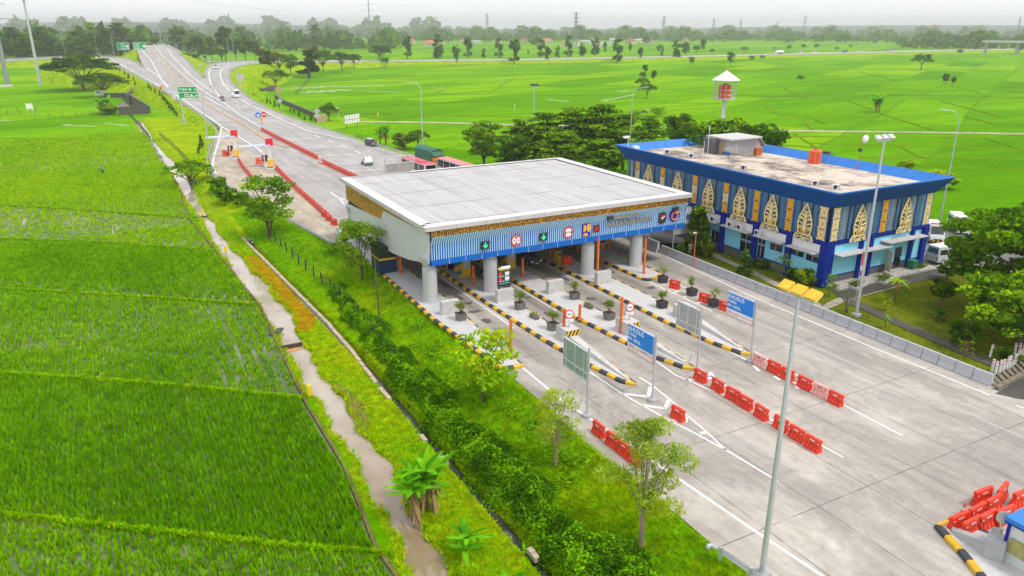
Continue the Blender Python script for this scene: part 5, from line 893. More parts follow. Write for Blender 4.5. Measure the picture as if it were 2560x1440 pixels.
# garden paths and planters
mb = MB(); mb2 = MB()
def strip(m_, pts, w, z=.012): A, B = ribbon([P(u, v, z) for u, v in dens(pts, 20)], w); m_.loft(A, B)
strip(mb, [(1770, 630), (1900, 690), (2060, 770), (2100, 750), (2320, 690), (2370, 655)], 1.1); struct('garden_path', mb, m_concrete('paving_slab', (.36, .32, .25), .9, .9, (.42, .37, .28)))
strip(mb2, [(2120, 750), (2300, 830), (2450, 895), (2530, 925)], 1.5, .02); mb2.add([P(u, v, .016) for u, v in [(2080, 725), (2125, 700), (2260, 690), (2320, 660), (2370, 690), (2240, 715), (2110, 752)]], [tuple(range(7))]); struct('gravel_path', mb2, m_concrete('dark_gravel', (.085, .08, .065), 0, 0, (.12, .115, .095)))
mb = MB(); mb.add([(88, 45, .006), (107.5, 45, .006), (107.5, 92, .006), (88, 92, .006)], [(0, 1, 2, 3)]); struct('parking_pavement', mb, m_concrete('parking_asphalt', (.17, .165, .155), 0, 0, (.21, .20, .18))); mb = MB(); [line(mb, [(88.8, y, .01), (97, y, .01)], .14, .004) for y in (52, 57.0, 61.5, 66)]; struct('parking_marking', mb, LINE)
for k, (u, v, rz, lab) in enumerate([(2140, 715, .25, 'white rimmed flower bed with low green plants by the mast'), (2298, 672, .2, 'low flower bed with a mound of green beside the silver van'), (2208, 700, .3, 'white rimmed bed beside the small palm')]):
    x, y, _ = P(u, v); t = thing('planter_bed', lab, 'flower bed', (x, y, 0), rz, 'flower beds before the office'); mb = MB(); [mb.box(c, d) for c, d in (((0, .7, .15), (3, .16, .3)), ((0, -.7, .15), (3, .16, .3)), ((1.45, 0, .152), (.15, 1.3, .3)), ((-1.45, 0, .152), (.15, 1.3, .3)))]; mb.obj('rim', CONCW, t); MB().box((0, 0, .1), (2.7, 1.2, .2)).obj('soil', SOIL, t); g = np.random.default_rng(k); link('foliage', leafcards('foliage', g.normal(0, 1, (420, 3))*[.7, .32, .12]+[0, 0, .38], .11, [LB1, LB3], g), t)
rr = random.Random(9)
for k, (u, v, h) in enumerate([(2479, 930, 1.2), (2488, 936, 1.2), (2498, 933, 1.2), (2507, 928, 1.1), (2514, 924, 1.2), (2522, 921, 1.2), (2529, 917, 1.2), (2536, 913, 1.1), (2542, 909, 1.2), (2548, 904, 1.2), (2554, 900, 1.3), (2475, 893, 1.2), (2535, 892, 1.3), (2546, 890, 1.2), (2557, 885, 1.2)]):
    x, y, _ = P(u, v); t = thing('marker_post', 'white marker post with red rings stacked beyond the wall end', 'marker post', (x, y, 0), rz=rr.uniform(0, 3), group='white marker posts in the corner'); t.rotation_euler = (rr.uniform(-.05, .12), rr.uniform(-.05, .12), 0); MB().box((0, 0, h/2), (.15, .15, h)).obj('post', WHITE, t); mb = MB(); mb.box((0, 0, h-.08), (.158, .158, .05)); mb.box((0, 0, h-.42), (.158, .158, .05)); mb.obj('ring', SIGNR, t)
mb = MB(); mb.add([P(u, v, .01) for u, v in [(2487, 984), (2560, 942), (2680, 985), (2640, 1012), (2540, 996)]], [tuple(range(5))]); struct('side_road', mb, m_concrete('dark_asphalt', (.07, .068, .06), 0, 0, (.1, .095, .085)))
t = thing('stone_kerb', 'rough stone kerb along the corner drain', 'kerb', (*P(2490, 975)[:2], 0)); a = P(2488, 975); b = P(2600, 915); mb = MB(); n = 7
for k in range(n): q0, q1 = k/n, (k+.93)/n; mb.bar((a[0]+(b[0]-a[0])*q0-a[0], (b[1]-a[1])*q0, .15), ((b[0]-a[0])*q1, (b[1]-a[1])*q1, .15), .4, .32)
for k in range(10): q = k/10; mb.bar(((b[0]-a[0])*q+.6, (b[1]-a[1])*q+.4, .06), ((b[0]-a[0])*q+1.6, (b[1]-a[1])*q+1.6, .06), .35, .12)
mb.obj('stone', mat('mossy_stone', (.20, .17, .12), .9, var=.5, scale=3, bump=.4), t)
x, y, _ = P(2130, 785); t = thing('black_pipe', 'black bent pipe lying by the floodlight mast', 'pipe', (x-.6, y+.3, 0)); MB().tube([(0, 0, .2), (.5, .3, .9), (1.0, .6, 1.4)], .16, 8).obj('pipe', BLK, t)
x, y, _ = P(2445, 815); t = thing('felled_post', 'dark post lying on the lawn under the big tree', 'post', (x, y, .12)); MB().tube([(-.9, .2, 0), (.9, -.2, .02)], .12, 8).obj('post', STEELD, t); MB().tube([(-1.02, .23, 0), (-.88, .2, 0)], .125, 8).obj('cap', WHITE, t)
# blue booth in the corner
bx, by, _ = P(2527, 1302, 2.75); t = thing('corner_booth', 'small booth with blue roof and navy frame in the lower corner', 'booth', (bx, by, 0))
mb = MB(); mb.box((1.3, -1.3, 1.35), (2.5, 2.5, 2.7)); mb.obj('wall', mat('booth_white_glass', (.62, .66, .64), .3, var=.06), t); mb = MB(); [mb.box((a, b, 1.38), (.14, .14, 2.76)) for a in (.0, 2.6) for b in (-2.6, .0)]; mb.obj('frame', NAVY, t); MB().box((1.3, -1.3, 2.85), (3.0, 3.0, .26)).obj('roof', BLUEL, t); MB().box((1.3, -1.3, 2.68), (3.0, 3.0, .1)).obj('eaves', NAVY, t); mb = MB(); mb.box((-.02, -1.25, 1.35), (.1, 2.1, .9)); mb.box((1.3, .01, 1.35), (2.1, .1, .9)); mb.obj('window', mat('yellowed_glass', (.36, .34, .12), .15, var=.4, scale=3), t)
# corner wedge, sign
x, y, _ = P(2462, 1395); t = thing('concrete_wedge', 'rough concrete wedge and block on the corner island', 'crash wedge', (x, y, .22)); a = P(2378, 1328, .22); dx, dy = a[0]-x, a[1]-y; mb = MB(); mb.add([(-.28, -.1, 0), (.28, 0.1, 0), (.2, .1, .95), (-.2, -.1, .95), (dx-.18, dy-.1, 0), (dx+.18, dy+.1, 0), (dx+.14, dy+.1, .22), (dx-.14, dy-.1, .22)], [(0, 3, 2, 1), (4, 5, 6, 7), (0, 1, 5, 4), (1, 2, 6, 5), (2, 3, 7, 6), (3, 0, 4, 7)]); mb.obj('ramp', CONC, t); MB().box((.25, -.25, .62), (1.0, .9, 1.24), .45).obj('block', CONC, t)
r = thing('round_sign', 'round grey sign seen from behind on the corner block', 'sign', (x+.25, y-.25, 1.46)); MB().tube([(0, 0, 0), (.15, .05, 1.5)], .04, 8).obj('pole', GALV, r); MB().disc((.13, .0, 1.25), .38, (-.7, -.7, .1), .03, 22).obj('disc', mat('sign_back', (.40, .40, .38), .5, .2), r); MB().box((0, .1, .35), (.55, .04, .35), -.8).obj('plate', mat('sign_back', (.4, .4, .38)), r)
# ---------------------------------------------------------------- elevated tank beyond the trees
x, y, z = PD(1806, 300, 145); tz = PD(1806, 248, 145)[2]; t = thing('tank_tower', 'water tower with white conical roof and round railing above the trees', 'water tower', (x, y, -.5)); h = tz+.5
MB().tube([(0, 0, 0), (0, 0, h)], .33, 12).obj('column', WHITE, t); MB().cyl((0, 0, h), 2.0, .25, 24).obj('platform', GALV, t); mb = MB()
for k in range(14): a = 2*PI*k/14; mb.tube([(1.95*math.cos(a), 1.95*math.sin(a), h+.2), (1.95*math.cos(a), 1.95*math.sin(a), h+3.35)], .04, 5)
for zz in (.9, 1.7, 2.6, 3.3): mb.tube([(1.95*math.cos(a), 1.95*math.sin(a), h+zz) for a in np.linspace(0, 2*PI, 25)], .035, 5)
mb.obj('railing', GALV, t); mb = MB(); mb.lathe((0, 0, h+3.35), [(2.55, 0), (2.5, .08), (.25, 1.55), (.0, 1.75)], 12); mb.obj('roof', ROOFW, t); tank(x, y, tz-.5+.75, 1.12, 2.4, 'orange red tank inside the railing of the tower'); mb = MB(); [mb.bar((.55, a, .3), (.55, a, h), .05) for a in (-.25, .25)]; mb.obj('ladder', GALV, t)
# ---------------------------------------------------------------- guard rails, median, gates, signs on the road
def guardrail(lab, pts, sp=4., side=1, nmax=95):
    t = thing('guardrail', lab, 'guardrail', pts[0]); o = Vector(pts[0]); L = [Vector(p)-o for p in pts]; mb = MB(); A, B = ribbon([tuple(p) for p in L], .1); prof = [(.0, .42), (.09, .5), (.02, .60), (.09, .70), (.0, .80)]
    rows = []
    for d, z in prof: rows.append([(b+(a-b).normalized()*(d*side))+Vector((0, 0, z)) for a, b in zip(A, B)])
    for r0, r1 in zip(rows[:-1], rows[1:]): mb.loft(r0, r1)
    mb.obj('rail', GALV, t); pm = MB().box((0, 0, .1), (.14, .16, 1.4)).mesh('post', GALV); acc = 0; n = 0
    for a, b in zip(L[:-1], L[1:]):
        d = (b-a).length; q = (-acc) % sp
        while q < d and n < nmax: p = a.lerp(b, q/d); c = link('post', pm, t, (p.x-.02, p.y, p.z)); c.rotation_euler = (0, 0, math.atan2(b.y-a.y, b.x-a.x)); n += 1; q += sp
        acc += d
GL = [(288, 166), (330, 187), (380, 212), (430, 243), (470, 268), (505, 292), (534, 318), (543, 332), (540, 350), (526, 374), (518, 400), (523, 432), (545, 460), (600, 488), (660, 515), (735, 566), (826, 612)]
guardrail('long steel guardrail along the left road edge and pale apron', RL(GL, 10, -.02), 3.6, -1)
guardrail('steel guardrail curving along the right edge of the entry road', [P(u, v, z) for u, v, z in dens([(690, 155.5, 4.2), (640, 158, 5), (606, 162.5, 6), (586, 168.5, 6.2), (573, 178, 5.8), (570.5, 194, 4.5), (588, 217, 2.6), (618, 243, 1.5)], 8)]+RL([(650, 262), (690, 283), (757, 307), (845, 336), (905, 356), (980, 378), (1045, 398)], 10, .0), 3.6)
guardrail('steel guardrail of the gore, road side', [P(u, v, z) for u, v, z in dens([(422, 112, 12.6), (446, 127, 11.2), (474, 158, 8), (509, 192, 4.9)], 5)], 4); guardrail('steel guardrail of the gore, ramp side', [P(u, v, z) for u, v, z in dens([(511, 192, 4.9), (513, 176, 6.), (523, 165, 6.5), (548, 158.5, 6.4), (600, 155, 5.4), (665, 153.3, 4.3)], 5)], 4)
guardrail('steel guardrail along the outer side of the exit road', [P(u, v, z) for u, v, z in dens([(0, 149, 3.4), (120, 143.5, 4.8), (210, 139.5, 6.2), (262, 139.8, 7), (300, 144, 7.2), (330, 150, 7.3), (357, 164, 7.2)], 8)], 4.5); guardrail('steel guardrail with rounded end at the bottom road edge', [(26.5, 24.8, 0), (26.75, 23, 0), (27.0, 19, 0), (27.2, 12, 0)], 2); guardrail('steel rail along the overpass right edge', RL([(404, 106), (412, 112), (428, 118)], 3, .1), 5)
t = thing('rail_end', 'curved fishtail end piece of the bottom guardrail', 'rail end', (26.45, 25.0, .6)); MB().tube([(0, 0, 0), (-.15, .3, .05), (-.35, .38, .05), (-.5, .25, 0)], .13, 8).obj('end_piece', GALV, t)
md = RL([(654, 325), (600, 293), (560, 262), (520, 240), (495, 222), (462, 195), (430, 165), (405, 140), (385, 115), (381, 106)], 6); A, B = ribbon(md, 1.5); A2, B2 = ribbon(md, .7); mb = MB(); a = [(p.x, p.y, p.z-.1) for p in A]; b = [(p.x, p.y, p.z-.1) for p in B]; c = [(p.x, p.y, p.z+.75) for p in A2]; d = [(p.x, p.y, p.z+.75) for p in B2]; mb.loft(a, c); mb.loft(c, d); mb.loft(d, b); mb.add([a[0], c[0], d[0], b[0]], [(0, 1, 2, 3)]); tag(mb.obj('median_barrier', CONCW), 'long pale concrete median dividing the rising road', 'median')
for nm, E in (('left', LE), ('right', RE)):
    pts = [p for p in E if p[2] > 9.5]; A, B = ribbon(pts, .4); mb = MB(); mb.loft([(p.x, p.y, p.z+.9) for p in A], [(p.x, p.y, p.z+.9) for p in B])
    for q in (A, B): mb.loft([(p.x, p.y, p.z-.6) for p in q], [(p.x, p.y, p.z+.9) for p in q])
    tag(mb.obj('parapet_wall', CONCW), 'pale parapet wall on the '+nm+' side of the flyover crest', 'parapet')
def gantry(u, v, lab):
    x, y, _ = P(u, v); t = thing('toll_gantry', lab, 'toll gantry', (x, y, 0), rz=-.02, group='steel toll gantries on the apron'); mb = MB()
    for a in (-.7, .7): mb.tube([(a, 0, 0), (a, 0, 4.2), (a*.6, 0, 4.55)], .08, 8); mb.tube([(a, 2.6, 0), (a, 2.6, 3.6), (a, 1.4, 4.5)], .07, 8); mb.bar((a, 0, 1.4), (a, 2.6, 3.4), .1)
    mb.obj('frame', WHITE, t); MB().box((-2.4, .3, 4.6), (6.2, 1.5, .3)).obj('roof', mat('pale_blue_roof', (.55, .64, .80), .4), t); MB().box((.55, -.2, 5.25), (1.5, .3, 1.5)).obj('red_board', SIGNR, t); mb = MB(); mb.box((0, -1.6, .95), (.75, .7, 1.9)); mb.box((.9, -1.0, 1.0), (.4, .5, 1.5)); mb.obj('machine', YEL, t); MB().box((0, -1.6, .15), (1.0, .9, .3)).obj('machine_base', BLK, t); MB().box((-.4, 1.0, 1.8), (1., .5, 1.3)).obj('display', BLK, t); mb = MB(); mb.prism([(-.9, -3.2), (.4, -3.6), (1.2, -2.6), (1.2, 4), (-.9, 4)], 0, .16); mb.obj('island_slab', CONCW, t); MB().tube([(-.9, 2, 0), (-.9, 2, 2.2)], .08, 6).obj('bollard', ORNG, t)
gantry(585, 392, 'far white toll gantry with red board on the apron'); gantry(672, 418, 'near white toll gantry with red board on the apron')
def disc_sign(p, h, r, ms, lab, two=None):
    t = thing('traffic_sign', lab, 'traffic sign', p, group='road signs along the ramps'); MB().tube([(0, 0, 0), (0, 0, h)], .06, 6).obj('pole', GALV, t); MB().disc((0, -.08, h), r, (-.45, -1, 0), .05, 20).obj('disc', ms[0], t)
    if ms[1]: MB().box((-.05, -.17, h), (r*1.3, .05, r*.36), -.42).obj('bar', ms[1], t)
x, y, z = RP(656, 322); t = thing('traffic_sign', 'blue arrow disc and red no entry disc on one post at the median end', 'traffic sign', (x, y, z), group='road signs along the ramps'); MB().tube([(0, 0, 0), (0, 0, 4.0)], .09, 6).obj('pole', GALV, t); MB().disc((-.85, -.1, 4.0), .78, (-.45, -1, 0), .05, 22).obj('blue_disc', SIGNB, t); mb = MB(); mb.slab([(-1.2, -.18, 3.6), (-.5, -.24, 3.6), (-.5, -.24, 4.3), (-.75, -.22, 4.05), (-.95, -.2, 4.3), (-1.15, -.19, 4.1)], (0, -.05, 0)); mb.obj('arrow', SIGNW, t); MB().disc((.85, -.1, 4.05), .8, (-.45, -1, 0), .05, 22).obj('red_disc', SIGNR, t); MB().box((.8, -.19, 4.05), (1.1, .06, .3), -.42).obj('bar', SIGNW, t); MB().box((0, -.08, 2.6), (.5, .08, 1.3)).obj('chevron_plate', mat('sign_orange', (.80, .30, .01), .5), t)
for u, v, vt, zz, ms, r, lab in [(437, 262, 243, 1.0, (SIGNW, SIGNR), .75, 'white and red speed disc at the guardrail'), (600, 228, 192, 1.5, None, 0, '')]:
    if ms: p = P(u, v, zz); disc_sign(p, HT(u, v, vt, zz), r, ms, lab)
def diamond(u, v, vt, z, m, lab, r=.95):
    p = P(u, v, z); h = HT(u, v, vt, z); t = thing('traffic_sign', lab, 'traffic sign', p, group='road signs along the ramps'); MB().tube([(0, 0, 0), (0, 0, h)], .06, 6).obj('pole', GALV, t); n = Vector((-.45, -1, 0)).normalized(); al = Vector((n.y*-1, n.x, 0)); o = Vector((0, 0, h))+n*.1; MB().slab([o-al*r, o-Vector((0, 0, r)), o+al*r, o+Vector((0, 0, r))], n*.05).obj('plate', m, t)
    if m is not GALV: mb = MB(); o2 = o+n*.06; mb.slab([o2-al*.5*r, o2-Vector((0, 0, .15)), o2+al*.45*r, o2+Vector((0, 0, .15))], n*.04); mb.obj('symbol', BLK, t)
OR_ = mat('sign_orange', (.80, .30, .01), .5)
for q in [(404, 236, 220, 2.0, OR_, 'orange diamond warning sign at the left guardrail'), (252, 150, 135, 6.2, OR_, 'orange warning sign behind the spreading tree'), (88, 152, 137, 3.6, OR_, 'small orange sign on the distant exit road'), (503, 186, 163, 4.4, GALV, 'grey diamond sign in the grass gore'), (702, 276, 252, -.3, GALV, 'grey backed diamond sign by the entry road wall'), (795, 307, 277, -.3, GALV, 'grey backed diamond sign pair before the small tree'), (793, 309, 290, -.3, GALV, 'lower grey diamond of the sign pair')]: diamond(*q)
def green_sign(u, v, z, vt, panels, lab, zoff):
    p = P(u, v, z); h = HT(u, v, vt, z); t = thing('direction_sign', lab, 'road sign', p, group='green direction signs'); MB().tube([(0, 0, 0), (0, 0, h)], .28 if zoff else .15, 10).obj('pole', GALV, t)
    if zoff: MB().cyl((0, 0, -.6), .7, 1.2).obj('base', CONC, t)
    rt = Vector((RGT[0], RGT[1], 0)); nv = Vector((rt.y, -rt.x, 0)); D = math.hypot(p[0], p[1])
    for (u0, v0, u1, v1, rows) in panels:
        s_ = D/1980.; w = (u1-u0)*s_*1.02; hh = (v1-v0)*s_; cxp = ((u0+u1)/2-u)*s_+(0.17*(vt-v0)*s_*0); zz = h-((v0+v1)/2-vt)*s_; c = rt*cxp+Vector((0, 0, zz))+nv*.35
        q = lambda a, b, o=0.: c+rt*(a*w/2)+Vector((0, 0, b*hh/2))+nv*o
        pn = MB().slab([q(-1, -1), q(1, -1), q(1, 1), q(-1, 1)], nv*.08).obj('panel', SIGNG, t); b = MB()
        for a0, a1 in (((-1, -1), (1, -1)), ((-1, 1), (1, 1)), ((-1, -1), (-1, 1)), ((1, -1), (1, 1))): b.bar(q(*a0, .1), q(*a1, .1), .1, .14)
        b.obj('border', SIGNW, pn)
        for body, a, bb, sz in rows: text('lettering', body, sz*hh, SIGNW, tuple(q(a, bb, .1)), tuple(rt), (0, 0, 1), pn, 'LEFT', .02, .01*sz*hh)
        dm = MB(); dm.disc(q(.3 if zoff else .75, .0, .1), .2*hh, nv, .03, 14); dm.slab([q(.72, -.1, .1), q(.8, -.35, .1), q(.9, -.1, .1), q(.8, .5, .1)], nv*.03); dm.obj('shield', SIGNW, pn)
        bk = MB(); bk.bar(Vector((0, 0, zz)), q(-1 if zoff else 0, 0, -.05), .12); bk.obj('bracket', GALV, t)
green_sign(459, 303, 0, 224, [(456, 217, 502, 230, [('Sragen', -.85, .15, .62)]), (458, 230.5, 504, 243.5, [('Solo', -.45, .35, .5), ('SEMARANG', -.45, -.45, .42)])], 'double green direction sign reading Sragen and Solo on a thick pole', True)
green_sign(323, 183.5, 5.2, 104, [(307, 106, 333, 121.5, [('Solo', -.35, .6, .3), ('Boyolali', -.35, 0, .3), ('Semarang', -.35, -.6, .3)])], 'green direction sign left of a pair beside the flyover', False); green_sign(357, 165, 7.0, 105, [(344, 106, 371, 121.5, [('Sragen', -.85, .6, .3), ('Ngawi', -.85, 0, .3), ('Surabaya', -.85, -.6, .3)])], 'green direction sign right of a pair beside the flyover', False)
p = P(603, 230, 1.8); h = HT(603, 230, 183, 1.8); t = thing('direction_sign', 'grey backed road sign on a pole right of the entry road', 'road sign', p); MB().tube([(0, 0, 0), (0, 0, h)], .16, 8).obj('pole', GALV, t); MB().box((.3, 0, h-1.6), (3.2, .1, 2.6), -YAW).obj('panel', mat('pale_sign_back', (.52, .53, .50), .5), t); MB().tube([(1.6, -.6, -1), (1.6, -.6, h-2)], .09, 6).obj('pole', GALV, t)
p = P(862, 318, -1.); t = thing('billboard', 'white billboard frame with grid panels beside the guardrail', 'billboard', p); rt = Vector((.9, .42, 0)); mb = MB(); L = 6.2; mb.slab([(0, 0, .9), tuple(rt*L+Vector((0, 0, 1.0))), tuple(rt*L+Vector((0, 0, 3.6))), (0, 0, 3.4)], (.06, -.12, 0)); mb.obj('panel', SIGNW, t); mb = MB(); [mb.bar(tuple(rt*(L*k/6)+Vector((.05, -.16, .9))), tuple(rt*(L*k/6)+Vector((.05, -.16, 3.5))), .07) for k in range(7)]; mb.bar((.05, -.16, 2.1), tuple(rt*L+Vector((.05, -.16, 2.2))), .07); [mb.tube([tuple(rt*(L*q)+Vector((0, .1, -.4))), tuple(rt*(L*q)+Vector((0, .1, 3.6)))], .09, 6) for q in (.12, .85)]; mb.obj('frame', STEELD, t)
p = P(847, 293, LZ); t = thing('sign_board', 'small white board on a post at the paddy edge', 'sign', p); MB().tube([(0, 0, 0), (0, 0, 3.2)], .06, 6).obj('pole', WHITE, t); MB().box((-.3, 0, 2.7), (1., .06, 1.2)).obj('board', SIGNW, t)
p = P(77, 284, LZ); t = thing('sign_board', 'white notice board on two legs in the left paddies', 'sign', p); MB().box((0, 0, 2.6), (2.5, .1, 1.9), -.5).obj('board', SIGNW, t); mb = MB(); [mb.tube([(a, -a*.55, 0), (a, -a*.55, 2.)], .08, 6) for a in (-.9, .9)]; mb.obj('leg', WHITE, t)
# ---------------------------------------------------------------- underpass walls
def wall_thing(name, lab, pts, h, th=.4, cap=True, z=LZ-.3, m=CONCD):
    o = P(*pts[0], z); t = thing(name, lab, 'retaining wall', o); L = [Vector(P(u, v, z))-Vector(o) for u, v in pts]; mb = MB(); hs = h if isinstance(h, list) else [h]*len(L)
    A, B = ribbon([tuple(p) for p in L], th); a = [(p.x, p.y, 0) for p in A]; b = [(p.x, p.y, 0) for p in B]; c = [(p.x, p.y, k) for p, k in zip(A, hs)]; d = [(p.x, p.y, k) for p, k in zip(B, hs)]
    mb.loft(a, c); mb.loft(d, b); mb.loft(c, d); mb.add([a[0], c[0], d[0], b[0]], [(0, 1, 2, 3)]); mb.add([a[-1], c[-1], d[-1], b[-1]], [(3, 2, 1, 0)]); mb.obj('wall', m, t)
    if cap: mb = MB(); A, B = ribbon([(p.x, p.y, k+.06) for p, k in zip(L, hs)], th+.15); mb.loft(A, B); mb.obj('coping', mat('wall_coping', (.16, .14, .12), .9, var=.3), t)
wall_thing('retaining_wall', 'dark stained retaining wall nearest the canal at the underpass', [(299, 289), (376, 286)], 3.0); wall_thing('retaining_wall', 'sloping dark wing wall of the left underpass', [(376, 286), (327, 264)], [3.0, 4.6]); wall_thing('retaining_wall', 'dark wing wall farther back at the left underpass', [(262, 246), (322, 246), (356, 226)], [2.2, 2.4, 4.6]); wall_thing('retaining_wall', 'dark abutment wall inside the left underpass', [(327, 266), (312, 246)], [4.4, 2.6]); wall_thing('retaining_wall', 'dark curved wall on the right embankment side', [(625, 224), (655, 236), (691, 226)], 2.6); wall_thing('retaining_wall', 'long dark wall below the right guardrail', [(688, 247), (710, 262), (745, 277), (770, 288), (803, 303)], 1.9)
for u, v, lab in [(697, 232, 'yellow stained concrete end pillar of the right underpass wall'), (805, 306, 'yellow stained concrete block before the diamond signs')]: p = P(u, v, LZ); tag(MB().box((0, 0, 1.3), (3.0, .8, 2.6)).obj('end_pillar', mat('stained_yellow_concrete', (.42, .33, .16), .9, var=.3), None, False, p), lab, 'pillar')
p = P(252, 244, LZ); t = thing('painted_board', 'white painted board with a green patch behind the banana clump', 'sign', p); MB().box((0, 0, 2.0), (4.4, .2, 2.4), .1).obj('board', mat('dirty_white', (.55, .55, .48), .8, var=.2), t); MB().box((-.6, -.14, 2.4), (1.6, .06, .8), .1).obj('patch', SIGNG, t)
mb = MB(); mb.add([P(u, v, LZ+.03) for u, v in [(284, 272), (310, 252), (322, 262), (330, 272), (300, 276)]], [tuple(range(5))]); struct('underpass_path', mb, m_concrete('underpass_dirt', (.22, .19, .14), 0, 0, (.27, .23, .17)))
# ditch edge wall in broken pieces
DW_ = [(606, 596), (650, 640), (700, 690), (755, 745), (820, 810), (880, 880), (950, 972), (1000, 1030), (1052, 1092), (1130, 1170), (1215, 1258), (1300, 1350), (1400, 1460)]
wp = [P(u, v, LZ) for u, v in dens(DW_, 16)]; t = thing('ditch_kerb', 'broken pale concrete kerb along the grassy canal path', 'kerb', wp[0]); o = Vector(wp[0]); rr = random.Random(8); mb = MB()
for i in range(len(wp)-1):
    if wp[i][1] < 60 and rr.random() < (.45 if wp[i][1] > 46 else .78): continue
    a, b = Vector(wp[i])-o, Vector(wp[i+1])-o; mb.bar(a.lerp(b, .02)+Vector((0, 0, .0+rr.uniform(-.05, .05))), a.lerp(b, .95)+Vector((0, 0, .0+rr.uniform(-.05, .05))), .34, .36)
mb.obj('kerb', mat('weathered_kerb', (.46, .38, .29), .9, var=.3, scale=2, dirt=.5, bump=.3), t)
# fence posts
def fence_thing(lab, pts, sp, h, m=STEELD, z=LZ, rail=True):
    L = [P(u, v, z) for u, v in dens(pts, 6)]; o = Vector(L[0]); t = thing('post_fence', lab, 'fence', L[0]); pm = MB().box((0, 0, h/2), (.16, .16, h)).mesh('post', m); acc = 0; top = []
    for a, b in zip(L[:-1], L[1:]):
        d = math.dist(a, b); q = (-acc) % sp
        while q < d: p = Vector(a).lerp(Vector(b), q/d)-o; zz = float(height(p.x+o.x, p.y+o.y))-o.z; c = link('post', pm, t, (p.x, p.y, zz-.1)); c.rotation_euler = (random.uniform(-.06, .06), random.uniform(-.06, .06), 0); top.append((p.x, p.y, zz+h*.8)); q += sp
        acc += d
    if rail and len(top) > 1: mb = MB(); mb.tube(top, .015, 4, False); mb.tube([(a, b, c-.4*h) for a, b, c in top], .015, 4, False); mb.obj('wire', STEELD, t)
FP = mat('old_fence_post', (.075, .065, .06), .9, var=.4)
fence_thing('row of dark fence posts along the hedge by the grass slope', [(690, 605), (760, 675), (845, 745), (900, 800), (955, 870), (1000, 930)], 3.2, 1.7, FP); fence_thing('row of dark posts along the left farm track', [(20, 289), (150, 291), (300, 292)], 5.2, 2.0, FP); fence_thing('second row of posts behind the left farm track', [(0, 280), (60, 279), (100, 277)], 6, 1.8, FP); fence_thing('posts along the canal below the embankment', [(322, 288), (352, 315), (378, 350)], 2.4, 1.6, FP); fence_thing('posts along the thorny embankment strip', [(400, 340), (445, 380), (490, 430)], 3., 1.5, FP); fence_thing('row of posts along the right paddy edge', [(740, 240), (775, 200), (850, 185)], 7, 2.2, FP); fence_thing('long thin post fence below the highway', [(1000, 162), (1300, 162), (1600, 160)], 14, 1.8, FP, LZ, False); fence_thing('posts behind the billboard', [(890, 345), (905, 352)], 3, 1.6, FP)
for k, (u, v) in enumerate([(432, 441), (450, 474), (506, 538), (565, 632), (775, 990), (1060, 1480), (945, 290)]):
    p = P(u, v, LZ); t = thing('yellow_marker', ['small yellow sack post on the canal bank, farthest', 'small yellow sack post on the canal bank, second farthest', 'yellow post at the canal crossing by the shrubs', 'yellow covered post on the grassy canal bank', 'yellow post at the bund end by the canal', 'x', 'tiny yellow post at the right paddy edge'][k], 'marker', p, group='yellow marker posts') if k != 5 else None
    if t: MB().box((0, 0, .55), (.42, .35, .95), top=.75).obj('cover', mat('yellow_cloth', (.80, .55, .01), .6), t); MB().tube([(0, 0, -.2), (0, 0, .5)], .06, 5).obj('post', BARK, t)
x, y, _ = P(722, 866, LZ); t = thing('sluice_board', 'dark wooden sluice board across the canal', 'sluice', (x, y, LZ-.3)); MB().box((0, 0, .25), (2.6, .12, .5)).obj('board', mat('wet_wood', (.06, .045, .03), .7), t); MB().box((-.2, -.5, .06), (2.2, .7, .1)).obj('sandbag', mat('orange_sack', (.55, .28, .09), .9, var=.4, scale=6), t); x, y, _ = P(515, 541, LZ); tag(MB().box((0, 0, 0), (3.4, .5, .2), .1).obj('plank_bridge', mat('dark_plank', (.05, .04, .03), .9), None, False, (x-.3, y, LZ)), 'dark plank bridge over the canal by the shrubs', 'bridge')
x, y, _ = P(688, 832, LZ); t = thing('bank_stone', 'heap of dark stones and sacks on the canal bank', 'stones', (x, y, LZ)); mb = MB(); rr = random.Random(2); [mb.ell((rr.uniform(-.6, .8), rr.uniform(-.5, .5), .12), (.25, .22, .16), 7, 4) for _ in range(8)]; mb.obj('stone', CONCD, t)
x, y, _ = P(948, 790, -1.0); z = float(height(x, y)); t = thing('wooden_pole', 'thin dark leaning pole on the grass by the canopy tree', 'pole', (x, y, z)); MB().tube([(0, 0, 0), (-.12, .05, HT(952, 788, 630, z))], [.09, .05], 7).obj('pole', BARK, t)
# ---------------------------------------------------------------- pylons, wires, far overpass, houses
def monopole(u, v, z, h, r0, lab, armz, arm=3.5):
    p = P(u, v, z); t = thing('power_pylon', lab, 'power pylon', p, group='tubular power pylons'); MB().tube([(0, 0, -1), (0, 0, h*.5), (0, 0, h)], [r0, r0*.68, r0*.3], 12).obj('pole', mat('pylon_steel', (.26, .28, .30), .5, .2), t); rt = Vector((RGT[0], RGT[1], 0))
    for a in armz: mb = MB(); mb.tube([tuple(rt*arm*1.+Vector((0, 0, a+.1))), tuple(rt*arm*.5+Vector((0, 0, a-.1))), (0, 0, a-.9), tuple(-rt*arm*.5+Vector((0, 0, a-.1))), tuple(-rt*arm+Vector((0, 0, a+.1)))], [.12, .22, .35, .22, .12], 6); [mb.tube([tuple(rt*(arm*sg)+Vector((0, 0, a+.1))), tuple(rt*(arm*sg)+Vector((0, 0, a-1.4)))], .09, 5) for sg in (-1, 1)]; mb.obj('crossarm', mat('pylon_arm', (.20, .23, .27), .5), t)
    return p
D1 = dist_at(112, 0); hz = lambda v, D: H-(v-HZ)*D/1980.
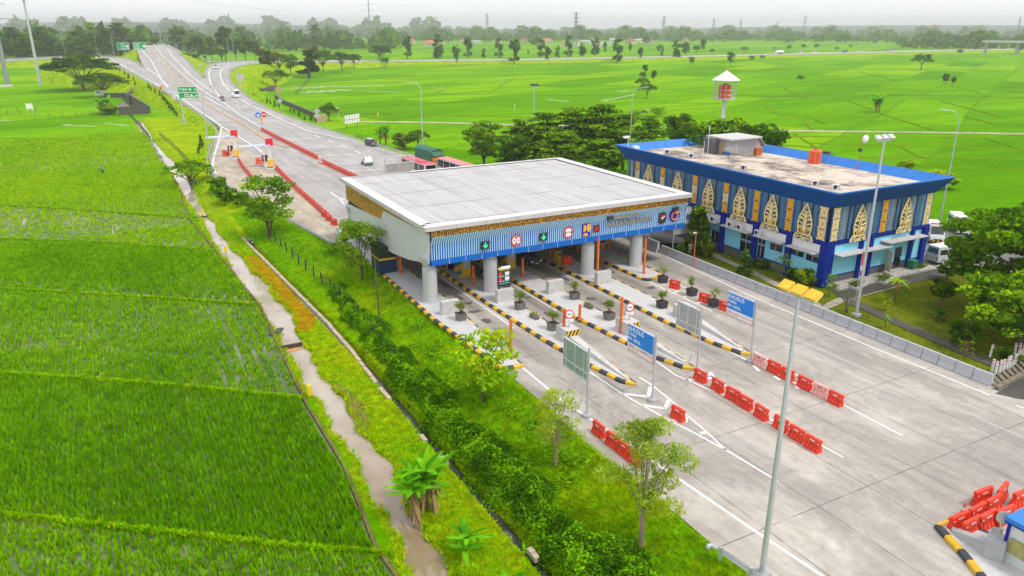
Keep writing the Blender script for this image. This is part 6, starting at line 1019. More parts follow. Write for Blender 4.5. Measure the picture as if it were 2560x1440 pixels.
pA = P(927, 112, 0); D1 = math.hypot(pA[0], pA[1]); monopole(927, 112, 0, hz(-22, D1), 1.35, 'tall tubular power pylon with three crossarms beyond the paddies', [hz(15, D1), hz(28, D1), hz(44, D1)], 9.0)
pB = P(20, 214, LZ); D2 = math.hypot(pB[0], pB[1]); monopole(20, 214, LZ, 68, 1.3, 'thick tubular power pylon rising out of frame at the left', [hz(51, D2)+1.5, hz(22, D2)+1.5, 60], 6.5); tag(MB().box((0, 0, .3), (7, 7, .6)).obj('pylon_plinth', CONCW, None, False, P(12, 216, LZ)), 'low concrete plinth under the left pylon', 'plinth')
x, y, z = PD(78, 95, 430); t = thing('light_mast', 'very tall light mast standing behind the left trees', 'light mast', (x, y, 2)); hh = PD(72, 0, 430)[2]-2; MB().tube([(0, 0, 0), (0, 0, hh)], [.75, .42], 8).obj('pole', GALV, t); mb = MB(); mb.cyl((0, 0, hh), 1.6, .5, 12); [mb.box((1.7*math.cos(a), 1.7*math.sin(a), hh+1), (.9, .9, .8)) for a in np.linspace(0, 6.28, 8)[:-1]]; mb.obj('lamp_ring', STEELD, t)
def lattice(u, vt, D, lab):
    x, y, z = PD(u, 100, D); h = PD(u, vt, D)[2]; t = thing('lattice_pylon', lab, 'power pylon', (x, y, 0), group='distant lattice pylons'); mb = MB(); w = h*.085; f = lambda q: w*(1-q)**1.2+.5; LV = [0, .22, .4, .55, .68, .78, .88, 1]
    for sx in (-1, 1):
        for sy in (-1, 1):
            for a, b in zip(LV[:-1], LV[1:]): mb.bar((sx*f(a), sy*f(a), h*a), (sx*f(b), sy*f(b), h*b), .42)
    for a, b in zip(LV[:-1], LV[1:]):
        for sy in (-1, 1): mb.bar((-f(a), sy*f(a), h*a), (f(b), sy*f(b), h*b), .28); mb.bar((f(a), sy*f(a), h*a), (-f(b), sy*f(b), h*b), .28)
    mb.obj('lattice', mat('pylon_lattice', (.22, .24, .27), .6), t); mb = MB(); rt = Vector((RGT[0], RGT[1], 0)); [mb.bar(tuple(-rt*h*.1+Vector((0, 0, h*q))), tuple(rt*h*.1+Vector((0, 0, h*q))), .6) for q in (.72, .84, .95)]; mb.obj('crossarm', mat('pylon_lattice', (.22, .24, .27)), t)
for u, vt, D, lab in [(1439, 30, 1150, 'lattice pylon standing tallest above the village'), (1657, 40, 1500, 'lattice pylon right of the village, second tallest'), (1218, 33, 1700, 'thin lattice mast above the centre treeline'), (1781, 46, 1900, 'hazy lattice pylon above the right treeline, first of three'), (1848, 49, 2200, 'hazy lattice pylon above the right treeline, second of three'), (1939, 55, 2500, 'hazy lattice pylon above the right treeline, third of three'), (2007, 38, 2300, 'thin hazy mast right of the pylon row'), (2540, 42, 2400, 'hazy mast at the far right')]: lattice(u, vt, D, lab)
def wire(a, b, sag, lab):
    pts = []
    for i in range(29): q = i/28; pts.append((a[0]+(b[0]-a[0])*q, a[1]+(b[1]-a[1])*q, a[2]+(b[2]-a[2])*q-4*sag*q*(1-q)))
    o = Vector(pts[0]); mb = MB(); mb.tube([tuple(Vector(p)-o) for p in pts], .055, 4, False); tag(mb.obj('power_line', mat('power_cable', (.12, .13, .14), .6), None, False, pts[0]), lab, 'power line', 'power lines between the pylons')
rt = Vector((RGT[0], RGT[1], 0))
for k, (va, vb) in enumerate([(15, 22), (28, 51)]):
    a = Vector((pA[0], pA[1], hz(va, D1)-1))-rt*9; b = Vector((pB[0], pB[1], (60 if k == 0 else hz(vb, D2)))) - rt*(-6); wire(tuple(a), tuple(b), 16, ('upper' if k == 0 else 'lower')+' power line from the tall pylon to the thick left pylon')
    a = Vector((pA[0], pA[1], hz(va, D1)-1))+rt*9; e = PD(2300, -40+30*k, 2300); wire(tuple(a), e, 24, ('upper' if k == 0 else 'lower')+' power line leaving the tall pylon to the right')
a = PD(2465, 96, 1010); b = PD(2720, 100, 960); t = thing('overpass', 'distant pale concrete overpass at the right edge above the fields', 'overpass', (a[0], a[1], 0)); o = Vector((a[0], a[1], 0)); mb = MB(); za = hz(97, 1010); mb.bar((0, 0, za), tuple(Vector((b[0], b[1], za))-o), 11, 2.2); mb.obj('deck', CONCW, t); mb = MB(); d = Vector((b[0], b[1], 0))-o; [mb.box((d.x*q, d.y*q, za/2), (1.3, 3, za)) for q in (.02, .35, .7)]; mb.obj('pier', CONC, t)
HM = []
def house_mesh(k):
    w, d, h, r = [(9, 7, 3.4, 2.6), (14, 8, 3.6, 3.2), (8, 8, 6.2, .5), (18, 9, 4, 1.6), (10, 9, 3.6, 4.2)][k]; a = MB().box((0, 0, h/2), (w, d, h)).mesh('wall', mat('house_wall_'+'abcde'[k], [(.70, .66, .58), (.62, .52, .42), (.74, .74, .72), (.66, .66, .64), (.60, .50, .36)][k], .8)); b = MB(); b.box((0, 0, h+r/2+.02), (w+1.2, d+1.2, r), top=.45 if r > 1 else .98, topy=.06 if r > 1 else .98); rm = b.mesh('roof', [TERRA, mat('red_orange_roof', (.50, .14, .06), .8), CONCW, mat('grey_sheet_roof', (.45, .46, .48), .6), mat('brown_tile_roof', (.26, .10, .07), .8)][k]); c = MB(); c.box((-w*.28, -d/2-.02, h*.45), (1.6, .1, 1.5)); c.box((w*.28, -d/2-.02, h*.45), (1.6, .1, 1.5)); wm = c.mesh('window', GLASS); e = MB().box((0, -d/2-.03, 1.1), (1.2, .1, 2.2)).mesh('door', BARK); return a, rm, wm, e
HM = [house_mesh(k) for k in range(5)]
HS = [(1026, 98, 1, 1), (1075, 115, 1, 1.1), (996, 98, 4, .9), (1157, 96, 0, 1), (1190, 100, 3, .8), (1311, 97, 4, 1), (1368, 100, 1, 1.1), (1408, 116, 0, .7), (1441, 116, 2, .8), (1492, 118, 4, .8), (1512, 114, 3, .8), (1530, 86, 2, 1), (1485, 80, 2, 1.1), (1575, 106, 4, 1.1), (1598, 90, 3, 1), (1620, 104, 4, 1.2), (1462, 101, 3, .9), (640, 92, 1, 1.2), (705, 84, 0, 1), (742, 92, 3, 1.2), (612, 82, 2, .7), (560, 80, 1, .9), (1713, 84, 4, .9), (1345, 88, 0, .9), (1245, 92, 1, .8), (868, 96, 3, .8), (1105, 103, 0, .6)]
RW = ['orange tiled', 'red tiled', 'flat white roofed', 'grey sheet roofed', 'brown tiled']; rr = random.Random(1)
for i, (u, v, k, sc) in enumerate(HS):
    x, y, _ = P(u, max(v, 103+(v-78)*.25), -.5); D = math.hypot(x, y)
    t = thing('village_house', RW[k]+' village house among trees, '+ORD[sorted(h[0] for h in HS).index(u)]+' from the left', 'house', (x, y, -.6), -YAW+rr.uniform(-.5, .5), 'houses of the distant village', sc*1.25)
    for n, me in zip(('wall', 'roof', 'window', 'door'), HM[k]): link(n, me, t)
# ---------------------------------------------------------------- vehicles (local +x is forward)
WHM = None
def wheel_parts(t, xs, y, r, w=.22, dual=False):
    for x in xs:
        for sg in (-1, 1):
            o = MB().tube([(x, sg*(y-w), r), (x, sg*y, r)], r, 18).obj('wheel', TYRE, t); MB().tube([(x, sg*(y-.02), r), (x, sg*(y+.012), r)], r*.6, 14).obj('rim', GALV, o)
def frustum(b, tp): # b,tp = (x0,x1,w,z): returns 8 corners
    return [Vector((q[i], sg*q[2]/2, q[3])) for q in (b, tp) for i, sg in ((0, -1), (1, -1), (1, 1), (0, 1))]
def fq(c, face, s0, s1, t0, t1, out):
    i = {'right': (0, 1, 5, 4), 'front': (1, 2, 6, 5), 'left': (2, 3, 7, 6), 'rear': (3, 0, 4, 7)}[face]; a, b, d, e = (c[k] for k in i); n = (b-a).cross(e-a).normalized()*out
    f = lambda s_, t_: a.lerp(b, s_).lerp(e.lerp(d, s_), t_)+n
    return [f(s0, t0), f(s1, t0), f(s1, t1), f(s0, t1)]
def vehicle(lab, cat, p, hd, paint, kind='mpv', roofm=None, extra=None, name=None, group=None):
    K = {'mpv': dict(L=4.4, W=1.72, prof=[(-2.15, .32), (-2.2, .75), (-2.12, 1.0), (1.0, 1.02), (2.0, .82), (2.18, .6), (2.15, .3)], b=(-2.1, 1.05, 1.66, 1.0), t=(-1.85, .25, 1.36, 1.62), r=.33, ax=(-1.35, 1.35), sw=[(.05, .34), (.37, .62), (.65, .93)]),
         'van': dict(L=5.3, W=1.9, prof=[(-2.6, .32), (-2.62, 1.15), (2.0, 1.15), (2.5, .98), (2.66, .6), (2.62, .3)], b=(-2.6, 2.05, 1.88, 1.15), t=(-2.5, 1.2, 1.62, 2.22), r=.34, ax=(-1.65, 1.75), sw=[(.06, .36), (.39, .68), (.74, .93)]),
         'minibus': dict(L=7., W=2.2, prof=[(-3.5, .4), (-3.52, 1.3), (3.2, 1.3), (3.45, 1.1), (3.5, .4)], b=(-3.5, 3.3, 2.18, 1.3), t=(-3.35, 2.75, 1.9, 2.75), r=.42, ax=(-2.1, 2.2), sw=[(.04, .25), (.27, .5), (.52, .74), (.77, .95)]),
         'bus': dict(L=11.5, W=2.5, prof=[(-5.7, .4), (-5.72, 1.4), (5.6, 1.4), (5.72, 1.2), (5.7, .4)], b=(-5.7, 5.65, 2.5, 1.4), t=(-5.55, 5.4, 2.34, 3.2), r=.5, ax=(-3.3, 3.6), sw=[(.03, .25), (.27, .48), (.5, .72), (.74, .96)])}[kind]
    t = thing(name or {'mpv': 'parked_car', 'van': 'van'}.get(kind, kind), lab, cat, p, hd, group); W = K['W']; bev = []
    mb = MB(); mb.slab([(x, W/2, z) for x, z in K['prof']], (0, -W, 0)); bev.append(mb.obj('body', paint, t))
    c = frustum(K['b'], K['t']); mb = MB(); mb.add(c, [(0, 1, 5, 4), (1, 2, 6, 5), (2, 3, 7, 6), (3, 0, 4, 7), (4, 5, 6, 7)]); bev.append(mb.obj('cabin', paint, t))
    x0, x1, w, z = K['t']; bev.append(MB().box(((x0+x1)/2, 0, z+.03), (x1-x0+.04, w+.03, .08)).obj('roof', roofm or paint, t))
    lo_, hi_ = (.12, .88) if kind != 'van' else (.10, .68); mb = MB(); mb.add(fq(c, 'front', .06, .94, .06, .92, .012), [(0, 1, 2, 3)]); mb.obj('windscreen', GLASS, t)
    for a, b in K['sw']:
        for f_, q in (('right', (a, b)), ('left', (1-b, 1-a))): mb = MB(); mb.add(fq(c, f_, *q, lo_, hi_, .012), [(0, 1, 2, 3)]); mb.obj('side_window', GLASS, t)
    mb = MB(); mb.add(fq(c, 'rear', .1, .9, .2, .85, .012), [(0, 1, 2, 3)]); mb.obj('rear_window', GLASS, t)
    wheel_parts(t, K['ax'], W/2+.01, K['r']); xf = K['prof'][-2][0]; xr = K['prof'][1][0]; zf = .66 if kind in ('mpv', 'van') else .85
    for sg in (-1, 1): MB().box((xf-.05, sg*W*.36, zf), (.16, W*.2, .17)).obj('headlight', LAMP, t); MB().box((xr+.02, sg*W*.42, .85), (.1, .16, .3)).obj('tail_light', REDL, t); MB().box((K['b'][1]-.2, sg*(W/2+.1), K['b'][3]+.08), (.12, .2, .15)).obj('mirror', paint, t)
    MB().box((xf+.02, 0, .62), (.06, W*.5, .16)).obj('grille', BLK, t); MB().box((xf+.03, 0, .38), (.1, W*.98, .18)).obj('bumper', STEELD if paint is not CARW else CARW, t); MB().box((xf+.1, 0, .42), (.02, .42, .12)).obj('number_plate', SIGNW, t)
    for o in bev: m = o.modifiers.new('bevel', 'BEVEL'); m.width = .07; m.segments = 2; m.limit_method = 'ANGLE'
    if extra: extra(t, K)
    return t
def hdg(u0, v0, u1, v1, z=0): a, b = P(u0, v0, z), P(u1, v1, z); return math.atan2(b[1]-a[1], b[0]-a[0])
def pg(u, v, z=0.): return P(u, v, z)
def stripe_bumper(t, K): MB().box((K['prof'][-2][0]+.09, 0, .42), (.06, K['W'], .26)).obj('striped_bumper', CHEV, t)
def lightbar(t, K): MB().box((.55, 0, 2.36), (.35, 1.35, .16)).obj('light_bar', REDL, t); stripe_bumper(t, K)
vehicle('silver grey car with white headlights facing out under the canopy', 'car', (44.55, 78.6, 0), -PI/2, mat('grey_car_paint', (.20, .21, .22), .25, .4, .05), 'mpv', CARD); vehicle('black car with red tail lights beside the electronic board', 'car', (37.75, 74.6, 0), PI/2, mat('black_car_paint', (.012, .013, .015), .15), 'mpv')
x, y, _ = P(929, 364); vehicle('dark grey people carrier by the guardrail at the toll entry', 'car', (x, y, 0), hdg(911, 362, 927, 366), CARD, 'mpv', SILVER)
x, y, z = RP(556, 252); vehicle('grey car driving down the road towards the toll gate', 'car', (x, y, z), hdg(530, 236, 560, 257, 1.5)-.06, mat('mid_grey_paint', (.22, .22, .22), .3, .3), 'mpv'); x, y, z = RP(593, 243); vehicle('white minibus driving down right of the grey car', 'minibus', (x, y, z), hdg(570, 225, 598, 248, 1.5)-.06, CARW, 'minibus'); x, y, z = P(540, 171, 6.2); vehicle('white van coming round the entry road bend', 'van', (x, y, z), hdg(541, 165, 536, 180, 6.), CARW, 'van')
x, y, z = P(30, 151.5, 3.2); vehicle('silver car on the distant exit road at the left edge', 'car', (x, y, z), hdg(0, 151, 60, 149, 3.2), SILVER, 'mpv')
x, y, _ = P(2322, 668); vehicle('silver van with red light bar parked at the building end', 'van', (91.3, 53.8, 0), -.12, SILVER, 'van', CARW, lightbar); x, y, _ = P(2347, 612); vehicle('white van with striped bumper and orange red light bar parked behind the silver van', 'van', (x+1.9, y+2.2, 0), -2.35, SILVER, 'van', CARW, lightbar); x, y, _ = P(2305, 590); vehicle('dark brown grey car parked left of the white van', 'car', (x+1.7, y+2.2, 0), -2.3, mat('brown_grey_paint', (.09, .08, .085), .3, .3), 'mpv'); x, y, _ = P(2405, 588); vehicle('white van half hidden behind the big tree', 'van', (x+2, y+2, 0), -2.35, CARW, 'van')
# pickup
x, y, _ = P(921, 413); h = hdg(906.5, 408, 918, 415); t = thing('pickup_truck', 'pale green white pickup truck nearing the toll gate', 'pickup', (x-1.2*math.cos(h), y-1.2*math.sin(h), 0), h); PW = mat('pale_green_white', (.58, .66, .60), .35)
mb = MB(); mb.slab([(q, .82, z) for q, z in [(.3, .4), (.3, 1.1), (1.75, 1.08), (2.1, .75), (2.15, .35)]], (0, -1.64, 0)); mb.obj('body', PW, t); c = frustum((.3, 1.7, 1.6, 1.08), (.4, 1.2, 1.4, 1.72)); mb = MB(); mb.add(c, [(0, 1, 5, 4), (1, 2, 6, 5), (2, 3, 7, 6), (3, 0, 4, 7), (4, 5, 6, 7)]); mb.obj('cabin', PW, t); mb = MB(); mb.add(fq(c, 'front', .06, .94, .08, .92, .012), [(0, 1, 2, 3)]); mb.obj('windscreen', GLASS, t)
for f_ in ('left', 'right'): mb = MB(); mb.add(fq(c, f_, .12, .88, .1, .9, .012), [(0, 1, 2, 3)]); mb.obj('side_window', GLASS, t)
mb = MB(); mb.box((-.95, 0, .75), (2.4, 1.65, .1)); [mb.box((-.95, sg*.82, .98), (2.4, .06, .42)) for sg in (-1, 1)]; mb.box((-2.15, 0, .98), (.06, 1.65, .42)); mb.obj('cargo_bed', PW, t); MB().box((.25, 0, 1.5), (.06, 1.6, .7)).obj('headboard', PW, t); wheel_parts(t, (-1.2, 1.35), .83, .31); mb = MB(); mb.box((2.13, 0, .55), (.1, 1.6, .3)); mb.obj('bumper', mat('green_bumper', (.05, .12, .10), .5), t); [MB().box((2.1, sg*.6, .82), (.08, .3, .16)).obj('headlight', LAMP, t) for sg in (-1, 1)]
# tarpaulin truck and red roofed buses
fx, fy, _ = PD(1106, 426, 153); a, b = P(1003, 387, 3.2), P(1092, 416, 3.2); hb = math.atan2(b[1]-a[1], b[0]-a[0])
t = thing('cargo_truck', 'orange truck with green tarpaulin cover queueing at the toll gate', 'truck', (fx-4.9*math.cos(hb), fy-4.9*math.sin(hb), 0), hb, None, 1.17); OT = mat('truck_orange', (.75, .25, .015), .4)
mb = MB(); mb.slab([(q, 1.15, z) for q, z in [(2.5, .7), (2.5, 2.3), (3.9, 2.3), (4.15, 1.5), (4.2, .6)]], (0, -2.3, 0)); mb.obj('cab', OT, t); mb = MB(); mb.add([(3.93, -1.0, 2.22), (3.93, 1.0, 2.22), (4.17, 1.05, 1.52), (4.17, -1.05, 1.52)], [(3, 2, 1, 0)]); mb.obj('windscreen', GLASS, t); MB().box((-.95, 0, 1.15), (6.4, 2.4, .5)).obj('bed', OT, t); mb = MB(); [mb.box((-4+.8*k, sg*1.2, 1.6), (.1, .08, .8)) for k in range(9) for sg in (-1, 1)]; mb.box((2.3, 0, 2.6), (.12, 2.3, .9)); mb.obj('stake_frame', OT, t)
mb = MB(); rr = random.Random(6); X = np.linspace(-4.2, 2.35, 9); rows = []
for q in X: e = rr.uniform(-.05, .05); rows.append([(q, -1.28+e, 1.6+rr.uniform(-.1, .1)), (q, -1.26+e, 2.5), (q, -1.2, 3.35+e), (q, -.5, 3.75+e), (q, .5, 3.78-e), (q, 1.2, 3.38+e), (q, 1.26, 2.5), (q, 1.28+e, 1.6+rr.uniform(-.1, .1))])
for r0, r1 in zip(rows[:-1], rows[1:]): mb.loft(r1, r0)
mb.add(rows[-1], [tuple(range(7, -1, -1))]); mb.add(rows[0], [tuple(range(8))]); mb.add([(2.4, -1.2, 3.3), (2.4, 1.2, 3.3), (2.9, .9, 2.6), (2.9, -.9, 2.6), (2.4, -1.25, 2.2), (2.4, 1.25, 2.2)], [(0, 3, 2, 1), (0, 4, 3), (1, 2, 5)]); mb.obj('tarpaulin', TARP, t); wheel_parts(t, (-3., -1.9, 3.1), 1.15, .48, .3)
RR_ = mat('red_bus_roof', (.70, .05, .10), .45, 0, .25, .7, dirt=.2); PR_ = mat('pale_red_bus_roof', (.72, .22, .20), .5, 0, .15, .6)
def bustop(t, K): MB().box((1.5, 0, 3.32), (2.6, 1.5, .14)).obj('roof_unit', mat('deep_red', (.55, .03, .09), .4), t); MB().box((-2.5, 0, 3.28), (.9, .9, .1)).obj('roof_hatch', mat('pink_hatch', (.7, .4, .38), .5), t)
m_ = ((a[0]+b[0])/2, (a[1]+b[1])/2, 0); vehicle('bus with bright red roof queueing left of the tarpaulin truck', 'bus', m_, hb, mat('bus_white', (.70, .68, .66), .35), 'bus', RR_, bustop); a2 = P(1172, 413, 3.2); vehicle('bus with pale red roof mostly behind the canopy roof', 'bus', (a2[0]-5.4*math.cos(hb), a2[1]-5.4*math.sin(hb), 0), hb, mat('bus_white', (.7, .68, .66)), 'bus', PR_, None)
p = PD(997, 391, 127); t = thing('overhead_frame', 'grey board in a rounded steel frame behind the canopy roof', 'sign frame', (p[0], p[1], 0), -.08); mb = MB(); z = p[2]; mb.tube([(-2.5, 0, 0), (-2.5, 0, z-.5), (-2.3, 0, z-.1), (-1.9, 0, z), (1.9, 0, z), (2.3, 0, z-.1), (2.5, 0, z-.5), (2.5, 0, 0)], .11, 8); mb.tube([(0, 0, z-3), (0, 0, z-1)], .1, 6); mb.tube([(-2.5, 0, z-1.2), (2.5, 0, z-1.0)], .07, 6); mb.obj('frame', mat('dirty_white_steel', (.5, .5, .49), .5, .2), t); mb = MB(); mb.box((-1.15, .05, z-2.3), (2.2, .1, 2.4)); mb.box((1.15, .05, z-2.25), (2.2, .1, 2.5)); mb.obj('board', mat('board_back', (.36, .34, .32), .7, var=.2, dirt=.3), t)
# highway traffic
def hwp(u): v = interp(HWY, u); return P(u, v-.3, 1.25)
def hh(u): a, b = hwp(u-20), hwp(u+20); return math.atan2(b[1]-a[1], b[0]-a[0])
p = hwp(1945); t = thing('tanker_truck', 'white tanker truck on the far highway', 'tanker', p, hh(1945)+PI); MB().tube([(-7, 0, 2.4), (-6.7, 0, 2.4), (2.2, 0, 2.4), (2.5, 0, 2.4)], [.9, 1.3, 1.3, .9], 16).obj('tank', CARW, t, True); mb = MB(); mb.slab([(q, 1.25, z) for q, z in [(3., .6), (3., 3.1), (4.8, 3.1), (5.2, 1.9), (5.2, .6)]], (0, -2.5, 0)); mb.obj('cab', CARW, t); MB().box((5.05, 0, 2.4), (.3, 2.2, .8)).obj('windscreen', GLASS, t); MB().box((-1, 0, .9), (12, 1., .3)).obj('chassis', STEELD, t); wheel_parts(t, (-5.8, -4.6, 0, 4.2), 1.2, .5, .3)
for u, k, m, lab in [(2002, 'minibus', CARW, 'white minibus behind the tanker on the highway'), (2035, 'minibus', CARW, 'second white minibus on the highway'), (2112, 'minibus', mat('dull_green_paint', (.10, .25, .16), .4), 'green minibus on the highway'), (2147, 'mpv', CARW, 'white car on the highway right of the green minibus'), (2228, 'minibus', SILVER, 'grey minibus farthest right on the highway')]: vehicle(lab, 'minibus' if k == 'minibus' else 'car', hwp(u), hh(u)+PI, m, k, group='highway traffic')
def moto(u, v, z, hd, lab, g=None, sc=1.):
    p = P(u, v, z); t = thing('motorbike', lab, 'motorbike', (p[0], p[1], float(height(p[0], p[1]))), hd, 'parked motorbikes', sc)
    for x in (-.62, .62): o = MB().tube([(x, -.05, .3), (x, .05, .3)], .3, 16).obj('wheel', TYRE, t); MB().tube([(x, -.06, .3), (x, .06, .3)], .17, 12).obj('rim', GALV, o)
    mb = MB(); mb.tube([(-.62, 0, .3), (-.3, 0, .55), (.2, 0, .45), (.5, 0, .85)], [.09, .17, .13, .09], 8); mb.box((-.05, 0, .42), (.45, .25, .3)); mb.slab([(.42, .14, .95), (.42, -.14, .95), (.58, -.16, .4), (.58, .16, .4)], (.06, 0, 0)); mb.obj('body', CARD, t); MB().box((-.3, 0, .80), (.75, .26, .12)).obj('seat', TYRE, t); mb = MB(); mb.tube([(.38, -.34, 1.05), (.45, 0, .98), (.38, .34, 1.05)], .025, 5); mb.tube([(.62, 0, .3), (.45, 0, 1.0)], .04, 6); mb.obj('handlebar', STEELD, t); [MB().ell((.4, sg*.3, 1.2), (.02, .07, .05), 8, 4).obj('mirror', WHITE, t) for sg in (-1, 1)]; MB().box((.58, 0, .85), (.06, .18, .14)).obj('headlight', LAMP, t)
moto(624, 607, LZ, -1.1, 'black motorbike parked on the grassy canal path', sc=1.15); moto(489, 466, LZ, -1.6, 'motorbike parked under the flat topped tree'); moto(1611, 284, LZ, -1.2, 'dark motorbike on the tree lined field path', sc=1.4); moto(697, 230, LZ, -1.2, 'motorbike by the right underpass wall', sc=1.3)
# ---------------------------------------------------------------- people: one skinned body, clothes as skinned shells
def skinned(name, verts, edges, rad, m, parent, root=0):
    import bmesh
    me = bpy.data.meshes.new(name); bm = bmesh.new(); ly = bm.verts.layers.skin.verify(); vs = [bm.verts.new(v) for v in verts]; [bm.edges.new((vs[a], vs[b])) for a, b in edges]
    for i, r in enumerate(rad): vs[i][ly].radius = r if isinstance(r, tuple) else (r, r); vs[i][ly].use_root = i == root
    bm.to_mesh(me); bm.free(); me.materials.append(m); o = link(name, me, parent); k = o.modifiers.new('skin', 'SKIN'); k.use_smooth_shade = True; u = o.modifiers.new('sub', 'SUBSURF'); u.levels = 1; u.render_levels = 1; return o
def person(lab, p, hd, shirt, trousers, bend=0., arm=(.2, .6), stride=.12, hat=None, sc=1.):
    t = thing('person', lab, 'person', p, hd, None, sc); J = {}
    hip = Vector((0, 0, .92)); cb, sb = math.cos(bend), math.sin(bend); up = lambda d, o=0.: hip+Vector((sb*d+cb*o, 0, cb*d-sb*o))
    V = [hip, up(.25), up(.50), up(.58), up(.70, .03), up(.80, .04)]; Rr = [(.15, .12), (.13, .10), (.15, .10), .06, (.085, .095), .07]; E_ = [(0, 1), (1, 2), (2, 3), (3, 4), (4, 5)]; shirtV, shE, shR = [hip+Vector((0, 0, -.02)), up(.25), up(.52)], [(0, 1), (1, 2)], [(.165, .135), (.145, .12), (.165, .115)]
    tv, te, trr = [hip], [], [(.165, .135)]
    for sg in (-1, 1):
        k = Vector((.04+sg*stride*.5, sg*.10, .50)); an = Vector((sg*stride, sg*.11, .08)); fo = an+Vector((.18, 0, -.045)); h2 = hip+Vector((0, sg*.10, -.06)); i = len(V); V += [h2, k, an, fo]; Rr += [.085, .06, .04, .04]; E_ += [(0, i), (i, i+1), (i+1, i+2), (i+2, i+3)]; j = len(tv); tv += [h2, k, an+Vector((0, 0, .06))]; te += [(0, j), (j, j+1), (j+1, j+2)]; trr += [.105, .08, .065]
        sh = up(.50)+Vector((0, sg*.19, 0)); el = sh+Vector((arm[0]*.5, sg*.06, -.26)); ha = el+Vector((arm[0], -sg*.05, -.24+.1*arm[1])); fi = ha+(ha-el)*.3; i = len(V); V += [sh, el, ha, fi]; Rr += [.06, .042, .03, .022]; E_ += [(2, i), (i, i+1), (i+1, i+2), (i+2, i+3)]; j = len(shirtV); shirtV += [sh, el]; shE += [(2, j), (j, j+1)]; shR += [.078, .062]
        for q in (-.02, .0, .02): V.append(ha+(ha-el)*.3+Vector((.02, q, -.045))); Rr.append(.009); E_.append((i+3, len(V)-1))
        V.append(ha+(ha-el)*.12+Vector((.05, -sg*.03, -.02))); Rr.append(.01); E_.append((i+2, len(V)-1))
    skinned('body', V, E_, Rr, SKIN, t); skinned('shirt', shirtV, shE, shR, shirt, t); skinned('trousers', tv, te, trr, trousers, t); hd_ = up(.74, .03); MB().ell(tuple(hd_+Vector((-.02*cb, 0, .03))), (.105, .10, .11), 10, 6).obj('hair', DCLOTH, t)
    mb = MB(); [mb.ell(tuple(up(.70, .13)+Vector((0, sg*.035, 0))), (.012, .014, .010), 6, 4) for sg in (-1, 1)]; mb.obj('eye', DCLOTH, t)
    if hat: MB().lathe(tuple(up(.80, .03)), [(.30, 0), (.12, .06), (.10, .14), (.0, .16)], 14).obj('hat', hat, t)
p = P(258, 437, LZ); person('person in teal shirt and dark trousers bending over in the left rice field', (p[0], p[1], LZ-.05), PI+YAW*0-.6, TEAL, DCLOTH, .75, (.25, .2), .25, mat('straw_hat', (.35, .33, .22), .9), 1.12)
for u, v, lab in [(1087, 230, 'pale clothed person standing in the far flooded field, left of two'), (1108, 230, 'pale clothed person standing in the far flooded field, right of two'), (1258, 207, 'pale clothed person on the bright field bund')]: p = P(u, v, LZ); person(lab, p, 1., WCLOTH, mat('grey_cloth', (.3, .32, .33), .9), .3, (.2, .3), .2, WCLOTH, 1.25)
p = P(1708, 655); person('person in khaki standing by the shelter beside the canopy', (64.6, 71.3, 0), -2., mat('khaki_cloth', (.30, .25, .17), .9), mat('khaki_cloth', (.30, .25, .17)), 0., (.2, .4), .1)
for u, v, h, lab in [(1286, 279, 2.6, 'white marker stick in the near rice field'), (806, 171, 2.5, ''), (1287, 172, 2.6, 'white marker stick at the far field edge'), (444, 153, 0, '')]:
    if lab: p = P(u, v, LZ); t = thing('marker_stick', lab, 'stick', p); MB().tube([(0, 0, 0), (0, 0, h)], .06, 5).obj('stick', WHITE, t); MB().box((.12, 0, h-.5), (.3, .03, .9)).obj('flag', WHITE, t)
# ---------------------------------------------------------------- foliage
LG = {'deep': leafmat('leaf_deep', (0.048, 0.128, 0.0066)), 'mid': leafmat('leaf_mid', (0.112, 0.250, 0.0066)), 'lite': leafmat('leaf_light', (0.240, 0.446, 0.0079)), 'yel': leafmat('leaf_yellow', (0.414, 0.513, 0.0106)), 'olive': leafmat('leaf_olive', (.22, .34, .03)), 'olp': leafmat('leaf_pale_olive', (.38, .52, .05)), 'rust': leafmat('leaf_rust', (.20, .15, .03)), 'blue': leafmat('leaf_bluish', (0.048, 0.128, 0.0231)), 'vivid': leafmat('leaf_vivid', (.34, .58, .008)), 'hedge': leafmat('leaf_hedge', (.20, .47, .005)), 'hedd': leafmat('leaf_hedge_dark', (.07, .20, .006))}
def G(u, v, z=LZ):
    for _ in range(8): x, y, _z = P(u, v, z); z = .5*z+.5*float(height(x, y))
    return (x, y, float(height(x, y)))
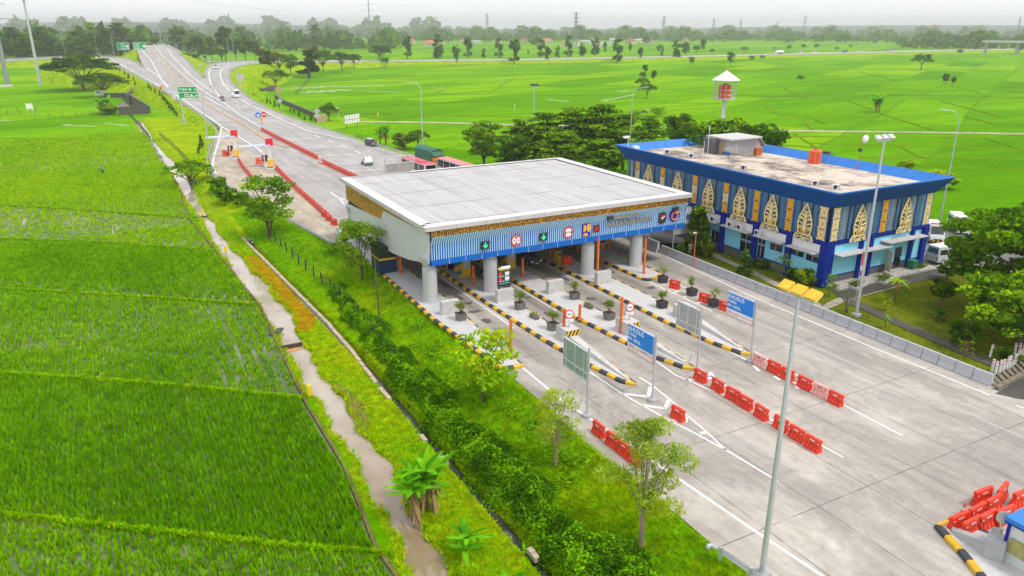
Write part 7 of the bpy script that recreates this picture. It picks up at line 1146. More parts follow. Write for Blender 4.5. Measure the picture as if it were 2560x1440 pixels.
def clumps(kind, g):
    C = []
    if kind == 'tiered':
        for z in np.linspace(.28, .97, 9):
            r = .36*(1-max(0, (z-.40)/.66)**1.5)+.04; n = int(4+r*16)
            for k in range(n): a = 2*PI*(k+g.uniform(-.4, .4))/n; q = r*g.uniform(.35, 1.08); C.append((q*math.cos(a), q*math.sin(a), z+g.uniform(-.035, .035), .11, .11, .022))
    elif kind == 'umbrella':
        for k in range(110): q = .80*math.sqrt(g.uniform(0, 1)); a = g.uniform(0, 2*PI); C.append((q*math.cos(a), q*math.sin(a), .60+.36*(1-(q/.85)**2)-g.uniform(0, .26)*(1-.6*q), .13, .13, .035))
    elif kind == 'round':
        for k in range(34): d = g.normal(0, 1, 3); d /= np.linalg.norm(d); q = g.uniform(.45, 1.); C.append((.34*d[0]*q, .34*d[1]*q, .62+.34*d[2]*q, .11, .11, .085))
    elif kind == 'spread':
        for k in range(46): d = g.normal(0, 1, 3); d /= np.linalg.norm(d); d[2] = abs(d[2])*1.1-.25; q = g.uniform(.5, 1.); C.append((.62*d[0]*q, .62*d[1]*q, .55+.40*d[2]*q, .14, .14, .06))
    elif kind == 'dense':
        for k in range(95): d = g.normal(0, 1, 3); d /= np.linalg.norm(d); q = g.uniform(.55, 1.); C.append((.62*d[0]*q, .62*d[1]*q, .54+.42*d[2]*q, .12, .12, .05))
    elif kind == 'column':
        for k in range(24): z = g.uniform(.08, .96); r = .12*(.55+.6*abs(math.sin(z*7+g.uniform(0, .6)))); a = g.uniform(0, 2*PI); C.append((r*math.cos(a), r*math.sin(a), z, .075, .075, .06))
    elif kind == 'airy':
        for k in range(34): a = g.uniform(0, 2*PI); z = g.uniform(.34, .97); r = g.uniform(.10, .46)*(1.15-abs(z-.62)*1.3); C.append((r*math.cos(a), r*math.sin(a), z, .15, .15, .06))
    elif kind == 'feather':
        for k in range(26): a = g.uniform(0, 2*PI); z = g.uniform(.36, .96); r = g.uniform(.02, .27)*(1.25-abs(z-.6)*1.9); C.append((r*math.cos(a), r*math.sin(a), z, .095, .095, .06))
    elif kind == 'cone':
        for k in range(44): z = g.uniform(.04, .98); r = .27*(1-z)**.7*g.uniform(.6, 1.1); a = g.uniform(0, 2*PI); C.append((r*math.cos(a), r*math.sin(a), z, .07, .07, .06))
    elif kind == 'bush':
        for k in range(26): d = g.normal(0, 1, 3); d /= np.linalg.norm(d); q = g.uniform(.4, 1.); C.append((.55*d[0]*q, .55*d[1]*q, .5+.42*d[2]*q, .17, .17, .13))
    return np.array(C)
PROTO = {}
def tree_proto(kind, mats, n, leaf, seed, asp=.55):
    key = (kind, mats, n, leaf, seed)
    if key in PROTO: return PROTO[key]
    g = np.random.default_rng(seed); C = clumps(kind, g); nc = len(C); idx = g.integers(0, nc, n); d = g.normal(0, 1, (n, 3)); d /= np.linalg.norm(d, axis=1)[:, None]; d *= g.uniform(.25, 1., (n, 1))**.5
    c = C[idx, :3]+d*C[idx, 3:]; tone = g.random(nc); mm = [LG[k] for k in mats]; mi = np.clip((tone[idx]*len(mm)+g.normal(0, .35, n)).astype(int), 0, len(mm)-1)
    crown = leafcards('crown', c, leaf, mm, g, .9 if kind in ('tiered', 'umbrella', 'spread') else .35, mi, asp); mb = MB(); rr = random.Random(seed); w = {'umbrella': .03, 'spread': .03, 'bush': .02, 'feather': .02, 'cone': .02, 'column': .022}.get(kind, .022); tt = {'umbrella': .42, 'spread': .42, 'airy': .42, 'feather': .5, 'round': .55, 'bush': .3}.get(kind, .9)
    L = [(0, 0, -.03), (.008, .004, tt*.35), (-.01, .008, tt*.7), (0, 0, tt)]; mb.tube(L, [w*1.25, w, w*.8, w*.5], 7)
    if kind in ('airy', 'umbrella'): mb.tube([(0, 0, 0), (.05, .03, .2), (.12, .04, .42)], [w, w*.75, w*.4], 6)
    for k in rr.sample(range(nc), min(nc, 14 if n > 1500 else 7)):
        x, y, z = C[k, :3]; b = tt*.55 if kind in ('umbrella', 'spread', 'airy', 'round', 'feather', 'bush') else max(.1, z-.1-.25*math.hypot(x, y)); b = min(b, z-.02); mb.tube([(0, 0, b), (x*.45, y*.45, b+(z-b)*.6), (x*.95, y*.95, z-.01)], [w*.5, w*.32, w*.12], 5)
    tr = mb.mesh('trunk', BARKL if kind == 'feather' else BARK, True); PROTO[key] = (tr, crown); return PROTO[key]
def tree(lab, p, h, kind, mats=('deep', 'mid', 'lite'), n=1500, leaf=.035, seed=1, wid=1., group=None, cat='tree', name=None, asp=.55, rz=None):
    tr, cr = tree_proto(kind, mats, n, leaf, seed, asp); t = thing(name or {'bush': 'shrub', 'cone': 'conifer'}.get(kind, 'tree'), lab, cat, p, rz if rz is not None else (hash(lab) % 628)/100*0+((p[0]*7.3+p[1]*3.1) % 6.28), group); t.scale = (h*wid, h*wid, h); link('trunk', tr, t); link('crown', cr, t); return t
def TH(u, v, vt, z=None): p = G(u, v) if z is None else P(u, v, z); return p, HT(u, v, vt, p[2])
def T(lab, u, v, vt, kind, **k): z = k.pop('z', None); p, h = TH(u, v, vt, z); return tree(lab, p, h, kind, **k)
M3 = ('deep', 'mid', 'lite')
# near
T('light green tiered young tree with a support stake on the grass slope', 1208, 1005, 828, 'airy', mats=('lite', 'vivid', 'yel', 'vivid'), n=1000, leaf=.05, seed=21, wid=.98, asp=.4)
T('slender pale trunked tree with feathery crown by the greenish frame sign', 1388, 1168, 975, 'feather', mats=('olp', 'yel', 'olive'), n=2600, leaf=.024, seed=31, wid=1., asp=.22); T('larger feathery olive green tree on the grass verge near the barriers', 1600, 1372, 1040, 'feather', mats=('olp', 'olive', 'yel', 'olp'), n=5600, leaf=.020, seed=32, wid=.92, asp=.22)
T('dark leafy twin stemmed tree against the grey canopy side', 905, 702, 550, 'airy', mats=('mid', 'lite', 'olive'), n=3800, leaf=.026, seed=41, wid=.82); T('open crowned multi stemmed tree before the pale apron', 672, 596, 438, 'airy', mats=('lite', 'mid', 'vivid', 'mid'), n=3400, leaf=.026, seed=44, wid=.98)
T('flat topped tree over the parked motorbike by the canal', 478, 470, 398, 'umbrella', mats=('mid', 'lite'), n=2200, leaf=.045, seed=51, wid=1.05)
for u, v, vt, lab in [(566, 508, 462, 'dark bush right of the plank bridge'), (603, 512, 478, 'round bush under the open crowned tree'), (545, 478, 440, 'bushy growth at the lamp foot')]: T(lab, u, v, vt, 'bush', mats=('mid', 'deep', 'hedge'), n=1800, leaf=.07, seed=61, wid=1.1, cat='shrub')
def near(lab, x, y, h, kind, **k): return tree(lab, (x, y, float(height(x, y))+.02), h, kind, **k)
for q in [('dense green conifer like tree at the building front', 66.3, 71.9, 6.0, 'cone', ('mid', 'lite', 'deep'), 3600, .05, 1.25), ('small dark conifer on the office lawn', *P(1860, 692)[:2], 3.3, 'cone', ('olive', 'mid', 'deep'), 1800, .05, 1.1), ('rounded reddish green bush beside the orange lamp pole', *P(1767, 640)[:2], 2.2, 'bush', ('mid', 'rust', 'lite'), 900, .07, .9), ('golden green round bush before the building corner', *P(2012, 712)[:2], 2.4, 'bush', ('olive', 'yel', 'mid'), 1100, .07, .9), ('thin sparse sapling before the blue wall', *P(1950, 700)[:2], 3.4, 'airy', ('olive', 'mid'), 300, .04, .8), ('small leafy sapling at the building corner path', *P(2072, 740)[:2], 2.6, 'airy', ('lite', 'mid'), 400, .05, .7), ('tiny staked sapling on the lawn by the wall', *P(2213, 820)[:2], 1.5, 'airy', ('lite', 'vivid'), 160, .07, .6), ('small dry sapling with a yellow stake near the wall end', *P(2410, 895)[:2], 1.8, 'airy', ('olive', 'rust'), 200, .06, .9), ('dark green round shrub on the lawn under the big tree', *P(2405, 862)[:2], 2.6, 'bush', ('deep', 'mid'), 1500, .06, .95), ('dark shrub in the marker post corner', *P(2520, 905)[:2], 1.6, 'bush', ('deep', 'mid'), 800, .08, 1.1), ('dark green shrub behind the fan palm', *P(2352, 765)[:2], 3.2, 'round', ('deep', 'mid'), 1600, .06, 1.2), ('small dark shrub at the parked silver van', *P(2368, 700)[:2], 2.4, 'airy', ('deep', 'mid'), 800, .07, 1.1), ('thin yellowish shrub on the lawn by the small palm', *P(2212, 775)[:2], 1.6, 'airy', ('olive', 'yel'), 200, .06, .9), ('low shrubs against the stone base of the blue wall', *P(1905, 668)[:2], 1.3, 'bush', ('deep', 'mid'), 700, .09, 1.6), ('dark low shrub under the sparse sapling', *P(1985, 695)[:2], 1.3, 'bush', ('deep', 'mid'), 700, .09, 1.5)]: near(q[0], q[1], q[2], q[3], q[4], mats=q[5], n=q[6], leaf=q[7], wid=q[8], seed=70+len(q[0]), cat='tree' if q[4] in ('cone', 'airy') else 'shrub')
x, y, _ = P(2490, 800); near('big spreading tree at the right edge shading the lawn', x+4.2, y+.5, 12.6, 'dense', mats=('mid', 'lite', 'deep', 'mid'), n=17000, leaf=.022, wid=.95, seed=81); x, y, _ = P(2530, 870); near('bright green lower tree in front of the big right edge tree', x+1, y, 7.6, 'dense', mats=('lite', 'mid', 'vivid', 'deep'), n=9000, leaf=.028, wid=1.15, seed=82); near('dark tree behind the parked vans at the right edge', 112.5, 51, 8.4, 'dense', mats=('deep', 'mid', 'lite'), n=9000, leaf=.026, wid=1.2, seed=83)
# trees behind the canopy and the building
for i, (u, v, vt, w, kd, lab) in enumerate([(1212, 426, 302, .95, 'airy', 'open tree with yellow green top left of the floodlight mast'), (1300, 432, 300, 1.1, 'tiered', 'tiered tree just left of the floodlight mast behind the roof'), (1365, 430, 282, 1.15, 'tiered', 'tiered tree right of the floodlight mast behind the roof'), (1432, 436, 272, 1.2, 'tiered', 'tallest tiered tree behind the canopy roof'), (1500, 440, 262, 1.1, 'tiered', 'tiered tree behind the roof before the curved lamp'), (1556, 425, 285, 1.15, 'tiered', 'tiered tree at the far corner of the blue building'), (1400, 470, 330, 1.3, 'tiered', 'lower spreading tiered tree close behind the roof edge'), (1500, 485, 350, 1.35, 'tiered', 'low tiered tree between roof and blue building'), (1285, 440, 335, 1.2, 'round', 'rounded dark tree under the tiered row'), (1620, 395, 290, 1.1, 'tiered', 'tiered tree left of the water tower, behind the parapet'), (1690, 385, 280, 1.1, 'round', 'dark round tree left of the water tower')]):
    T(lab, u, v, vt, kd, z=-.5, mats=('mid', 'lite', 'deep', 'lite') if kd != 'round' else ('deep', 'mid'), n=5200, leaf=.027, seed=90+i % 3, wid=w, group='trees behind the canopy')
p = PD(1800, 380, 128); tree('broad dark crowned tree at the foot of the water tower', (p[0], p[1], -1), PD(1800, 268, 128)[2]+1, 'spread', mats=('deep', 'mid', 'deep', 'lite'), n=7000, leaf=.024, wid=1.05, seed=97); p = PD(1880, 380, 132); tree('dark tree right of the water tower behind the stair house', (p[0], p[1], -1), PD(1880, 290, 132)[2]+1, 'spread', mats=('deep', 'mid'), n=5000, leaf=.026, wid=.85, seed=98)
for u, v, vt, lab, w in [(2270, 425, 398, 'pale green feathery shrub behind the blue parapet', 1.6), (2340, 470, 420, 'low green bushes behind the blue building end', 1.5)]: T(lab, u, v, vt, 'bush', z=LZ, mats=('lite', 'vivid', 'yel'), n=1500, leaf=.07, seed=64, wid=w, cat='shrub')
T('grey green bushes by the green truck', 1010, 368, 328, 'bush', z=-1, mats=('olive', 'mid', 'rust'), n=1900, leaf=.06, seed=65, wid=1.5, cat='shrub'); T('flat crowned small tree by the curved lamp', 1045, 370, 322, 'umbrella', z=-1, mats=('mid', 'olive', 'deep'), n=1700, leaf=.05, seed=52, wid=.8)
T('small round tree before the paddies near the diamond signs', 823, 302, 252, 'spread', z=LZ, mats=('mid', 'deep', 'lite'), n=2200, leaf=.045, seed=84, wid=.8)
# left giants and rows
T('huge spreading rain tree left of the exit road', 210, 226, 132, 'umbrella', z=LZ, mats=('blue', 'deep', 'mid'), n=8500, leaf=.03, seed=53, wid=1.15); T('second spreading tree in front of the huge rain tree', 258, 243, 178, 'umbrella', z=LZ, mats=('blue', 'mid', 'deep'), n=3600, leaf=.036, seed=54, wid=1.15)
rr = random.Random(12); g0 = 'trees behind the distant exit road'
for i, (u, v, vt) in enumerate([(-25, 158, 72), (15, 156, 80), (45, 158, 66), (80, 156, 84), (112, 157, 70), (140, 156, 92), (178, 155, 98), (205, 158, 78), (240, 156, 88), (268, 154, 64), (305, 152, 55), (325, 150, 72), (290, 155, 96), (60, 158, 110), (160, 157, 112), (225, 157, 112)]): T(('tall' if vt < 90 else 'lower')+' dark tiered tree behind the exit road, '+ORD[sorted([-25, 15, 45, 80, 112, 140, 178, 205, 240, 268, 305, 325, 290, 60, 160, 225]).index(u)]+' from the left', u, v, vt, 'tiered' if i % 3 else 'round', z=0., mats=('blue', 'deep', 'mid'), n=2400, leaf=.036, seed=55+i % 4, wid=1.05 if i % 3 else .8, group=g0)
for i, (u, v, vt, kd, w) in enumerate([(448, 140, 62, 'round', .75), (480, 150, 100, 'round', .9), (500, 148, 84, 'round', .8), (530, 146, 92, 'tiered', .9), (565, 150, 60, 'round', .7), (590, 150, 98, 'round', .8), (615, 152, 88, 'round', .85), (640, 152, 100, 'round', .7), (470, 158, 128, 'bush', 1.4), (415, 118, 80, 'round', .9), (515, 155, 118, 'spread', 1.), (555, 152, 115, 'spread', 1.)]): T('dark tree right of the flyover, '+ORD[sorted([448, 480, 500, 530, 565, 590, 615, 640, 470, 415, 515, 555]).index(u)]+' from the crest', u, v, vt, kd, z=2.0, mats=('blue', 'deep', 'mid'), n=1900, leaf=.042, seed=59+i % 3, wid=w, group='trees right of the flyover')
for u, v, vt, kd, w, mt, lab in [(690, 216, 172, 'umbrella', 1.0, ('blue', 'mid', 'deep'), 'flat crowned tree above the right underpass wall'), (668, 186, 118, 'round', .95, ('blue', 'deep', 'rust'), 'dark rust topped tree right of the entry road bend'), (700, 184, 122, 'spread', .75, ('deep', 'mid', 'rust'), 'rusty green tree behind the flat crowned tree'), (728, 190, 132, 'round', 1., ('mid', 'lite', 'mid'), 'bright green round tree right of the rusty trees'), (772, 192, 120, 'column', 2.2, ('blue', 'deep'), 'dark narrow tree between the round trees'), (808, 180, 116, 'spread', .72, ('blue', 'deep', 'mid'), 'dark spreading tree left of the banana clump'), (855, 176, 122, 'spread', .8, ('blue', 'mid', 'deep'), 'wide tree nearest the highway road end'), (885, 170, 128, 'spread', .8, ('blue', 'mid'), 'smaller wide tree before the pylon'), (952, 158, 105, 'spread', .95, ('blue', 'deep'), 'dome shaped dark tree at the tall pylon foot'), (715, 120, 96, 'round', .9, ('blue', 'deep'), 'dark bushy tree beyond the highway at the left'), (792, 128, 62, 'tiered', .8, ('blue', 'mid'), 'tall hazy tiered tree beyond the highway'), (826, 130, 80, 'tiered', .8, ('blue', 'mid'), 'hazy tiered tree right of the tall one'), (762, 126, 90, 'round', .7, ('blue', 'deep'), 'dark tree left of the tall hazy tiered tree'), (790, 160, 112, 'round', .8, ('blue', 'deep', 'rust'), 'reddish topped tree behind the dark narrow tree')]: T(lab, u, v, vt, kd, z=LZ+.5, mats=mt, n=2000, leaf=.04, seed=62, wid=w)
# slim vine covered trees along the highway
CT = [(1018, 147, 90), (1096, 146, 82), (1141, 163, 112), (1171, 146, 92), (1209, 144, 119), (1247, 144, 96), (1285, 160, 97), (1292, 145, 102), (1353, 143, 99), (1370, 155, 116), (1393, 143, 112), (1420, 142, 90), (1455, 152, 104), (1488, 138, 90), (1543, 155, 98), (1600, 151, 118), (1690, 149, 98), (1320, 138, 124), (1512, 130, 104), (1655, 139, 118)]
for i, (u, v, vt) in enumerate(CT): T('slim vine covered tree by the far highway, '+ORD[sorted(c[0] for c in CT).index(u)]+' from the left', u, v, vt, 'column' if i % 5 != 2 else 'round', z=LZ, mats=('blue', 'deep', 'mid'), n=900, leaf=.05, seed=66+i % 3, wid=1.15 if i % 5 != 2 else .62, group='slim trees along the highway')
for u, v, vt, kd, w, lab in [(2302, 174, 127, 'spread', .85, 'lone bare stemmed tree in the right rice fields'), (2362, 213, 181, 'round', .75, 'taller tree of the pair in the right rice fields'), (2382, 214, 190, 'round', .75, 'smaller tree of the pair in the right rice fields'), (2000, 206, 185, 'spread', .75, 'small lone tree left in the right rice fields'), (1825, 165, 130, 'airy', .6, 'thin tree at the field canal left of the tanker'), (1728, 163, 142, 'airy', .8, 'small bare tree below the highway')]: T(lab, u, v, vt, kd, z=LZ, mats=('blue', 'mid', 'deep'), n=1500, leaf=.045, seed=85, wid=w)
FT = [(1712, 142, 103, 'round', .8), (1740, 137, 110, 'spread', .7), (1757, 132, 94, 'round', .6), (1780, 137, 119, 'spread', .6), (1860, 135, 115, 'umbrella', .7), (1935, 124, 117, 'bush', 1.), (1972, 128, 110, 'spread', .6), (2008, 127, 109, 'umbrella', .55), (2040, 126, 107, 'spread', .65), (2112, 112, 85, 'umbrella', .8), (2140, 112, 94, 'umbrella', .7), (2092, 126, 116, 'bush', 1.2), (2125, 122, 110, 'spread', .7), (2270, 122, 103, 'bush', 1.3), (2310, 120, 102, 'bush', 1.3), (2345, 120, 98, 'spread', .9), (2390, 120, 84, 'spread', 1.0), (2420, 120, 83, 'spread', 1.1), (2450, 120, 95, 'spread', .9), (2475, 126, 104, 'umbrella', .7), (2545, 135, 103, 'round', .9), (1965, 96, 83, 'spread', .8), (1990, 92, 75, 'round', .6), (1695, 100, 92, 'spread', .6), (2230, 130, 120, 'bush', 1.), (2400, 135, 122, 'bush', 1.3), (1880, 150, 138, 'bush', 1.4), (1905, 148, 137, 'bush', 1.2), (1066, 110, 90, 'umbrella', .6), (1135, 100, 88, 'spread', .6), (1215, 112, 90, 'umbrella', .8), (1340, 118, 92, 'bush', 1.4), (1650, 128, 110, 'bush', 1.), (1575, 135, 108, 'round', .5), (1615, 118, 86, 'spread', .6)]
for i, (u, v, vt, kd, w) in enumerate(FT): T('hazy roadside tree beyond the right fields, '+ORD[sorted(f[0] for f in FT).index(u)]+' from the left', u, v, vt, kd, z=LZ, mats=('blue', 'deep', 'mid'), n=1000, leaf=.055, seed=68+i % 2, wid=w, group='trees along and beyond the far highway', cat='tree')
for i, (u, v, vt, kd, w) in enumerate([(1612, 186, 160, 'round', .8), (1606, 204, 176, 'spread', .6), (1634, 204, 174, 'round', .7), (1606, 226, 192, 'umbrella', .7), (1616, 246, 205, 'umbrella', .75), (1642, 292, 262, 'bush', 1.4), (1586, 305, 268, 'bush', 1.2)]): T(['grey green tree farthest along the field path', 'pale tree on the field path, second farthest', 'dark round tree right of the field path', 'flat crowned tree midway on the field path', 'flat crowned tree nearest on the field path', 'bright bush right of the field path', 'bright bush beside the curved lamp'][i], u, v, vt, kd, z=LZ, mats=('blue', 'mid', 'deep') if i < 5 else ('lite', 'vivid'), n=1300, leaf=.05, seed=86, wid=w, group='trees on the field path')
# small cypresses
CY_ = [(372, 222, 209), (378, 226, 214), (388, 232, 220), (400, 241, 227), (407, 249, 234), (413, 255, 241), (418, 262, 247), (424, 270, 253), (430, 276, 260), (436, 284, 268), (442, 292, 278), (504, 372, 338), (497, 386, 368), (300, 178, 168), (312, 186, 176), (322, 196, 182), (335, 206, 196), (338, 212, 200)]
CZ_ = [(634, 240, 232), (668, 258, 244), (676, 260, 248), (688, 266, 250), (697, 268, 256), (726, 279, 268), (735, 283, 270), (748, 291, 275), (762, 300, 288), (778, 303, 284), (790, 305, 288)]
for i, (u, v, vt) in enumerate(CY_): p, h = TH(u, v, vt); tree('small dark cypress on the left embankment, '+ORD[i if i < 13 else i]+(' going down the slope' if i < 13 else ' in the upper row'), p, max(h, 1.6), 'cone', ('deep', 'blue', 'mid'), 260, .09, 71, .8, 'small cypresses on the left embankment', 'cypress', 'cypress')
for i, (u, v, vt) in enumerate(CZ_): p, h = TH(u, v, vt); tree('small dark cypress by the right guardrail, '+ORD[i]+' from the far end', p, max(h, 1.6), 'cone', ('deep', 'blue', 'mid'), 260, .09, 71, .8, 'small cypresses on the right embankment', 'cypress', 'cypress')
# bananas, palm, cycad
BAN = leafmat('banana_leaf', (.19, .52, .012), .4); BAN2 = leafmat('banana_leaf_dark', (.10, .34, .01), .4); DRY = mat('dry_banana_leaf', (.26, .17, .08), .95, var=.3)
def blade(mb, base, a, L, w, rise, droop, fold=.25, n=8):
    rows = []
    for i in range(n+1):
        q = i/n; r = L*q*math.cos(rise*(1-q*.5)); z = L*(q*math.sin(rise)-droop*q*q); ww = w*math.sin(PI*min(.97, .10+q*.88))**.7*(1 if i % 2 else .86); d = Vector((math.cos(a), math.sin(a), 0)); n_ = Vector((-math.sin(a), math.cos(a), 0)); c = Vector(base)+d*r+Vector((0, 0, z)); rows.append((c-n_*ww-Vector((0, 0, ww*fold)), c, c+n_*ww-Vector((0, 0, ww*fold))))
    for r0, r1 in zip(rows[:-1], rows[1:]): mb.add([r0[0], r0[1], r0[2], r1[0], r1[1], r1[2]], [(0, 1, 4, 3), (1, 2, 5, 4)])
def banana(lab, p, stems, h, nl, seed, dark=True, L=2.3, w=.30):
    rr = random.Random(seed); t = thing('banana_plant', lab, 'banana plant', p)
    for k in range(stems):
        a = rr.uniform(0, 6.28); r = (.3+.55*rr.random())*L*.5 if stems > 1 else 0; b = Vector((r*math.cos(a), r*math.sin(a), 0)); hh = h*rr.uniform(.65, 1.); tp = b+Vector((rr.uniform(-.15, .15), rr.uniform(-.15, .15), hh)); MB().tube([tuple(b), tuple(tp)], [.12, .06], 8).obj('stem', DRY if dark else LG['yel'], t); lf = MB()
        for j in range(nl): lf.m = rr.choice((0, 0, 1)); blade(lf, tp, 2*PI*j/nl+rr.uniform(-.4, .4), L*rr.uniform(.7, 1.1), w*rr.uniform(.85, 1.2), rr.choice((rr.uniform(.3, .8), rr.uniform(.8, 1.4))), rr.uniform(.15, .6))
        lf.obj('leaf', [BAN, BAN2], t)
        if dark: dl = MB(); [blade(dl, tp-Vector((0, 0, .2)), rr.uniform(0, 6.28), 1.3, .12, -.9, .4) for _ in range(5)]; dl.obj('dry_leaf', DRY, t)
p = G(1050, 1285); banana('tall banana clump with dry hanging leaves beside the canal', p, 6, 2.9, 7, 3, True, 2.1, .235); p = G(1165, 1400); banana('smaller bright banana plant in front of the tall clump', p, 3, 1.1, 7, 5, False, 1.5, .2); p = G(1262, 1470); banana('bright banana leaves rising at the bottom edge', p, 1, .5, 5, 7, False, 1.3, .26); p = G(1318, 1388); banana('tiny banana sprout by the hedge foot', p, 1, .25, 5, 8, False, .6, .14)
p = P(958, 362, -1); banana('banana clump behind the guardrail near the dark car', p, 5, 4.2, 7, 9, True, 3.4, .5); p = P(2190, 281, LZ); banana('lone banana clump standing in the right rice fields', p, 9, 4.8, 7, 10, True, 3.6, .55); p = P(960, 172, LZ); banana('grey green banana clump below the dome tree', p, 8, 7, 7, 11, True, 6, .9); p = P(262, 283, LZ); banana('banana and bushes at the left underpass mouth', p, 6, 4.0, 7, 12, True, 4.0, .6); T('bushes under the left underpass bananas', 272, 287, 258, 'bush', z=LZ, mats=('lite', 'olive', 'mid'), n=1300, leaf=.08, seed=63, wid=1.5, cat='shrub'); p = P(131, 210, LZ); banana('small palm like plant in the yellow grass at the left', p, 1, 3.2, 9, 13, True, 3., .3)
p = P(2235, 757); t = thing('palm_tree', 'young palm with orange leaf bases on the lawn', 'palm', (p[0], p[1], 0)); MB().tube([(0, 0, 0), (0, 0, 1.6)], [.12, .09], 8).obj('trunk', BARK, t); MB().tube([(0, 0, 1.6), (0, 0, 2.5)], [.13, .06], 8).obj('leaf_base', mat('palm_orange', (.55, .20, .02), .6), t); lf = MB(); rr = random.Random(2); [blade(lf, (0, 0, 2.4), 2*PI*k/13+rr.uniform(-.2, .2), rr.uniform(1.2, 1.6), .13, rr.uniform(.3, 1.1), rr.uniform(.55, .95)) for k in range(13)]; lf.obj('frond', [LG['vivid']], t)
p = P(2350, 798); t = thing('cycad', 'dark fan shaped cycad on the lawn', 'cycad', (p[0], p[1], 0)); MB().cyl((0, 0, 0), .18, .5, 10, .15).obj('trunk', BARK, t); lf = MB(); [blade(lf, (0, 0, .5), 2*PI*k/22+rr.uniform(-.1, .1), rr.uniform(1.1, 1.5), .10, rr.uniform(.25, 1.0), rr.uniform(.2, .5)) for k in range(22)]; lf.obj('frond', [LG['deep']], t)
# ---------------------------------------------------------------- hedge, grass, rice
def stuffobj(name, me, kind='stuff'): return tag(link(name, me), kind=kind)
g = np.random.default_rng(5); n = 95000; y = 24+60*g.random(n)**1.25; w0 = np.interp(y, [24, 32, 42, 55, 78, 84], [19.1, 19.0, 18.8, 18.9, 19.6, 20.8]); wd = np.interp(y, [24, 40, 55, 78, 84], [3.3, 3.1, 2.7, 2.1, 1.3]); w0 = w0+.35*np.sin(y*.75)+.22*np.sin(y*2.1+1); wd = wd*(1+.22*np.sin(y*.45+2)+.15*np.sin(y*1.6)); tt = g.normal(.5, .30, n); x = w0+wd*tt; lump = .84+.2*np.sin(y*1.1+np.sin(x*2))+.16*np.sin(y*3.1+x*1.7)+.08*np.sin(y*6.3); hh_ = np.clip(1-((tt-.5)/.62)**2, 0, 1)*np.interp(y, [24, 45, 70, 84], [2.2, 2.0, 1.6, 1.1])*lump; z = height(x, y)+hh_*g.random(n)**.35+.05
tone = np.clip(((.9+.9*np.sin(y*.9+x)*np.cos(x*1.7-y*.5))+g.normal(0, .6, n)), 0, 2.9).astype(int); o = link('hedge', leafcards('hedge', np.stack([x, y, z], -1), .11, [LG['hedd'], LG['hedge'], LG['vivid']], g, .3, tone)); tag(o, 'long overgrown leafy hedge between the ditch and the grass slope', 'hedge')
n = 26; cx0 = g.uniform(21.5, 26.4, n); cy0 = g.uniform(30, 100, n); q = g.integers(0, n, 9000); sz = g.uniform(.35, .95, n); d_ = g.normal(0, 1, (9000, 3))*.5; x = cx0[q]+d_[:, 0]*sz[q]; y = cy0[q]+d_[:, 1]*sz[q]*1.5; z = height(x, y)+np.abs(d_[:, 2])*sz[q]*.7+.04; k = x < 26.2
tag(link('undergrowth', leafcards('undergrowth', np.stack([x, y, z], -1)[k], .10, [LG['hedge'], LG['vivid'], LG['hedd']], g, .5)), kind='stuff')
def tufts(name, x, y, z, h, w, lean, mats, mi, blades=4, kind='stuff'):
    n = len(x); B = blades; X = np.repeat(x, B); Y = np.repeat(y, B); Z = np.repeat(z, B); a = g.uniform(0, 2*PI, n*B); hv = np.repeat(h, B)*g.uniform(.6, 1.15, n*B); wv = np.repeat(np.broadcast_to(w, n), B)*.5; l = lean*hv*g.uniform(.2, 1.3, n*B); ca, sa = np.cos(a), np.sin(a); b = g.uniform(0, 2*PI, n*B)
    ox, oy = np.cos(b)*wv*1.2, np.sin(b)*wv*1.2; v = np.stack([np.stack([X+ox-sa*wv, Y+oy+ca*wv, Z], -1), np.stack([X+ox+sa*wv, Y+oy-ca*wv, Z], -1), np.stack([X+ox+ca*l, Y+oy+sa*l, Z+hv], -1)], 1).reshape(-1, 3)
    return stuffobj(name, npmesh(name, v, np.arange(3*n*B).reshape(-1, 3), mats, np.repeat(mi, B)), kind)
RI = [leafmat('rice_deep', (.14, .36, .001), .45), leafmat('rice_mid', (.22, .48, .001), .45), leafmat('rice_bright', (.31, .56, .002), .45), leafmat('rice_yellow', (.40, .62, .005), .45)]
BW = [[P(u, v, LZ) for u, v in dens(l, 12)] for l in BL]
def by(k, x): q = np.array(BW[k]); o = np.argsort(q[:, 0]); return np.interp(x, q[o, 0], q[o, 1])
XS, YS = [], []
for ya, yb, dx, dy in ((14, 48, .32, .17), (48, 80, .34, .2), (80, 125, .36, .34), (125, 190, .55, .55), (190, 250, .8, .8)):
    xs = np.arange(-26 if yb < 90 else -34, 12.6, dx); ys = np.arange(ya, yb, dy); a, b = np.meshgrid(xs, ys); XS.append(a.ravel()); YS.append(b.ravel())
x = np.concatenate(XS); y = np.concatenate(YS); k = (x > -.085*y-6) & (x < at_y(re_, y)-.25); x, y = x[k], y[k]; bands = np.stack([by(j, x) for j in range(5)], -1); fi = (y[:, None] < bands).sum(1); k = (np.abs(y[:, None]-bands).min(1) > .38); x, y, fi = x[k], y[k], fi[k]
nz = hnoise(x*.35, y*.22)+.6*hnoise(x*1.1+3, y*.8); re_x = at_y(re_, y); sp = np.zeros(len(x)); yb_ = np.take_along_axis(bands[np.argsort(-bands.sum(1))*0+np.arange(len(bands))] if False else np.stack([by(j, x) for j in range(5)], -1), np.clip(fi, 0, 4)[:, None], 1)[:, 0]
ft = y-yb_                                           # metres beyond the field's near bund
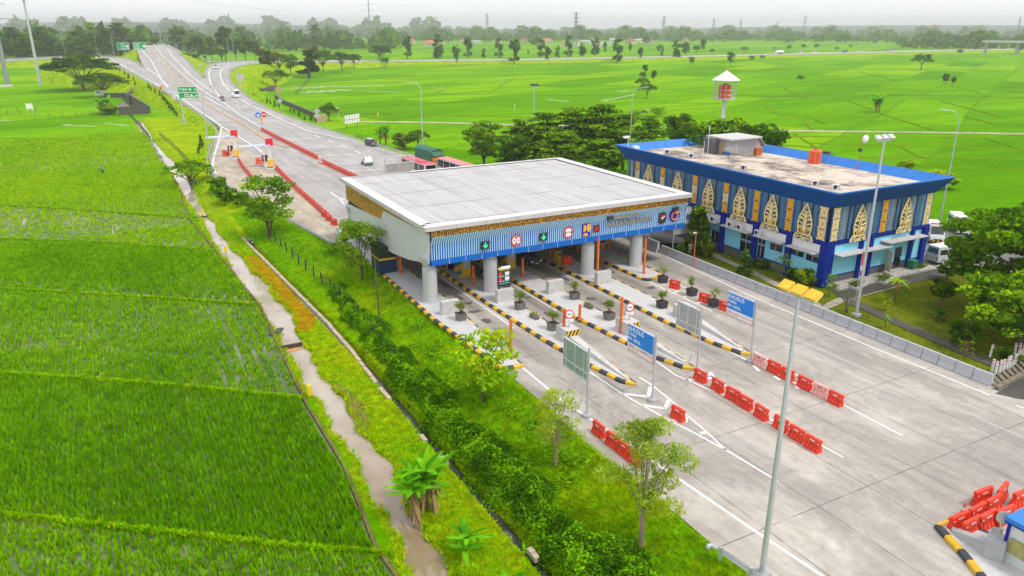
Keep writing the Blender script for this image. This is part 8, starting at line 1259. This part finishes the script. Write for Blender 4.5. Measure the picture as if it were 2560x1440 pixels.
sp += np.where(fi == 1, .38+.35*np.exp(-ft/4)+.2*nz, 0)+np.where(fi == 2, .04+.45*np.exp(-ft/3.2), 0)+np.where(fi == 3, .17+.18*nz+.6*np.exp(-(re_x-x)/3.0)*(ft < 13)+.25*((np.abs(ft-8) < .5)), 0)+np.where(fi == 4, .07+.08*nz, 0)+np.where(fi == 5, .28+.2*nz, 0)+np.where(fi == 0, .05+.12*np.maximum(0, hnoise(x*.1, y*.12)), 0)
row = (np.sin(x*2*PI/1.12) > .55) & (((fi == 3) & (re_x-x < 6)) | ((fi == 2) & (ft < 4))); sp += row*.45
k = g.random(len(x)) > np.clip(sp, 0, .92); x, y, fi, nz = x[k], y[k], fi[k], nz[k]
x = x+g.normal(0, .028, len(x)); y = y+g.normal(0, .03, len(y)); base = np.array([1.9, 2.3, 1.0, 1.5, .95, 1.5])[fi]+np.interp(y, [60, 120, 160], [0, .45, .6]); mi = np.clip((base+.55*nz+g.normal(0, .55, len(x))), 0, 3).astype(int)
tufts('rice', x, y, np.full(len(x), LZ+.02), np.full(len(x), .50)*np.array([.9, .72, 1., .85, 1.05, .8])[fi], np.interp(y, [40, 80, 130, 200, 250], [.14, .14, .24, .40, .6]), .35, RI, mi, 6)
GM = [leafmat('grass_deep', (.16, .43, .001), .45), leafmat('grass_mid', (.25, .57, .002), .45), leafmat('grass_bright', (.46, .63, .003), .45), leafmat('grass_yellow', (.62, .62, .01), .45), leafmat('grass_orange', (.66, .36, .012), .4), leafmat('grass_straw', (.36, .28, .12), .3)]
n = 150000; y = 18+112*g.random(n)**1.35; x = g.uniform(11, 27.6, n); ce = at_y(cr_, y); dk = np.interp(y, [20, 60, 110, 130], [18.1, 17.6, 15.6, 15.4]); k = (x > ce+.35) & (x < np.interp(y, [18, 52, 60, 82, 104, 130], [26.9, 27, 26.3, 26.5, 27.3, 26.3])) & ~((x > dk-.1) & (x < dk+1.15)); x, y, dk = x[k], y[k], dk[k]; path = x < dk; nz = hnoise(x*.4, y*.3)+.5*hnoise(x*1.7, y*1.3)
og = path & (((x-15.1)/2.7)**2+((y-89)/16)**2 < 1+.35*nz); st = path & (((x-14)/1.2)**2+((y-55)/5)**2 < 1+.4*nz); mi = np.where(path, 2.15+.8*nz+g.normal(0, .6, len(x)), 1.75+.7*nz+g.normal(0, .55, len(x))); mi = np.clip(mi, 0, 3).astype(int); r_ = g.random(len(x)); mi = np.where(og & (r_ < .78), 4, mi); mi = np.where(st & (r_ < .6), 5, mi)
tufts('grass', x, y, height(x, y)-.02, np.where(path, .17, .26)*(1+.4*nz.clip(-.8, 1)), np.interp(y, [20, 60, 130], [.07, .10, .16]), 1.3, GM, mi, 4)
n = 60000; th = g.uniform(-33, 6, n)*PI/180+YAW; r_ = 110+420*g.random(n)**1.4; x, y = r_*np.sin(th), r_*np.cos(th); z = height(x, y); k = (z > LZ+.15) & ~((x > 24) & (y < 130)); x, y, z, r_ = x[k], y[k], z[k], r_[k]
dd = np.full(len(x), 99.)
for c in np.array_split(np.arange(len(x)), 20): dd[c] = (np.hypot(x[c, None]-samples[None, :, 0], y[c, None]-samples[None, :, 1])-samples[None, :, 3]).min(1)
k = dd > .6; x, y, z, r_ = x[k], y[k], z[k], r_[k]; nz = hnoise(x*.15, y*.1); tufts('embankment_grass', x, y, z-.05, .45+.25*nz.clip(-1, 1), r_*.0022, .9, GM, np.clip(1.7+.9*nz+g.normal(0, .6, len(x)), 0, 3).astype(int), 3)
YLW = leafmat('lawn_leaf', (.22, .27, .01), .3); n = 3500; x = g.uniform(63, 76, n); y = g.uniform(32, 72, n); k = (x < 69) | (y < 52); x, y = x[k], y[k]; tufts('lawn_grass', x, y, np.full(len(x), -.03), np.full(len(x), .09), .07, 1.2, [GM[0], YLW, GM[1]], g.integers(0, 3, len(x)), 3)
# bank weeds along the canal, slope shrubs and bund grass
n = 8000; y = 20+250*g.random(n)**2; s1 = g.random(n) < .5; x = np.where(s1, at_y(cr_, y)+.5+g.normal(.0, .16, n), at_y(cl_, y)-.5-g.normal(.0, .2, n)); mi = np.clip(2.4+g.normal(0, .8, n), 0, 3).astype(int); tufts('bank_grass', x, y, np.full(n, LZ-.08), .18+.16*g.random(n), np.interp(y, [20, 80, 250], [.08, .14, .35]), .8, GM, mi, 5)
xs, ys = [], []
for q in BW:
    for a, b in zip(q[:-1], q[1:]): t_ = g.random(14); xs.append(a[0]+(b[0]-a[0])*t_); ys.append(a[1]+(b[1]-a[1])*t_+g.normal(0, .12, 14))
x, y = np.concatenate(xs), np.concatenate(ys); tufts('bund_weed', x, y, np.full(len(x), LZ+.25), .16+.1*g.random(len(x)), .12, .9, [GM[0], GM[1], GM[2]], g.integers(0, 3, len(x)), 4)
# ---------------------------------------------------------------- far woods as leaf masses, with a gap-free base of crowns
def wood(name, rows, dens_, size, mats, seed):
    gg = np.random.default_rng(seed); cs = []; ss = []
    for u0, u1, D0, D1, h0, h1 in rows:
        n = int((u1-u0)*dens_); u = gg.uniform(u0, u1, n); D = gg.uniform(D0, D1, n); th = np.arctan((u-CX)/1980)+YAW; hh = gg.uniform(h0, h1, n)*(.75+.35*np.sin(u*.05+seed)+.2*np.sin(u*.17)); px, py = D*np.sin(th), D*np.cos(th); m = 16
        d = gg.normal(0, 1, (n, m, 3)); d /= np.linalg.norm(d, axis=2)[..., None]; cw = (hh*.5)[:, None]; c = np.stack([px[:, None]+d[..., 0]*cw, py[:, None]+d[..., 1]*cw, hh[:, None]*.55+d[..., 2]*hh[:, None]*.45], -1); cs.append(c.reshape(-1, 3)); ss.append(np.repeat(hh*size, m))
    c = np.concatenate(cs); me = leafcards(name, c, np.concatenate(ss)*gg.uniform(.6, 1.3, len(c)), mats, gg, .2, None, .8); stuffobj(name, me)
FM = [LG['blue'], LG['deep'], LG['mid']]
wood('village_woods', [(340, 1000, 1050, 1500, 12, 21), (960, 1720, 1620, 2100, 11, 20), (-300, 420, 800, 1500, 14, 26), (1700, 2100, 1900, 2300, 10, 16)], .62, .22, FM, 3)
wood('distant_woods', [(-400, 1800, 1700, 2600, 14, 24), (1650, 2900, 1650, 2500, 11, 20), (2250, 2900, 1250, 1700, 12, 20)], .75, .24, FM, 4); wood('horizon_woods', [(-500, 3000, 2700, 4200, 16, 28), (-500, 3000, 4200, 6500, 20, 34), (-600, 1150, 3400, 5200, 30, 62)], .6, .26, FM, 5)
# ---------------------------------------------------------------- air, sky, light
AIR = NT('haze_air'); pv = AIR.n('ShaderNodeVolumePrincipled'); pv.inputs['Color'].default_value = (.97, .935, 1., 1); pv.inputs['Density'].default_value = HAZE; pv.inputs['Anisotropy'].default_value = .7; AIR.l(pv.outputs[0], AIR.out.inputs['Volume'])
mb = MB(); mb.box((2000, 3700, 45), (16800, 9600, 98)); tag(mb.obj('haze', AIR.m), kind='stuff')
w = bpy.data.worlds.new('World'); SC.world = w; w.use_nodes = True; nt = w.node_tree; nt.nodes.clear(); out = nt.nodes.new('ShaderNodeOutputWorld'); bg = nt.nodes.new('ShaderNodeBackground'); sky = nt.nodes.new('ShaderNodeTexSky'); sky.sky_type = 'NISHITA'; sky.sun_disc = False; SE, SR = R(58), R(150)
sky.sun_elevation = SE; sky.sun_rotation = SR; sky.dust_density = 4; sky.air_density = 1.2; mx = nt.nodes.new('ShaderNodeMix'); mx.data_type = 'RGBA'; mx.inputs[0].default_value = .86; mx.inputs[7].default_value = (SKYV, SKYV*1.0, SKYV*1.04, 1); nt.links.new(sky.outputs[0], mx.inputs[6]); nt.links.new(mx.outputs[2], bg.inputs[0]); bg.inputs[1].default_value = .12; nt.links.new(bg.outputs[0], out.inputs[0])
sl = bpy.data.lights.new('sun', 'SUN'); sl.energy = SUN; sl.angle = R(10); sl.color = (1, .96, .90); so = bpy.data.objects.new('sun', sl); COL.objects.link(so); d = Vector((math.sin(SR)*math.cos(SE), math.cos(SR)*math.cos(SE), math.sin(SE))); so.rotation_euler = d.to_track_quat('Z', 'Y').to_euler()
vs = SC.view_settings; vs.view_transform = 'Standard'; vs.look = 'None'; vs.exposure = EXPO; vs.gamma = 1; vs.use_curve_mapping = False
SC.cycles.max_bounces = 6; SC.cycles.diffuse_bounces = 3; SC.cycles.glossy_bounces = 3; SC.cycles.transmission_bounces = 2; SC.cycles.volume_bounces = 3; SC.cycles.transparent_max_bounces = 6; SC.cycles.use_denoising = True; SC.cycles.sample_clamp_indirect = 6
